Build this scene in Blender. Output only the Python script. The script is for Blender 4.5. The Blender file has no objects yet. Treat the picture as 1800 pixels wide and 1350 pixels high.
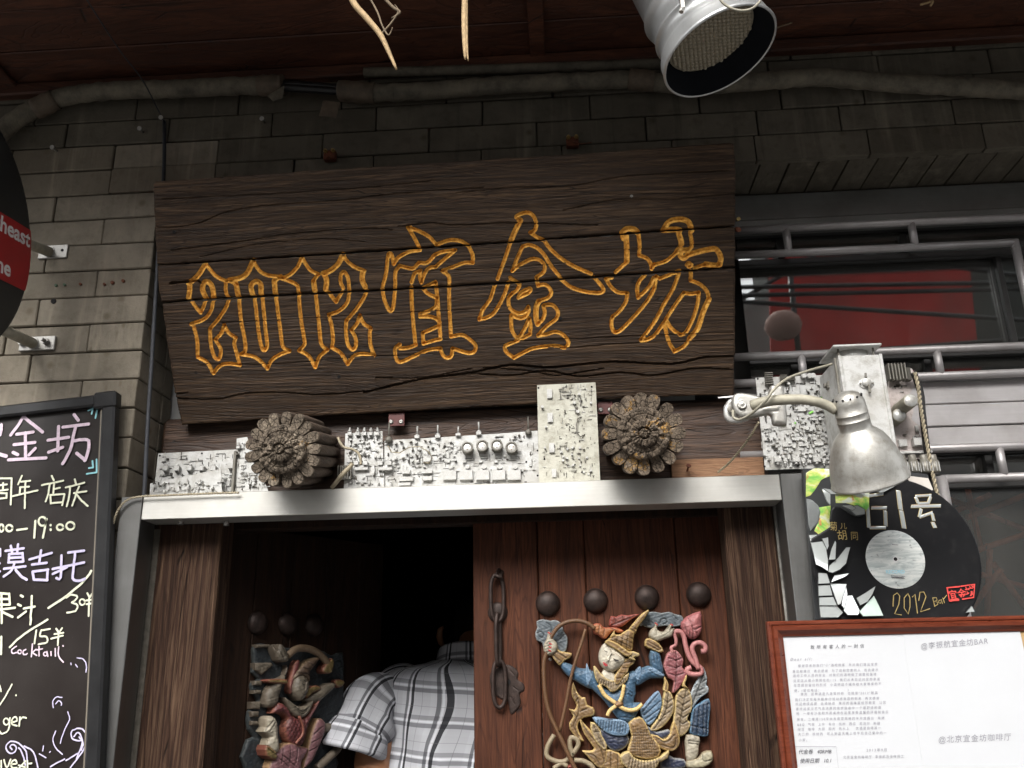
import bpy, bmesh, math, random
import numpy as np
from math import sin, cos, pi, radians, sqrt
from mathutils import Vector, Matrix, noise

# ------------------------------------------------------------------ camera, sky, sun, exposure
scn = bpy.context.scene
COL = scn.collection
FPX = 1550.0                       # focal length in pixels of the 1800 px wide photograph
def cam_rows(p, y, r):
    cy, sy = cos(y), sin(y); cp, sp = cos(p), sin(p); cr, sr = cos(r), sin(r)
    fwd = np.array([sy*cp, cy*cp, sp]); right = np.array([cy, -sy, 0.0]); down = np.cross(fwd, right)
    return np.array([cr*right+sr*down, -sr*right+cr*down, fwd])
CM = cam_rows(radians(18.12), radians(-3.19), radians(1.2))
CP = np.array([0.0, -1.75, 1.5])
cd = bpy.data.cameras.new('camera'); cam = bpy.data.objects.new('camera', cd); COL.objects.link(cam)
cd.sensor_width = 36; cd.lens = 36*FPX/1800; cd.clip_start = 0.05; cd.clip_end = 500
mw = Matrix.Identity(4)
for i in range(3):
    mw[i][0] = CM[0][i]; mw[i][1] = -CM[1][i]; mw[i][2] = -CM[2][i]; mw[i][3] = CP[i]
cam.matrix_world = mw
scn.camera = cam

world = bpy.data.worlds.new('World'); scn.world = world; world.use_nodes = True
wn = world.node_tree; wn.nodes.clear()
sky = wn.nodes.new('ShaderNodeTexSky'); sky.sky_type = 'NISHITA'; sky.sun_disc = False
SUN_EL, SUN_AZ = radians(44), radians(196)      # the sun stands behind the camera, slightly to the left, high
sky.sun_elevation = SUN_EL; sky.sun_rotation = SUN_AZ; sky.air_density = 1.0; sky.dust_density = 4.0; sky.ozone_density = 1.0
hs = wn.nodes.new('ShaderNodeHueSaturation'); hs.inputs['Saturation'].default_value = 0.06
bg = wn.nodes.new('ShaderNodeBackground'); bg.inputs['Strength'].default_value = 0.15
wo = wn.nodes.new('ShaderNodeOutputWorld')
wn.links.new(sky.outputs[0], hs.inputs['Color']); wn.links.new(hs.outputs[0], bg.inputs[0]); wn.links.new(bg.outputs[0], wo.inputs[0])
sd = bpy.data.lights.new('sun', 'SUN'); sun = bpy.data.objects.new('sun', sd); COL.objects.link(sun)
sd.energy = 1.0; sd.angle = radians(30); sd.color = (1, 0.95, 0.87)
sdir = Vector((sin(SUN_AZ)*cos(SUN_EL), cos(SUN_AZ)*cos(SUN_EL), sin(SUN_EL)))
sun.rotation_euler = sdir.to_track_quat('Z', 'Y').to_euler()
scn.view_settings.view_transform = 'Standard'; scn.view_settings.look = 'None'
scn.view_settings.exposure = 1.5; scn.view_settings.gamma = 1; scn.view_settings.use_curve_mapping = False

# ------------------------------------------------------------------ measuring helpers (pixel of the photograph + real distance -> place)
def ray(px, py): return CM.T @ np.array([px-900.0, py-675.0, FPX])
def at(px, py, Y):
    d = ray(px, py); return CP + d*(Y-CP[1])/d[1]
class Frame:
    """a plane in the place: origin, right, up, outward normal"""
    def __init__(s, o, u, n):
        s.o = np.array(o, float); s.u = np.array(u, float)/np.linalg.norm(u); n = np.array(n, float)
        n = n - s.u*(n@s.u); s.n = n/np.linalg.norm(n); s.v = np.cross(s.n, s.u)
    def hit(s, px, py, h=0.0):
        d = ray(px, py); o = s.o + s.n*h
        p = CP + d*((o-CP)@s.n)/(d@s.n); q = p-s.o
        return np.array([q@s.u, q@s.v])
    def w(s, a, b, c=0.0): return s.o + s.u*a + s.v*b + s.n*c
    def rot(s):
        m = Matrix.Identity(3)
        for i in range(3): m[i][0] = s.u[i]; m[i][1] = s.v[i]; m[i][2] = s.n[i]
        return m
def wallframe(Y): return Frame((0, Y, 0), (1, 0, 0), (0, -1, 0))
def crop(pts, ox, oy, k): return [(ox+a/k, oy+b/k) for a, b in pts]
def P(s):
    """'x,y x,y ...' -> list of points"""
    return [tuple(float(t) for t in q.split(',')) for q in s.split()]
def spl(pts, n=5, closed=False):
    """Catmull-Rom through points"""
    pts = [np.array(p, float) for p in pts]
    if len(pts) < 3: return [tuple(p) for p in pts]
    m = len(pts); out = []
    for i in range(m if closed else m-1):
        p1, p2 = pts[i], pts[(i+1) % m]
        p0 = pts[i-1] if (i > 0 or closed) else 2*p1-p2
        p3 = pts[(i+2) % m] if (i+2 < m or closed) else 2*p2-p1
        for k in range(n):
            t = k/n
            out.append(tuple(0.5*((2*p1)+(p2-p0)*t+(2*p0-5*p1+4*p2-p3)*t*t+(-p0+3*p1-3*p2+p3)*t**3)))
    if not closed: out.append(tuple(pts[-1]))
    return out

# ------------------------------------------------------------------ object helpers
def wloc(o):
    v = Vector((0, 0, 0))
    while o is not None: v = v + o.location; o = o.parent
    return v
def link(name, me, parent=None, loc=None):
    o = bpy.data.objects.new(name, me); COL.objects.link(o)
    if parent is not None: o.parent = parent
    if loc is not None:
        o.location = Vector(loc) - (wloc(parent) if parent is not None else Vector((0, 0, 0)))
    return o
def thing(name, label, cat, loc=(0, 0, 0), group=None, kind=None):
    o = bpy.data.objects.new(name, None); COL.objects.link(o); o.location = Vector([float(t) for t in loc]); o.empty_display_size = 0.05
    if label: o['label'] = label
    if cat: o['category'] = cat
    if group: o['group'] = group
    if kind: o['kind'] = kind
    return o
def tag(o, label=None, cat=None, group=None, kind=None):
    if label: o['label'] = label
    if cat: o['category'] = cat
    if group: o['group'] = group
    if kind: o['kind'] = kind
    return o
def mesh(name, V, Fc, mat, smooth=False, mids=None):
    me = bpy.data.meshes.new(name)
    me.from_pydata([tuple(map(float, v)) for v in V], [], [tuple(int(i) for i in f) for f in Fc])
    for m in (mat if isinstance(mat, (list, tuple)) else [mat]): me.materials.append(m)
    if smooth: me.polygons.foreach_set('use_smooth', [True]*len(me.polygons))
    if mids is not None: me.polygons.foreach_set('material_index', mids)
    me.update(); return me
class MB:
    """collects shapes; build() links them as ONE mesh object"""
    def __init__(s): s.v = []; s.f = []; s.sm = []
    def add(s, V, Fc, smooth=False):
        b = len(s.v); s.v += [np.array(v, float) for v in V]; s.f += [[i+b for i in f] for f in Fc]; s.sm += [smooth]*len(Fc); return s
    def box(s, c, h, bev=0.0, R=None):
        hx, hy, hz = h; c = np.array(c, float)
        if bev <= 0:
            V = [(sx*hx, sy*hy, sz*hz) for sx in (-1, 1) for sy in (-1, 1) for sz in (-1, 1)]
            Fc = [(0, 1, 3, 2), (4, 6, 7, 5), (0, 4, 5, 1), (2, 3, 7, 6), (0, 2, 6, 4), (1, 5, 7, 3)]
        else:
            b = min(bev, hx*.9, hy*.9, hz*.9); V = []; idx = {}
            for sx in (-1, 1):
                for sy in (-1, 1):
                    for sz in (-1, 1):
                        for k in range(3):
                            p = [sx*(hx-b), sy*(hy-b), sz*(hz-b)]; p[k] = (sx, sy, sz)[k]*(hx, hy, hz)[k]
                            idx[(sx, sy, sz, k)] = len(V); V.append(tuple(p))
            Fc = []
            for k in range(3):
                a, e = (k+1) % 3, (k+2) % 3
                for sg in (-1, 1):
                    q = []
                    for (p1, p2) in ((-1, -1), (1, -1), (1, 1), (-1, 1)):
                        t = [0, 0, 0]; t[k] = sg; t[a] = p1; t[e] = p2; q.append(idx[(t[0], t[1], t[2], k)])
                    Fc.append(q if sg > 0 else q[::-1])
                for p1 in (-1, 1):
                    for p2 in (-1, 1):
                        t0 = [0, 0, 0]; t0[a] = p1; t0[e] = p2; t1 = list(t0); t0[k] = -1; t1[k] = 1
                        q = [idx[tuple(t0)+(a,)], idx[tuple(t1)+(a,)], idx[tuple(t1)+(e,)], idx[tuple(t0)+(e,)]]
                        Fc.append(q if p1*p2 < 0 else q[::-1])
            for sx in (-1, 1):
                for sy in (-1, 1):
                    for sz in (-1, 1):
                        q = [idx[(sx, sy, sz, k)] for k in range(3)]
                        Fc.append(q if sx*sy*sz > 0 else q[::-1])
        V = [np.array(v) for v in V]
        if R is not None: V = [R @ v for v in V]
        return s.add([v+c for v in V], Fc)
    def cyl(s, a, b, ra, rb=None, n=12, caps=True, smooth=True):
        rb = ra if rb is None else rb
        a = np.array(a, float); b = np.array(b, float); d = b-a; d /= (np.linalg.norm(d)+1e-12)
        t = np.array([0, 0, 1.0]) if abs(d[2]) < .9 else np.array([1.0, 0, 0]); u = np.cross(d, t); u /= np.linalg.norm(u); w = np.cross(d, u)
        V = [a+(u*cos(2*pi*i/n)+w*sin(2*pi*i/n))*ra for i in range(n)]+[b+(u*cos(2*pi*i/n)+w*sin(2*pi*i/n))*rb for i in range(n)]
        s.add(V, [(i, (i+1) % n, n+(i+1) % n, n+i) for i in range(n)], smooth)
        if caps:
            b0 = len(s.v)-2*n; s.f += [[b0+i for i in range(n)][::-1], [b0+n+i for i in range(n)]]; s.sm += [False]*2
        return s
    def tube(s, pts, r, n=8, caps=True, flat=None):
        pts = [np.array(p, float) for p in pts]; m = len(pts); rr = r if hasattr(r, '__len__') else [r]*m
        V = []; up = None
        for i, p in enumerate(pts):
            d = pts[min(i+1, m-1)]-pts[max(i-1, 0)]; d /= (np.linalg.norm(d)+1e-12)
            if flat is not None: w = np.array(flat, float); w = w-d*(w@d); w /= np.linalg.norm(w)
            else:
                if up is None: t = np.array([0, 0, 1.0]) if abs(d[2]) < .9 else np.array([0, 1.0, 0]); up = t
                w = up-d*(up@d); w /= np.linalg.norm(w); up = w
            u = np.cross(d, w)
            V += [p+(u*cos(2*pi*k/n)+w*sin(2*pi*k/n))*rr[i] for k in range(n)]
        Fc = [(i*n+k, i*n+(k+1) % n, (i+1)*n+(k+1) % n, (i+1)*n+k) for i in range(m-1) for k in range(n)]
        s.add(V, Fc, True)
        if caps:
            b0 = len(s.v)-m*n; s.f += [[b0+k for k in range(n)][::-1], [b0+(m-1)*n+k for k in range(n)]]; s.sm += [False]*2
        return s
    def lathe(s, a, axis, prof, n=32, smooth=True, wob=None):
        """prof: (distance along axis, radius)"""
        a = np.array(a, float); d = np.array(axis, float); d /= np.linalg.norm(d)
        t = np.array([0, 0, 1.0]) if abs(d[2]) < .9 else np.array([1.0, 0, 0]); u = np.cross(d, t); u /= np.linalg.norm(u); w = np.cross(d, u)
        V = []
        for (z, r) in prof: V += [a+d*z+(u*cos(2*pi*i/n)+w*sin(2*pi*i/n))*r for i in range(n)]
        return s.add(V, [(j*n+i, j*n+(i+1) % n, (j+1)*n+(i+1) % n, (j+1)*n+i) for j in range(len(prof)-1) for i in range(n)], smooth)
    def build(s, name, mat, parent=None, loc=None):
        base = np.array(wloc(parent)) if parent is not None else np.zeros(3)
        off = np.array([float(t) for t in loc]) if loc is not None else base
        me = mesh(name, [v-off for v in s.v], s.f, mat)
        me.polygons.foreach_set('use_smooth', s.sm)
        o = link(name, me, parent)
        o.location = Vector(off-base) if parent is not None else Vector(off)
        return o
def inst(name, me, parent, pos, rot=None, scale=(1, 1, 1)):
    o = bpy.data.objects.new(name, me); COL.objects.link(o); o.parent = parent
    o.location = Vector([float(t) for t in pos]) - wloc(parent)
    if rot is not None: o.rotation_euler = rot
    o.scale = scale
    return o

def inside(pts, poly):
    x, y = pts[:, 0], pts[:, 1]; r = np.zeros(len(pts), bool); n = len(poly)
    for i in range(n):
        x1, y1 = poly[i]; x2, y2 = poly[(i+1) % n]
        if y1 == y2: continue
        c = ((y1 > y) != (y2 > y)) & (x < (x2-x1)*(y-y1)/(y2-y1)+x1); r ^= c
    return r
def segdist(G, a, b):
    a = np.array(a); b = np.array(b); d = b-a; L = d@d+1e-18
    t = np.clip(((G-a)@d)/L, 0, 1); q = a+t[:, None]*d
    return np.hypot(G[:, 0]-q[:, 0], G[:, 1]-q[:, 1]), q
def relief(name, outline, F, mat, parent, d0=0.0, h=0.004, r=0.01, thick=0.01, cell=0.0016, grooves=(), extra=None, split=None, smooth=False, mats2=None, rimh=0.0):
    """A carved piece: outline (u, v) on frame F, rising h over the distance r from its rim, with carved grooves, and its own
    thickness behind.  grooves: (polyline, half width, depth, id).  split: {id: name} turns the groove faces into objects of their own."""
    O = np.array(outline, float); lo = O.min(0)-cell*1.5; hi = O.max(0)+cell*1.5
    nx = int((hi[0]-lo[0])/cell)+1; ny = int((hi[1]-lo[1])/cell)+1
    gx, gy = np.meshgrid(lo[0]+np.arange(nx)*cell, lo[1]+np.arange(ny)*cell, indexing='ij')
    G = np.stack([gx.ravel(), gy.ravel()], 1); ins = inside(G, O)
    dB = np.full(len(G), 1e9); Q = G.copy(); idg = np.arange(len(G)).reshape(nx, ny)
    def window(a, b, m):
        x0 = max(0, int((min(a[0], b[0])-m-lo[0])/cell)); x1 = min(nx, int((max(a[0], b[0])+m-lo[0])/cell)+2)
        y0 = max(0, int((min(a[1], b[1])-m-lo[1])/cell)); y1 = min(ny, int((max(a[1], b[1])+m-lo[1])/cell)+2)
        return idg[x0:x1, y0:y1].ravel()
    mw_ = max(r*1.05, cell*2.5)
    for i in range(len(O)):
        a, b = O[i], O[(i+1) % len(O)]; ix = window(a, b, mw_)
        if not len(ix): continue
        d, q = segdist(G[ix], a, b); m = d < dB[ix]; dB[ix[m]] = d[m]; Q[ix[m]] = q[m]
    snap = ((~ins) & (dB < cell*.72)) | (ins & (dB < cell*.3))
    G = np.where(snap[:, None], Q, G); dE = np.where(snap, 0, np.minimum(dB, mw_)); use = ins | snap
    H = np.full(len(G), d0, float)+h*np.sqrt(np.clip(1-(1-np.minimum(1, dE/r))**2, 0, 1))
    if rimh: H += rimh*np.exp(-((dE-.0016)/.0009)**2)
    gv = np.zeros(len(G)); gid = np.full(len(G), -1)
    for (pl, w, dep, gi) in grooves:
        dg = np.full(len(G), 1e9)
        for k in range(len(pl)-1):
            ix = window(pl[k], pl[k+1], w*1.8)
            if len(ix): d, _ = segdist(G[ix], pl[k], pl[k+1]); dg[ix] = np.minimum(dg[ix], d)
        t = np.clip(1-dg/w, 0, 1); H -= dep*(t if w > .003 else np.sqrt(np.clip(1-(1-t)**2, 0, 1)))
        soft = np.clip(1.5-dg/w, 0, 1)
        m = soft > gv; gv[m] = soft[m]; gid[m] = gi
    if extra is not None: H += np.where(dE > 0, extra(G), 0)
    u2 = use.reshape(nx, ny); A, B, Cc, D = idg[:-1, :-1], idg[1:, :-1], idg[1:, 1:], idg[:-1, 1:]
    ua, ub, uc, ud = u2[:-1, :-1], u2[1:, :-1], u2[1:, 1:], u2[:-1, 1:]
    cnt = ua.astype(int)+ub+uc+ud; q4 = cnt == 4
    faces = [tuple(t) for t in np.stack([A[q4], B[q4], Cc[q4], D[q4]], 1)]
    q3 = np.argwhere(cnt == 3)
    for (i, j) in q3:
        q = [int(idg[i, j]), int(idg[i+1, j]), int(idg[i+1, j+1]), int(idg[i, j+1])]; faces.append(tuple(k for k in q if use[k]))
    base = np.array(wloc(parent)) if parent is not None else np.zeros(3)
    W = F.o+G[:, :1]*F.u+G[:, 1:2]*F.v+H[:, None]*F.n-base
    def make(nm, fs, skirt, mt):
        ids = sorted({k for f in fs for k in f}); mp = {k: i for i, k in enumerate(ids)}
        V = [W[k] for k in ids]; fc = [tuple(mp[k] for k in f) for f in fs]; top = len(fc)
        att = [gv[k] for k in ids]; ed = [dE[k] for k in ids]
        if skirt:
            ec = {}
            for f in fs:
                for k in range(len(f)):
                    e = (f[k], f[(k+1) % len(f)]); ec[e] = ec.get(e, 0)+1
            back = {}
            for e in list(ec):
                if (e[1], e[0]) in ec: continue
                if not (skirt == 2 or (dE[e[0]] < cell*1.2 and dE[e[1]] < cell*1.2)): continue
                for k in e:
                    if k not in back: back[k] = len(V); V.append(W[k]-F.n*(H[k]-d0+thick)); att.append(0.0); ed.append(0.0)
                fc.append((mp[e[1]], mp[e[0]], back[e[0]], back[e[1]]))
            if thick > .0015:
                b0 = len(V); V += [F.w(a_, b_, d0-thick)-base for a_, b_ in O]; att += [0.0]*len(O); ed += [0.0]*len(O)
                area = sum(O[k][0]*O[(k+1) % len(O)][1]-O[(k+1) % len(O)][0]*O[k][1] for k in range(len(O)))
                rg = tuple(range(b0, b0+len(O))); fc.append(rg[::-1] if area > 0 else rg)
        me = mesh(nm, V, fc, mt)
        if smooth:
            me.polygons.foreach_set('use_smooth', [i < top for i in range(len(fc))])
        a = me.attributes.new('groove', 'FLOAT', 'POINT'); a.data.foreach_set('value', [float(t) for t in att])
        a = me.attributes.new('edge', 'FLOAT', 'POINT'); a.data.foreach_set('value', [float(t) for t in ed])
        o = link(nm, me, parent); return o
    if split:
        keep = []; parts = {k: [] for k in split}
        for f in faces:
            k0 = max(f, key=lambda k: gv[k])
            if min(gv[k] for k in f) > 0.35 and gid[k0] in parts: parts[gid[k0]].append(f)
            else: keep.append(f)
        o = make(name, keep, 1, mat)
        for k, nm in split.items():
            if parts[k]:
                c = make(nm, parts[k], 0, mats2 or mat); c.parent = o
        return o
    return make(name, faces, 2, mat)

def strokes(name, lines, F, width, mat, parent, off=0.0006, n=10, th=0.0008):
    """painted or written lines: flat ribbons with round ends lying on a surface; lines are lists of (u, v)"""
    V = []; Fc = []
    for li, pl in enumerate(lines):
        pl = [np.array(p, float) for p in pl]; th = .0008+.00007*li
        if len(pl) < 2: pl = [pl[0], pl[0]+np.array([1e-4, 0])]
        w = width*.5; b = len(V); L = []
        for i, p in enumerate(pl):
            d = pl[min(i+1, len(pl)-1)]-pl[max(i-1, 0)]; d = d/(np.linalg.norm(d)+1e-12); nn = np.array([-d[1], d[0]])
            L.append((p+nn*w, p-nn*w, d, nn))
        for (l, r_, _, _) in L: V += [F.w(l[0], l[1], off+th), F.w(r_[0], r_[1], off+th)]
        for i in range(len(pl)-1): Fc.append((b+2*i, b+2*i+1, b+2*i+3, b+2*i+2))
        for (i, sg) in ((0, -1), (len(pl)-1, 1)):
            p = pl[i]; d, nn = L[i][2], L[i][3]; b2 = len(V)
            ring = [p+(nn*cos(t)+d*sg*sin(t))*w for t in np.linspace(0, pi, 7)]
            V += [F.w(q[0], q[1], off+th) for q in ring]; Fc.append(tuple(range(b2, b2+7)) if sg < 0 else tuple(range(b2, b2+7))[::-1])
    base = np.array(wloc(parent)) if parent is not None else np.zeros(3)
    # give every ribbon an outward normal
    me = mesh(name, [v-base for v in V], Fc, mat); return link(name, me, parent)
def ell(cx, cy, rx, ry, n=14, a0=0, a1=360): return [(cx+rx*cos(radians(a0+(a1-a0)*i/n)), cy+ry*sin(radians(a0+(a1-a0)*i/n))) for i in range(n+1)]
FONTC = {}
def text(name, s, F, a, b, size, mat, parent, off=0.0006, ang=0.0, shear=0.0, bold=0.0, spacing=1.0, align='LEFT', sx=1.0):
    cu = bpy.data.curves.new(name, 'FONT'); cu.body = s; cu.size = size; cu.shear = shear; cu.offset = bold; cu.space_character = spacing; cu.align_x = align; cu.resolution_u = 3
    t = bpy.data.objects.new('tmp_text', cu); COL.objects.link(t)
    dg = bpy.context.evaluated_depsgraph_get(); me = bpy.data.meshes.new_from_object(t.evaluated_get(dg)); bpy.data.objects.remove(t)
    base = np.array(wloc(parent)) if parent is not None else np.zeros(3); ca, sa = cos(ang), sin(ang)
    for v in me.vertices:
        x, y = v.co.x*sx, v.co.y; v.co = Vector(F.w(a+x*ca-y*sa, b+x*sa+y*ca, off)-base)
    me.materials.clear(); me.materials.append(mat); me.name = name
    return link(name, me, parent)

# ------------------------------------------------------------------ material helpers
class NT:
    def __init__(s, name):
        s.m = bpy.data.materials.new(name); s.m.use_nodes = True; s.t = s.m.node_tree; s.n = s.t.nodes; s.b = s.n['Principled BSDF']
    def add(s, typ, **k):
        nd = s.n.new(typ)
        for key, val in k.items():
            if key.startswith('i_'):
                kk = key[2:]; kk = int(kk) if kk.isdigit() else kk.replace('_', ' ')
                s.set(nd.inputs[kk], val)
            else: setattr(nd, key, val)
        return nd
    def set(s, sock, val):
        if isinstance(val, bpy.types.NodeSocket): s.t.links.new(val, sock)
        elif isinstance(val, bpy.types.Node): s.t.links.new(val.outputs[0], sock)
        else: sock.default_value = val
    def math(s, op, a, b=0.0, c=None):
        nd = s.n.new('ShaderNodeMath'); nd.operation = op; s.set(nd.inputs[0], a); s.set(nd.inputs[1], b)
        if c is not None: s.set(nd.inputs[2], c)
        return nd.outputs[0]
    def mix(s, f, a, b, mode='MIX'):
        nd = s.n.new('ShaderNodeMix'); nd.data_type = 'RGBA'; nd.blend_type = mode
        s.set(nd.inputs[0], f); s.set(nd.inputs[6], a if not isinstance(a, tuple) else a[:3]+(1,)); s.set(nd.inputs[7], b if not isinstance(b, tuple) else b[:3]+(1,)); return nd.outputs[2]
    def ramp(s, f, st):
        nd = s.n.new('ShaderNodeValToRGB'); e = nd.color_ramp.elements; s.set(nd.inputs[0], f)
        while len(e) < len(st): e.new(0.5)
        for i, (p, c) in enumerate(st):
            e[i].position = p; e[i].color = (c, c, c, 1) if not isinstance(c, tuple) else c[:3]+(1,)
        return nd.outputs[0]
    def coord(s, scale=(1, 1, 1), rnd=True, rot=(0, 0, 0)):
        tc = s.add('ShaderNodeTexCoord'); mp = s.add('ShaderNodeMapping'); s.set(mp.inputs[0], tc.outputs['Object']); mp.inputs['Scale'].default_value = scale; mp.inputs['Rotation'].default_value = rot
        if rnd:
            oi = s.add('ShaderNodeObjectInfo'); v = s.add('ShaderNodeVectorMath', operation='SCALE'); v.inputs[0].default_value = (13, 7, 17); s.set(v.inputs['Scale'], oi.outputs['Random']); s.set(mp.inputs['Location'], v.outputs[0])
        return mp.outputs[0]
    def noise(s, vec, scale, detail=4, rough=.55, dist=0.0):
        nd = s.add('ShaderNodeTexNoise'); s.set(nd.inputs['Vector'], vec); nd.inputs['Scale'].default_value = scale; nd.inputs['Detail'].default_value = detail; nd.inputs['Roughness'].default_value = rough; nd.inputs['Distortion'].default_value = dist
        return nd.outputs[0]
    def vor(s, vec, scale, feature='DISTANCE_TO_EDGE', rnd=1.0):
        nd = s.add('ShaderNodeTexVoronoi', feature=feature); s.set(nd.inputs['Vector'], vec); nd.inputs['Scale'].default_value = scale; nd.inputs['Randomness'].default_value = rnd; return nd.outputs[0]
    def bump(s, hgt, dist=.001, strength=1.0):
        nd = s.add('ShaderNodeBump'); nd.inputs['Distance'].default_value = dist; nd.inputs['Strength'].default_value = strength; s.set(nd.inputs['Height'], hgt); s.set(s.b.inputs['Normal'], nd.outputs[0]); return nd
    def attr(s, nm):
        nd = s.add('ShaderNodeAttribute'); nd.attribute_name = nm; return nd.outputs['Fac']
    def out(s, col, rough=.5, metal=0.0, spec=None):
        s.set(s.b.inputs['Base Color'], col if not isinstance(col, tuple) else col[:3]+(1,)); s.set(s.b.inputs['Roughness'], rough); s.set(s.b.inputs['Metallic'], metal)
        if spec is not None: s.b.inputs['Specular IOR Level'].default_value = spec
        return s.m
def plain(name, col, rough=.5, metal=0.0, nz=.15, sc=30, bmp=0.0, spec=None):
    t = NT(name); v = t.coord(); f = t.noise(v, sc, 6, .6)
    c = t.mix(t.ramp(f, [(.3, 0.0), (.7, 1.0)]), tuple(x*(1-nz) for x in col), tuple(min(1, x*(1+nz)) for x in col))
    if bmp: t.bump(f, bmp)
    return t.out(c, t.math('ADD', rough-.06, t.math('MULTIPLY', f, .12)), metal, spec)
def wood(name, dark, mid, light, stretch, sc=1.0, rough=.6, bmp=.0012, streak=.5, spec=None, cracks=True):
    """stretch: mapping scale, small along the grain"""
    t = NT(name); v = t.coord(tuple(x*sc for x in stretch))
    n0 = t.noise(v, 1.0, 3, .5, .6); n1 = t.noise(v, 4.0, 8, .65, .9); n2 = t.noise(v, 16.0, 4, .7, .2)
    wv = t.add('ShaderNodeTexNoise'); t.set(wv.inputs['Vector'], v); wv.inputs['Scale'].default_value = .8; wv.inputs['Detail'].default_value = 2; wv.inputs['Distortion'].default_value = 2.2
    rings = t.math('FRACT', t.math('MULTIPLY', wv.outputs[0], 11.0)); rings = t.math('ABSOLUTE', t.math('SUBTRACT', rings, .5))
    rings = t.ramp(rings, [(0.0, 0.0), (.16, 1.0)])
    f = t.math('ADD', t.math('MULTIPLY', n1, .65), t.math('MULTIPLY', n2, .35))
    f = t.math('MULTIPLY', f, t.math('ADD', .78, t.math('MULTIPLY', rings, .22)))
    c = t.ramp(f, [(.28, dark), (.47, mid), (.66, light)])
    c = t.mix(t.ramp(n0, [(.35, 0.0), (.65, streak)]), c, tuple(x*.55 for x in mid))
    vc = t.vor(v, 2.2); crk = t.ramp(vc, [(0.0, 0.0), (.018, 1.0)])
    hgt = t.math('ADD', t.math('MULTIPLY', f, 1.0), t.math('MULTIPLY', rings, .25))
    if cracks:
        msk = t.ramp(t.noise(v, 1.3, 2), [(.5, 0.0), (.6, 1.0)]); crk = t.math('MAXIMUM', crk, t.math('SUBTRACT', 1.0, msk))
        c = t.mix(crk, tuple(x*.25 for x in dark), c); hgt = t.math('ADD', hgt, t.math('MULTIPLY', crk, .6))
    t.bump(hgt, bmp)
    return t.out(c, t.math('ADD', rough-.12, t.math('MULTIPLY', n1, .3)), 0.0, spec)

# ------------------------------------------------------------------ materials
def mk_brick(name, base, dirt=.5):
    t = NT(name); v = t.coord()
    oi = t.add('ShaderNodeObjectInfo')
    n1 = t.noise(v, 9, 6, .6); n2 = t.noise(v, 220, 3, .7); n3 = t.noise(v, 40, 5, .65)
    c = t.mix(t.ramp(n1, [(.3, 0.0), (.7, 1.0)]), tuple(x*.62 for x in base), tuple(x*1.15 for x in base))
    c = t.mix(t.math('MULTIPLY', oi.outputs['Random'], .65), c, (base[0]*.55, base[1]*.53, base[2]*.5))
    c = t.mix(t.ramp(n3, [(.5, 0.0), (.75, .55)]), c, (base[0]*.42, base[1]*.4, base[2]*.36))
    g = t.add('ShaderNodeNewGeometry'); mp = t.add('ShaderNodeMapping'); mp.inputs['Scale'].default_value = (26, 26, 1.6); t.set(mp.inputs[0], g.outputs['Position'])
    st = t.noise(mp.outputs[0], 1, 4, .6); msk = t.noise(g.outputs['Position'], 3.2, 2)
    c = t.mix(t.math('MULTIPLY', t.ramp(st, [(.52, 0.0), (.7, .6)]), t.ramp(msk, [(.45, 0.0), (.6, 1.0)])), c, (base[0]*1.7, base[1]*1.7, base[2]*1.65))
    c = t.mix(t.ramp(t.vor(v, 14, 'F1'), [(.05, .75), (.16, 0.0)]), c, (base[0]*.5, base[1]*.46, base[2]*.38))
    c = t.mix(t.ramp(st, [(.28, .6), (.4, 0.0)]), c, tuple(x*.35 for x in base))
    t.bump(t.math('ADD', t.math('MULTIPLY', n2, .35), n3), .0016)
    return t.out(c, .85, 0, .25)
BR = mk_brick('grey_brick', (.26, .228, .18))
BRD = mk_brick('shaded_brick', (.135, .12, .094))  # brick colour darkened to carry the shade under the eave
MORTAR = plain('mortar', (.085, .075, .06), .95, 0, .35, 60, .0015)
PLASTER = plain('pale_plaster', (.42, .42, .41), .9, 0, .15, 12, .001)
SIGNW = wood('sign_wood', (.010, .006, .0036), (.045, .0255, .0138), (.155, .094, .052), (1.5, 13, 44), 1.0, .55, .0018, .6, .3)
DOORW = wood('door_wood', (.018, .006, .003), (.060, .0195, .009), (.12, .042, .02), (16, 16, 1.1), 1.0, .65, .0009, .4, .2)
DOORD = wood('shaded_door_wood', (.006, .003, .0016), (.018, .008, .004), (.04, .018, .009), (16, 16, 1.1), 1.0, .65, .0009, .4, .2)  # door wood darkened to carry the shade inside the doorway
JAMBW = wood('weathered_jamb_wood', (.009, .0045, .0028), (.038, .018, .0105), (.14, .086, .053), (26, 26, .8), 1.0, .8, .0024, .4, .2)
BEAMW = wood('beam_wood', (.011, .0055, .003), (.05, .024, .013), (.15, .085, .05), (1.6, 20, 24), 1.0, .5, .002, .5)
PALEW = wood('raw_wood', (.10, .045, .02), (.22, .11, .055), (.34, .2, .11), (2.2, 20, 26), 1.0, .7, .0012, .3)
EAVEW = wood('eave_wood', (.022, .007, .003), (.07, .022, .010), (.14, .048, .022), (2.0, 9, 12), 1.0, .6, .0016, .6)
FRAMEW = wood('varnished_frame_wood', (.07, .014, .006), (.12, .025, .011), (.17, .042, .019), (3, 18, 18), 1.0, .28, .0003, .2, cracks=False)
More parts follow.
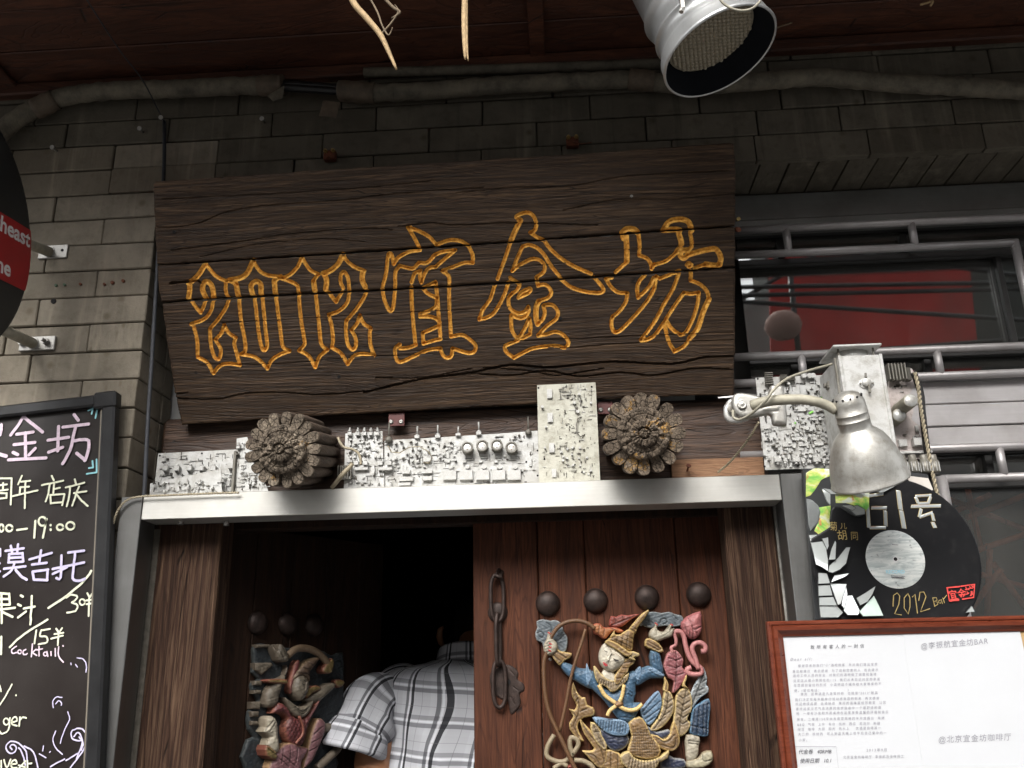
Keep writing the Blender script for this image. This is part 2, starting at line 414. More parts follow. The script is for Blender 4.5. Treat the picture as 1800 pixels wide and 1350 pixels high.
def mk_steel(name, base, rough, axis, metal=1.0, dirt=.5):
    t = NT(name); sc = [60, 60, 60]; sc[axis] = 1.2
    v = t.coord(tuple(sc)); v2 = t.coord((1, 1, 1)); n = t.noise(v, 4, 4, .6); m = t.noise(v2, 7, 6, .65); m2 = t.noise(v2, 2.4, 3, .5)
    c = t.mix(t.ramp(m, [(.42, 0.0), (.75, dirt)]), base, (base[0]*.45, base[1]*.42, base[2]*.38))
    c = t.mix(t.ramp(n, [(.3, 0.0), (.7, .25)]), c, tuple(x*.7 for x in base))
    t.bump(n, .0003, .5)
    return t.out(c, t.math('ADD', rough-.08, t.math('MULTIPLY', t.math('ADD', m2, n), .14)), metal)
STEEL = mk_steel('brushed_steel_lintel', (.62, .61, .575), .40, 0, .8, .4)
STEELV = mk_steel('brushed_steel_post', (.24, .24, .235), .36, 2, .92)  # base darkened to stand in for the dark surroundings the posts reflect
GRILLE = mk_steel('aluminium_painted_tube', (.42, .40, .40), .42, 0, .55, .6)
SIDING = mk_steel('pinkish_aluminium_panel', (.45, .43, .43), .45, 0, .25, .6)
FLASH = mk_steel('grey_metal_flashing', (.20, .20, .19), .5, 0, .5, .7)
DKFRAME = plain('dark_window_frame', (.018, .017, .016), .5)
def mk_silver(name, base, metal, rough):
    t = NT(name); v = t.coord((1, 1, 1), rnd=False); m = t.noise(v, 38, 7, .7); m2 = t.noise(v, 11, 4, .6); m3 = t.noise(v, 300, 2, .5)
    c = t.mix(t.ramp(m, [(.46, 0.0), (.7, .75)]), base, (base[0]*.42, base[1]*.38, base[2]*.32))
    c = t.mix(t.ramp(m2, [(.5, 0.0), (.7, .4)]), c, (base[0]*.62, base[1]*.57, base[2]*.5))
    t.bump(m3, .0003)
    return t.out(c, t.math('ADD', rough, t.math('MULTIPLY', m, .2)), metal)
SILVER = mk_silver('silver_spray_paint', (.54, .54, .525), .35, .32)
SILVER2 = mk_silver('yellowed_silver_paint', (.48, .47, .40), .25, .4)
SILDK = mk_silver('dark_silver_paint', (.20, .19, .165), .3, .4)
SILBK = mk_silver('near_black_silver_paint', (.05, .046, .04), .2, .45)  # dark and near-black silver tones for contrast among the board parts
PINKSIL = mk_silver('pinkish_silver_paint', (.50, .44, .42), .2, .45)
LAMPM = mk_silver('lamp_silver_paint', (.47, .46, .43), .75, .36)
LAMPN = plain('dull_neck_coating', (.30, .28, .22), .6, .1, .2, 60)
CANM = mk_steel('polished_can', (.62, .63, .63), .28, 2, .6, .3)
CANIN = plain('can_inside', (.010, .011, .014), .9, 0, .2, 30, 0, .1)
LED = plain('led_lens', (.36, .32, .24), .25, 0, .25, 300)
BLACKP = plain('black_plastic', (.012, .012, .013), .35, 0, .3, 40)
HOLE = plain('dark_hole', (.006, .005, .005), .9)
IRON = plain('rusty_iron', (.035, .022, .018), .55, .5, .5, 60, .0008)
RUST = plain('rust', (.12, .035, .015), .8, .1, .5, 80, .001)
BRASS = plain('brass', (.42, .30, .12), .4, .8, .3, 200)
ZINC = plain('zinc_plate', (.34, .33, .31), .4, .7, .3, 50, .0004)
RUBBER = plain('grey_cable', (.03, .033, .04), .6, 0, .3, 50)
CREAMC = plain('cream_wire', (.34, .29, .20), .6, 0, .25, 80)
def mk_sleeve():
    t = NT('wrapped_pipe_sleeve'); v = t.coord((1, 1, 1), rnd=False); m = t.noise(v, 22, 7, .7); w = t.noise(t.coord((60, 6, 6), rnd=False), 1.5, 3)
    c = t.ramp(m, [(.3, (.05, .044, .033)), (.5, (.12, .105, .078)), (.72, (.19, .165, .12))])
    t.bump(t.math('ADD', m, t.math('MULTIPLY', w, .8)), .003); return t.out(c, .8)
SLEEVE = mk_sleeve()
TAPE = plain('brown_tape', (.10, .075, .052), .7, 0, .35, 40, .002)
STRAW = plain('dry_palm_fibre', (.36, .25, .13), .8, 0, .3, 120)
STRAWD = plain('dusty_palm_fibre', (.14, .10, .06), .8, 0, .3, 120)
REDTAG = plain('red_brown_tag', (.10, .018, .014), .5, 0, .15, 60)
RECORD = None
def mk_record():
    t = NT('black_vinyl'); tc = t.add('ShaderNodeTexCoord'); sp = t.add('ShaderNodeVectorMath', operation='LENGTH'); t.set(sp.inputs[0], tc.outputs['Object'])
    f = t.math('SINE', t.math('MULTIPLY', sp.outputs['Value'], 4200.0)); n = t.noise(t.coord(), 60, 5); n2 = t.noise(t.coord(), 9, 4)
    c = t.mix(t.ramp(n, [(.55, 0.0), (.8, .35)]), (.006, .006, .007), (.03, .03, .028)); t.bump(f, .0002, .3)
    return t.out(c, t.math('ADD', .26, t.math('MULTIPLY', n2, .2)), 0.0, .3)
RECORD = mk_record()
LABEL = None
def mk_label():
    t = NT('record_label_print'); v = t.coord((1, 1, 1), rnd=False); n = t.noise(t.coord((4, 4, 22), rnd=False), 7, 6, .6, 1.0); d = t.noise(v, 180, 3, .7)
    c = t.ramp(n, [(.35, (.34, .38, .38)), (.55, (.58, .6, .58)), (.7, (.66, .66, .63))]); c = t.mix(t.ramp(d, [(.62, 0.0), (.7, .6)]), c, (.12, .12, .12)); return t.out(c, .4)
LABEL = mk_label()
MIRROR = None
def mk_mirror():
    t = NT('mirror_glass'); n = t.noise(t.coord(), 30, 5); c = t.mix(t.ramp(n, [(.5, 0.0), (.8, .3)]), (.66, .70, .69), (.45, .47, .45)); return t.out(c, .09, .55)  # pale, partly diffuse base puts bright reflections into the mirror colour
MIRROR = mk_mirror()
SHARD = plain('pale_green_glass', (.36, .43, .38), .08, .35, .25, 14)
PAINTING = None
def mk_painting():
    t = NT('green_splashed_painting'); v = t.coord((1, 1, 1), rnd=False); n = t.noise(v, 16, 5, .6, 2.0); n2 = t.noise(v, 33, 4, .6, 1.5)
    c = t.ramp(n, [(.3, (.10, .34, .05)), (.42, (.22, .55, .10)), (.52, (.62, .66, .16)), (.6, (.66, .70, .6)), (.72, (.55, .6, .58))])
    c = t.mix(t.ramp(n2, [(.6, 0.0), (.66, .8)]), c, (.6, .2, .08)); t.bump(n2, .0006); return t.out(c, .45)
PAINTING = mk_painting()
GREENP = plain('bright_green_paint', (.16, .42, .07), .5, 0, .3, 30)
PAPER = plain('white_paper', (.50, .51, .53), .55, 0, .02, 12, .0004)
CARD = plain('tan_backing_card', (.36, .24, .11), .8, 0, .15, 40)
INK = plain('grey_ink', (.23, .23, .26), .7); INKD = plain('dark_ink', (.05, .05, .06), .7)
GOLDPEN = plain('gold_pen', (.42, .32, .13), .4, .3, .2, 200)
REDPEN = plain('red_pen', (.62, .06, .05), .5, 0, .2, 200)
BLUEPEN = plain('pale_blue_print', (.35, .58, .66), .5)
CH_W = plain('cream_chalk', (.66, .67, .52), .8, 0, .2, 260); CH_P = plain('pink_lavender_chalk', (.66, .53, .62), .8, 0, .18, 160)
CH_V = plain('lavender_chalk', (.52, .48, .66), .8, 0, .18, 160); CH_B = plain('pale_blue_chalk', (.28, .58, .64), .8, 0, .15, 200)
CHALKB = None
def mk_board():
    t = NT('glossy_blackboard'); v = t.coord((1, 1, 1), rnd=False); n = t.noise(v, 5, 5, .6); n2 = t.noise(v, 190, 3, .7)
    c = t.mix(t.ramp(n, [(.4, 0.0), (.7, .5)]), (.013, .009, .008), (.032, .026, .023)); c = t.mix(t.ramp(n2, [(.66, 0.0), (.74, .3)]), c, (.2, .2, .18))
    return t.out(c, t.math('ADD', .2, t.math('MULTIPLY', n, .25)), 0, .5)
CHALKB = mk_board()
REDSIGN = plain('red_sign_paint', (.36, .012, .016), .35, 0, .12, 20); BLKSIGN = plain('black_sign_paint', (.016, .017, .018), .4, 0, .35, 14); WHT = plain('white_lettering', (.7, .68, .68), .5)
SKIN = None
def mk_skin():
    t = NT('tanned_skin'); n = t.noise(t.coord((1, 1, 1), rnd=False), 35, 5); c = t.mix(n, (.33, .15, .075), (.44, .21, .11)); t.b.inputs['Subsurface Weight'].default_value = .15; t.b.inputs['Subsurface Radius'].default_value = (.01, .004, .002); return t.out(c, .5)
SKIN = mk_skin()
HAIR = plain('black_hair', (.008, .007, .006), .5, 0, .3, 90); TROUS = plain('dark_trousers', (.03, .032, .04), .8)
ASPH = plain('alley_paving', (.16, .155, .15), .9, 0, .2, 3, .002)
BEADW = plain('red_awning_cloth', (.46, .032, .026), .8, 0, .4, 1.6)
LANT = plain('paper_lantern_paper', (.5, .30, .25), .8, 0, .1, 20)
def mk_glass():
    t = NT('dusty_window_glass'); g = t.add('ShaderNodeBsdfGlossy'); g.inputs['Roughness'].default_value = .015; g.inputs['Color'].default_value = (.9, .92, .92, 1)
    tr = t.add('ShaderNodeBsdfTransparent'); tr.inputs['Color'].default_value = (.85, .87, .87, 1); lw = t.add('ShaderNodeFresnel'); lw.inputs['IOR'].default_value = 1.7
    ms = t.add('ShaderNodeMixShader'); t.set(ms.inputs[0], t.math('MULTIPLY', lw.outputs[0], 2.1)); t.set(ms.inputs[1], tr.outputs[0]); t.set(ms.inputs[2], g.outputs[0])
    df = t.add('ShaderNodeBsdfDiffuse'); df.inputs['Color'].default_value = (.3, .28, .25, 1); ms2 = t.add('ShaderNodeMixShader'); n = t.noise(t.coord((3, 3, 1), rnd=False), 6, 6)
    t.set(ms2.inputs[0], t.math('MULTIPLY', n, .13)); t.set(ms2.inputs[1], ms.outputs[0]); t.set(ms2.inputs[2], df.outputs[0])
    o = t.n['Material Output']; t.t.links.new(ms2.outputs[0], o.inputs[0]); return t.m
GLASS = mk_glass()
def mk_plaid():
    t = NT('grey_white_plaid_cotton'); uv = t.add('ShaderNodeUVMap'); uv.uv_map = 'UVMap'; sp = t.add('ShaderNodeSeparateXYZ'); t.set(sp.inputs[0], uv.outputs[0])
    U, W = sp.outputs[0], sp.outputs[1]
    def band(x, per, c0, w):
        f = t.math('FRACT', t.math('DIVIDE', x, per)); d = t.math('ABSOLUTE', t.math('SUBTRACT', f, c0/per)); return t.math('LESS_THAN', d, w/per*.5)
    c = (.48, .49, .52, 1)
    col = t.mix(t.math('MULTIPLY', band(U, .060, .042, .030), .35), c[:3], (.38, .38, .41))
    col = t.mix(t.math('MULTIPLY', band(W, .076, .05, .036), .25), col, (.40, .40, .43))
    col = t.mix(t.math('MULTIPLY', band(W, .076, .012, .0092), .72), col, (.11, .11, .125)); col = t.mix(t.math('MULTIPLY', band(W, .076, .029, .0092), .62), col, (.14, .14, .155))
    col = t.mix(t.math('MULTIPLY', band(W, .076, .0205, .004), .6), col, (.74, .75, .8))
    col = t.mix(t.math('MULTIPLY', band(U, .060, .010, .0060), .78), col, (.065, .065, .075)); col = t.mix(t.math('MULTIPLY', band(U, .060, .0215, .0060), .94), col, (.018, .018, .022))
    col = t.mix(t.math('MULTIPLY', band(U, .060, .0157, .003), .6), col, (.72, .73, .78))
    col = t.mix(t.math('MULTIPLY', band(U, .060, .042, .0010), .55), col, (.15, .15, .16)); col = t.mix(t.math('MULTIPLY', band(W, .076, .053, .0010), .55), col, (.15, .15, .16))
    sc = t.add('ShaderNodeMapping'); sc.inputs['Scale'].default_value = (900, 900, 1); t.set(sc.inputs[0], uv.outputs[0]); t.bump(t.noise(sc.outputs[0], 1, 2), .0003)
    return t.out(col, .85, 0, .2)
PLAID = mk_plaid()

# ------------------------------------------------------------------ the setting: street, brick wall, eave, window
Zc = lambda k: 2.119+.0655*k          # height of brick course k
WX = -.903                            # right corner of the brick pilaster
YR = .16                              # depth of the recess behind the pilaster face
gm = MB().box((0, -3, -.05), (12, 9, .05)); street = gm.build('street', ASPH); tag(street, kind='structure')

rnd = random.Random(5)
wall = thing('brick_wall', 'grey brick wall around the doorway with upper courses darkened for shade under the eave', 'brick wall', (0, 0, 0))
bm_ = MB()
bm_.box((-1.41, .125, 2.3), (.5, .11, .7)); bm_.box((.4, .09, 2.855), (2.2, .075, .21)); bm_.box((.4, .19, 2.6), (2.2, .03, .1)); bm_.box((-1.41, .125, .8), (.5, .11, .8))
bm_.build('mortar_bed', MORTAR, wall)
def brick_mesh(nm, L, Wd, Hh, mt):
    b = MB().box((0, 0, 0), (L/2, Wd/2, Hh/2), .0022); me = mesh(nm, b.v, b.f, mt)
    return me
LB, HB, WB = .247, .0625, .118
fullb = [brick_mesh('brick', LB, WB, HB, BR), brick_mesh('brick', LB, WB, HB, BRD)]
def place_brick(x, y, z, l, w=WB, h=HB, dark=0):
    o = inst('brick', fullb[dark], wall, (x+rnd.uniform(-.001, .001), y+rnd.uniform(-.0015, .0025), z+rnd.uniform(-.0006, .0006)), (0, rnd.uniform(-.003, .003), rnd.uniform(-.003, .003)), (l/LB, w/WB, h/HB))
# pilaster front courses (k < 7), stepped bond; the right ends show on the pilaster's side
for k in range(-14, 7):
    z = Zc(k)+.0327
    if k < 0 and False: pass
    lenR = [.25, .125][k % 2]; x1 = WX
    place_brick(x1-lenR/2, .059, z, lenR-.003)
    x = x1-lenR
    for j in range(3):
        l = [.25, .19, .25][(j+k) % 3]; place_brick(x-l/2, .059, z, l-.003); x -= l
    # brick ends on the side face (the return into the recess)
    place_brick(WX-.0605, .1415, z, .121, .043)
# courses of the wall above the opening
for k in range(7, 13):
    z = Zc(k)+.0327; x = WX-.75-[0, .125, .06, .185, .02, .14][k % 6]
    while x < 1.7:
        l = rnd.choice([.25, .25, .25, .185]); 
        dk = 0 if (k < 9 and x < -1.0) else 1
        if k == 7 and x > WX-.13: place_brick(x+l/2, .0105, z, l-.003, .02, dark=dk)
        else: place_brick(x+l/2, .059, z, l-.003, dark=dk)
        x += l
# soldier bricks seen from below over the opening
zb = Zc(7)
for i in range(38):
    x = WX+.034+.0655*i
    place_brick(x, .0905, zb+.032+rnd.uniform(0, .004), .0622, .136, .062, dark=1)
# plaster at the back of the recess behind the sign
rb = MB().box((-.31, YR+.06, 2.32), (.615, .05, .265)); tag(rb.build('plaster_wall', PLASTER), 'pale plaster panel glimpsed behind the left end of the carved sign', 'wall')

# eave
eave = thing('wooden_eave', 'dark reddish timber eave boards over the top of the picture', 'eave', (0, -.4, 2.88))
for i in range(6):
    e = MB().box((.1, -.06-.128*i, 2.893+rnd.uniform(0, .004)), (2.4, .0625, .011), .002); e.build('board', EAVEW, eave)
for xx in (-.02, -1.3, 1.28):
    e = MB().box((xx, -.38, 2.877), (.018, .36, .006), .003); e.build('batten', EAVEW, eave)
MB().box((.1, -.009, 2.866), (2.3, .014, .016), .004).build('wall_strip', EAVEW, eave)
MB().box((.1, -.35, 2.93), (2.5, .42, .02)).build('roof_deck', DKFRAME, eave)

# wrapped conduit
cp = [at(x, y, -.035) for x, y in P('-40,290 0,235 45,200 100,174 160,163 230,158 300,157 400,152 492,150')]
pipe = thing('wrapped_pipe', 'grey cloth wrapped pipe sagging along the wall under the eave, torn open left of middle', 'pipe', at(600, 160, -.03))
def wavy(pts, r, s): return [r*(1+.05*sin(i*1.7+s)+.03*sin(i*4.1+s)) for i in range(len(pts))]
c1 = spl(cp, 8); MB().tube(c1, wavy(c1, .0215, 0), 14).build('sleeve', SLEEVE, pipe)
c2 = spl([at(x, y, -.035) for x, y in P('596,158 660,163 750,160 850,152 950,146 1050,142 1110,140 1160,146 1230,150 1350,142 1430,136 1500,140 1580,147 1680,152 1760,157 1860,160')], 8)
MB().tube(c2, wavy(c2, .0205, 1), 14).build('sleeve', SLEEVE, pipe)
c3 = spl([at(x, y, -.033) for x, y in P('470,150 540,154 620,160')], 6); MB().tube([p+np.array([0, 0, .006]) for p in c3], .009, 8).tube([p-np.array([0, .004, .007]) for p in c3], .009, 8).build('inner_cable', BLACKP, pipe)
for (a, b) in (((598, 160), (660, 164)), ((1105, 139), (1150, 143)), ((60, 193), (98, 175)), ((455, 151), (498, 150))):
    q = [at(a[0]+(b[0]-a[0])*t, a[1]+(b[1]-a[1])*t, -.035) for t in np.linspace(0, 1, 6)]
    MB().tube(q, [.0235, .0255, .024, .026, .0235, .025], 12).build('tape_wrap', TAPE, pipe)
Fp = wallframe(-.06); fl = [tuple(Fp.hit(x, y)) for x, y in P('568,176 598,180 590,208 575,204 560,205')]
relief('hanging_flap', fl, Fp, TAPE, pipe, h=.001, r=.004, thick=.001, cell=.004)
fl = [tuple(Fp.hit(x, y)) for x, y in P('470,168 500,150 497,172 480,178')]
relief('hanging_flap', fl, Fp, SLEEVE, pipe, h=.001, r=.004, thick=.001, cell=.004)
c4 = spl([at(x, y, .0-.02) for x, y in P('640,128 800,124 1000,118 1160,112')], 4); tag(MB().tube(c4, .012, 8).build('back_pipe', SLEEVE), 'thin dusty pipe running behind the wrapped one close under the eave', 'pipe')

# window in the recess on the right
Wy = .16
win = thing('window', 'dark window behind metal tube bars on the right, reflecting a red awning', 'window', at(1550, 700, Wy))
xl, xr = .44, 1.55
def barz(px, py, Y=.115): return at(px, py, Y)[2]
zA, zB, zC, zD, zE, zF = barz(1500, 396), barz(1500, 439.5), barz(1500, 620), barz(1620, 662), barz(1700, 787), barz(1700, 841)
xpr = at(1783, 424, .115)[0]; xpl = at(1655, 843, .115)[0]
gl = MB().box((1.0, Wy+.012, (zB+zC)/2), (.565, .003, abs(zB-zC)/2+.11)).build('pane', GLASS, win)
MB().box((1.0, Wy+.012, zF-.3), (.565, .003, .30+(zE-zF)*.9)).build('pane', GLASS, win)
fr = MB()
for z in (zA+.012, zB-.004, zC+.004, zD-.004, zE+.004, zF-.004): fr.box((1.0, Wy, z), (.57, .008, .009), .002)
fr.build('dark_rail', DKFRAME, win)
for x0, z0, z1 in [(at(px, py, .115)[0], a, b) for px, py, a, b in ((1384, 424, zA, zB), (1605, 412, zA, zB), (1410, 640, zC, zD), (1649, 632, zC, zD), (1761, 814, zE, zF))]:
    MB().box((x0-.006, Wy+.001, (z0+z1)/2), (.008, .007, abs(z1-z0)/2-.008), .001).build('mullion', DKFRAME, win)
MB().box((xpr-.022, Wy+.0015, (zB+zC)/2), (.006, .007, abs(zB-zC)/2), .001).build('mullion', DKFRAME, win)
fl_ = MB(); fl_.box((1.0, .153, 2.53), (.62, .004, .045), .002).box((1.0, .147, zA+.022), (.62, .01, .018), .004).build('flashing', FLASH, win)
MB().box((1.18, .148, 2.508), (.04, .003, .0025), .001).build('flashing_clip', FLASH, win)
room = MB(); room.box((1.0, .9, 2.1), (.62, .01, .9)).box((.39, .55, 2.1), (.01, .37, .9)).box((1.62, .55, 2.1), (.01, .37, .9)).box((1.0, .55, 2.95), (.62, .37, .01)).box((1.0, .55, 1.2), (.62, .37, .01))
room.build('room_lining', DKFRAME, win)
grl = thing('window_grille', 'silver painted tube grille across the window on the right', 'grille', at(1550, 700, .11), None)
R1 = .0092
def rod(a, b, r=R1): MB().cyl(a, b, r, n=14).build('bar', GRILLE, grl)
for z in (zA, zC, zD, zE): rod((xl-.06, .115, z), (xr, .115, z))
rod((xl-.06, .115, zB), (xpr, .115, zB)); rod((xpr, .115, zB+R1*.6), (xpr, .115, zC), R1*1.05)
rod((xpl, .115, zF), (xr, .115, zF)); rod((xpl, .115, zF+R1*.6), (xpl, .115, zF-.55), R1*1.25)
for px, py, a, b in ((1384, 424, zA, zB), (1605, 412, zA, zB), (1410, 640, zC, zD), (1649, 632, zC, zD), (1761, 814, zE, zF)):
    x0 = at(px, py, .115)[0]; MB().cyl((x0, .115, a), (x0, .115, b), R1*.95, n=14).build('short_bar', GRILLE, grl)
sid = thing('siding', 'pinkish silver horizontal panel boards under the upper window on the right', 'panelling', at(1700, 730, .13))
zs = [zD-.006, barz(1700, 705), barz(1700, 745), zE+.004]
for i in range(3):
    MB().box((1.0, .14-.002*(i == 1), (zs[i]+zs[i+1])/2), (.62, .008, (zs[i]-zs[i+1])/2-.0012), .0018).build('board', SIDING, sid)
# sticks leaning behind the lower pane
stk = wood('orange_stick', (.4, .08, .03), (.7, .17, .07), (.8, .26, .12), (12, 12, 2))
sg = thing('stick_lattice', 'orange brown crossed sticks behind the lower window pane on the right', 'lattice', at(1740, 950, .2))
for a, b, c, d in ((1700, 855, 1724, 965), (1650, 870, 1800, 930), (1715, 968, 1830, 930), (1690, 1000, 1830, 1040), (1740, 965, 1735, 1090), (1665, 905, 1740, 870), (1700, 910, 1830, 860), (1760, 1000, 1700, 1080), (1745, 990, 1810, 1080)):
    MB().cyl(at(a, b, .21), at(c, d, .235), .0065, n=8).build('stick', stk, sg)

# across the alley (seen only in the reflections)
OPH = plain('grey_brick_far', (.30, .29, .27), .9, 0, .25, 3)
def refl(px, py, Yr): q = at(px, py, 2*(Wy+.009)-Yr); return np.array([q[0], Yr, q[2]])
hz_ = refl(1320, 527, -6.1)[2]; hx_ = refl(1348, 500, -6.1)[0]
tag(MB().box((hx_-5, -6.4, hz_/2), (5, .3, hz_/2)).build('low_house', OPH), 'low grey house across the alley behind the viewer', 'house')
tag(MB().box((hx_+4, -6.0, 1.6), (7, .09, 1.6)).build('reflector_wall', plain('pale_reflector_paint', (.26, .26, .25), .9, 0, .2, 2)), 'pale shopfront wall across the alley behind the viewer', 'reflector')  # unseen pale wall added so the mirror shards reflect something brighter
tag(MB().box((hx_+5.01, -6.4, 2.9), (5, .3, 2.9)).build('tall_house', plain('dark_facade', (.05, .055, .05), .9, 0, .3, 2)), 'taller dark house across the alley behind the viewer', 'house')
def refl(px, py, Yr): q = at(px, py, 2*(Wy+.009)-Yr); return np.array([q[0], Yr, q[2]])
q = [refl(px, py, -4.6) for px, py in ((1352, 452), (1703, 446), (1714, 560), (1724, 655), (1356, 668))]
aw = MB(); n0 = len(q); aw.add([np.array(p) for p in q]+[np.array(p)+np.array([0, -.03, 0]) for p in q], [tuple(range(n0)), tuple(range(n0, 2*n0))[::-1]]+[(i, (i+1) % n0, n0+(i+1) % n0, n0+i) for i in range(n0)])
tag(aw.build('red_banner', BEADW), 'red banner hung across the alley', 'banner')
lc = refl(1377, 572, -4.0); aw = MB().lathe(lc-np.array([0, 0, .11]), (0, 0, 1), [(.0, .02), (.02, .08), (.06, .12), (.11, .135), (.16, .12), (.2, .08), (.22, .02)], 20)
tag(aw.build('paper_lantern', LANT), 'ribbed paper lantern across the alley', 'lantern')
aw = MB()
for a, b in (((1100, 508), (2000, 492)), ((1100, 524), (2000, 502)), ((1300, 420), (2000, 510)), ((1180, 600), (1480, 420)), ((1150, 520), (2000, 575)), ((1200, 640), (2000, 580))): aw.tube([refl(a[0], a[1], -3.5), refl(b[0], b[1], -3.6)], .016, 6)
aw.cyl(refl(1388, 468, -4.2), refl(1404, 620, -4.2), .022, n=8)
tag(aw.build('overhead_cable', BLACKP), 'black cables crossing the alley', 'cable')

# ------------------------------------------------------------------ doorway: steel surround, timber jambs, leaves, dark room
SX0, SX1 = at(252, 872, -.02)[0], at(1370, 832, -.02)[0]; LZ1, LZ0 = 1.8595, 1.8085
PX0, PX1 = at(213, 880, -.02)[0], at(1411, 826, -.02)[0]
sf = thing('steel_door_surround', 'brushed steel surround framing the doorway, bright lintel on two darkened posts', 'door frame', ((SX0+SX1)/2, -.02, 0))
def hollow(x0, x1, y0, y1, z0, z1): return ((x0+x1)/2, (y0+y1)/2, (z0+z1)/2), ((x1-x0)/2, (y1-y0)/2, (z1-z0)/2)
c, h = hollow(SX0+.0006, SX1-.0006, -.02, .048, LZ0, LZ1); MB().box(c, h, .0012).build('lintel', STEEL, sf)
c, h = hollow(SX0, SX1, .0495, .16, LZ1-.006, LZ1-.002); MB().box(c, h).build('ledge_plate', STEEL, sf)
c, h = hollow(PX0, SX0-.0006, -.0205, .046, 0, LZ1-.003); MB().box(c, h, .0012).build('post', STEELV, sf)
c, h = hollow(SX1+.0006, PX1, -.0205, .046, 0, LZ1+.001); MB().box(c, h, .0012).build('post', STEELV, sf)
for px, py in ((318, 922), (398, 924), (1305, 880), (1238, 882)):
    MB().cyl(at(px, py-8, .02), at(px, py, .02), .005, .006, 10).build('screw', ZINC, sf)
# mortar filler between steel and pilaster
tag(MB().box((-.862, .1, .9), (.018, .05, .9)).build('mortar_strip', MORTAR), 'rough mortar strip between the left steel post and the brick pilaster', 'mortar strip')
df = thing('timber_door_frame', 'weathered timber jambs just inside the steel surround', 'door frame', (-.2, .1, 0))
jx0, jx1 = at(280, 930, .05)[0]-.02, at(390, 930, .055)[0]
c, h = hollow(jx0, jx1, .052, .125, 0, LZ0+.03); MB().box(c, h, .004).build('jamb', JAMBW, df)
kx0, kx1 = at(1268, 890, .06)[0], at(1358, 890, .055)[0]
c, h = hollow(kx0, kx1, .052, .118, 0, LZ0+.03); MB().box(c, h, .005).build('jamb', JAMBW, df)
c, h = hollow(kx1+.001, SX1+.004, .056, .11, 0, LZ0+.03); MB().box(c, h, .003).build('filler_strip', plain('chipped_white_paint', (.22, .21, .19), .8, 0, .55, 30, .002), df)
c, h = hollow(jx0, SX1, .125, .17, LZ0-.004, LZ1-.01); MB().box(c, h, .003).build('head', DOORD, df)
# right leaf, closed
YD = .128
leaf = thing('door_leaf', 'closed right door leaf of red brown planks with iron studs and a chain', 'door', (at(1060, 1100, YD)[0], YD, 0))
ed = [at(831, 1000, YD)[0], at(945.5, 1000, YD)[0], at(1029, 1000, YD)[0], at(1191, 1000, YD)[0], at(1300, 1000, YD)[0]]
for i in range(4):
    c, h = hollow(ed[i]+.0008, ed[i+1]-.0008, YD+[.0, .002, .0015, .003][i], YD+.045, 0.1, LZ0+.006); MB().box(c, h, .0022).build('plank', DOORW, leaf)
def studs(F, pts, parent, r, mt):
    prof = [(r*.02, r*1.03), (r*.16, r*1.0), (r*.34, r*.9), (r*.52, r*.72), (r*.64, r*.45), (r*.70, r*.18), (r*.71, .0001)]
    for a, b in pts:
        MB().lathe(F.w(a, b, 0), F.n, prof, 22).build('stud', mt, parent)
Fd = wallframe(YD)
studs(Fd, [Fd.hit(x, y) for x, y in ((963, 1061), (1047, 1056), (1137, 1050), (1228, 1045))], leaf, .0248, IRON)
def c5(s): return crop(P(s), 820, 880, 2.873)
ch = thing('door_chain', 'rusty iron chain hanging on the right door leaf beside the carved archer', 'chain', at(877, 1010, YD-.01))
def oval(cx, cy, hx, hy, Y, tw):
    a, b = c5('%g,%g' % (cx, cy))[0]; p = at(a, b, Y); k = 1/(2.873*870); q = []
    for i in range(25):
        t = 2*pi*i/24; q.append(p+np.array([cos(t)*hx*k*cos(tw)+0, cos(t)*hx*k*sin(tw), (abs(sin(t))**.6)*(1 if sin(t) > 0 else -1)*hy*k]))
    return q
MB().tube([at(*c5('165,350')[0], YD), at(*c5('150,380')[0], YD-.022), at(*c5('172,392')[0], YD-.02), at(*c5('178,360')[0], YD)], .0045, 8).build('staple', IRON, ch)
MB().tube(oval(155, 490, 34, 118, YD-.014, .25), .0042, 8, caps=False).build('chain_link', IRON, ch)
MB().tube(oval(160, 700, 20, 125, YD-.016, 1.1), .0042, 8, caps=False).build('chain_link', IRON, ch)
MB().tube(oval(166, 925, 32, 112, YD-.012, .15), .0042, 8, caps=False).build('chain_link', IRON, ch)
a, b = c5('158,565')[0]; q = at(a, b, YD); MB().lathe(q+np.array([0, -.0002, 0]), (0, -1, 0), [(0, .021), (.003, .02), (.005, .015), (.0055, .0001)], 20).build('boss', IRON, ch)
F2 = wallframe(YD-.001)
o = relief('lock_plate', [tuple(F2.hit(x, y)) for x, y in spl(c5('190,830 235,838 262,870 258,902 288,925 292,958 270,975 272,1030 225,1080 208,1010 175,1002 130,960 122,870'), 4, True)], F2, IRON, None, h=.002, r=.004, thick=.003, cell=.0018,
    grooves=[([tuple(F2.hit(x, y)) for x, y in c5(s)], .0012, .001, 0) for s in ('215,850 240,880', '235,940 262,960', '225,990 245,1030', '210,905 212,925')])
tag(o, 'rusty scalloped iron lock plate low behind the chain on the right door leaf', 'lock plate')
MB().cyl(F2.w(*F2.hit(*c5('212,915')[0]), -.001), F2.w(*F2.hit(*c5('212,915')[0]), .0035), .005, n=10).build('keyhole', HOLE, o)
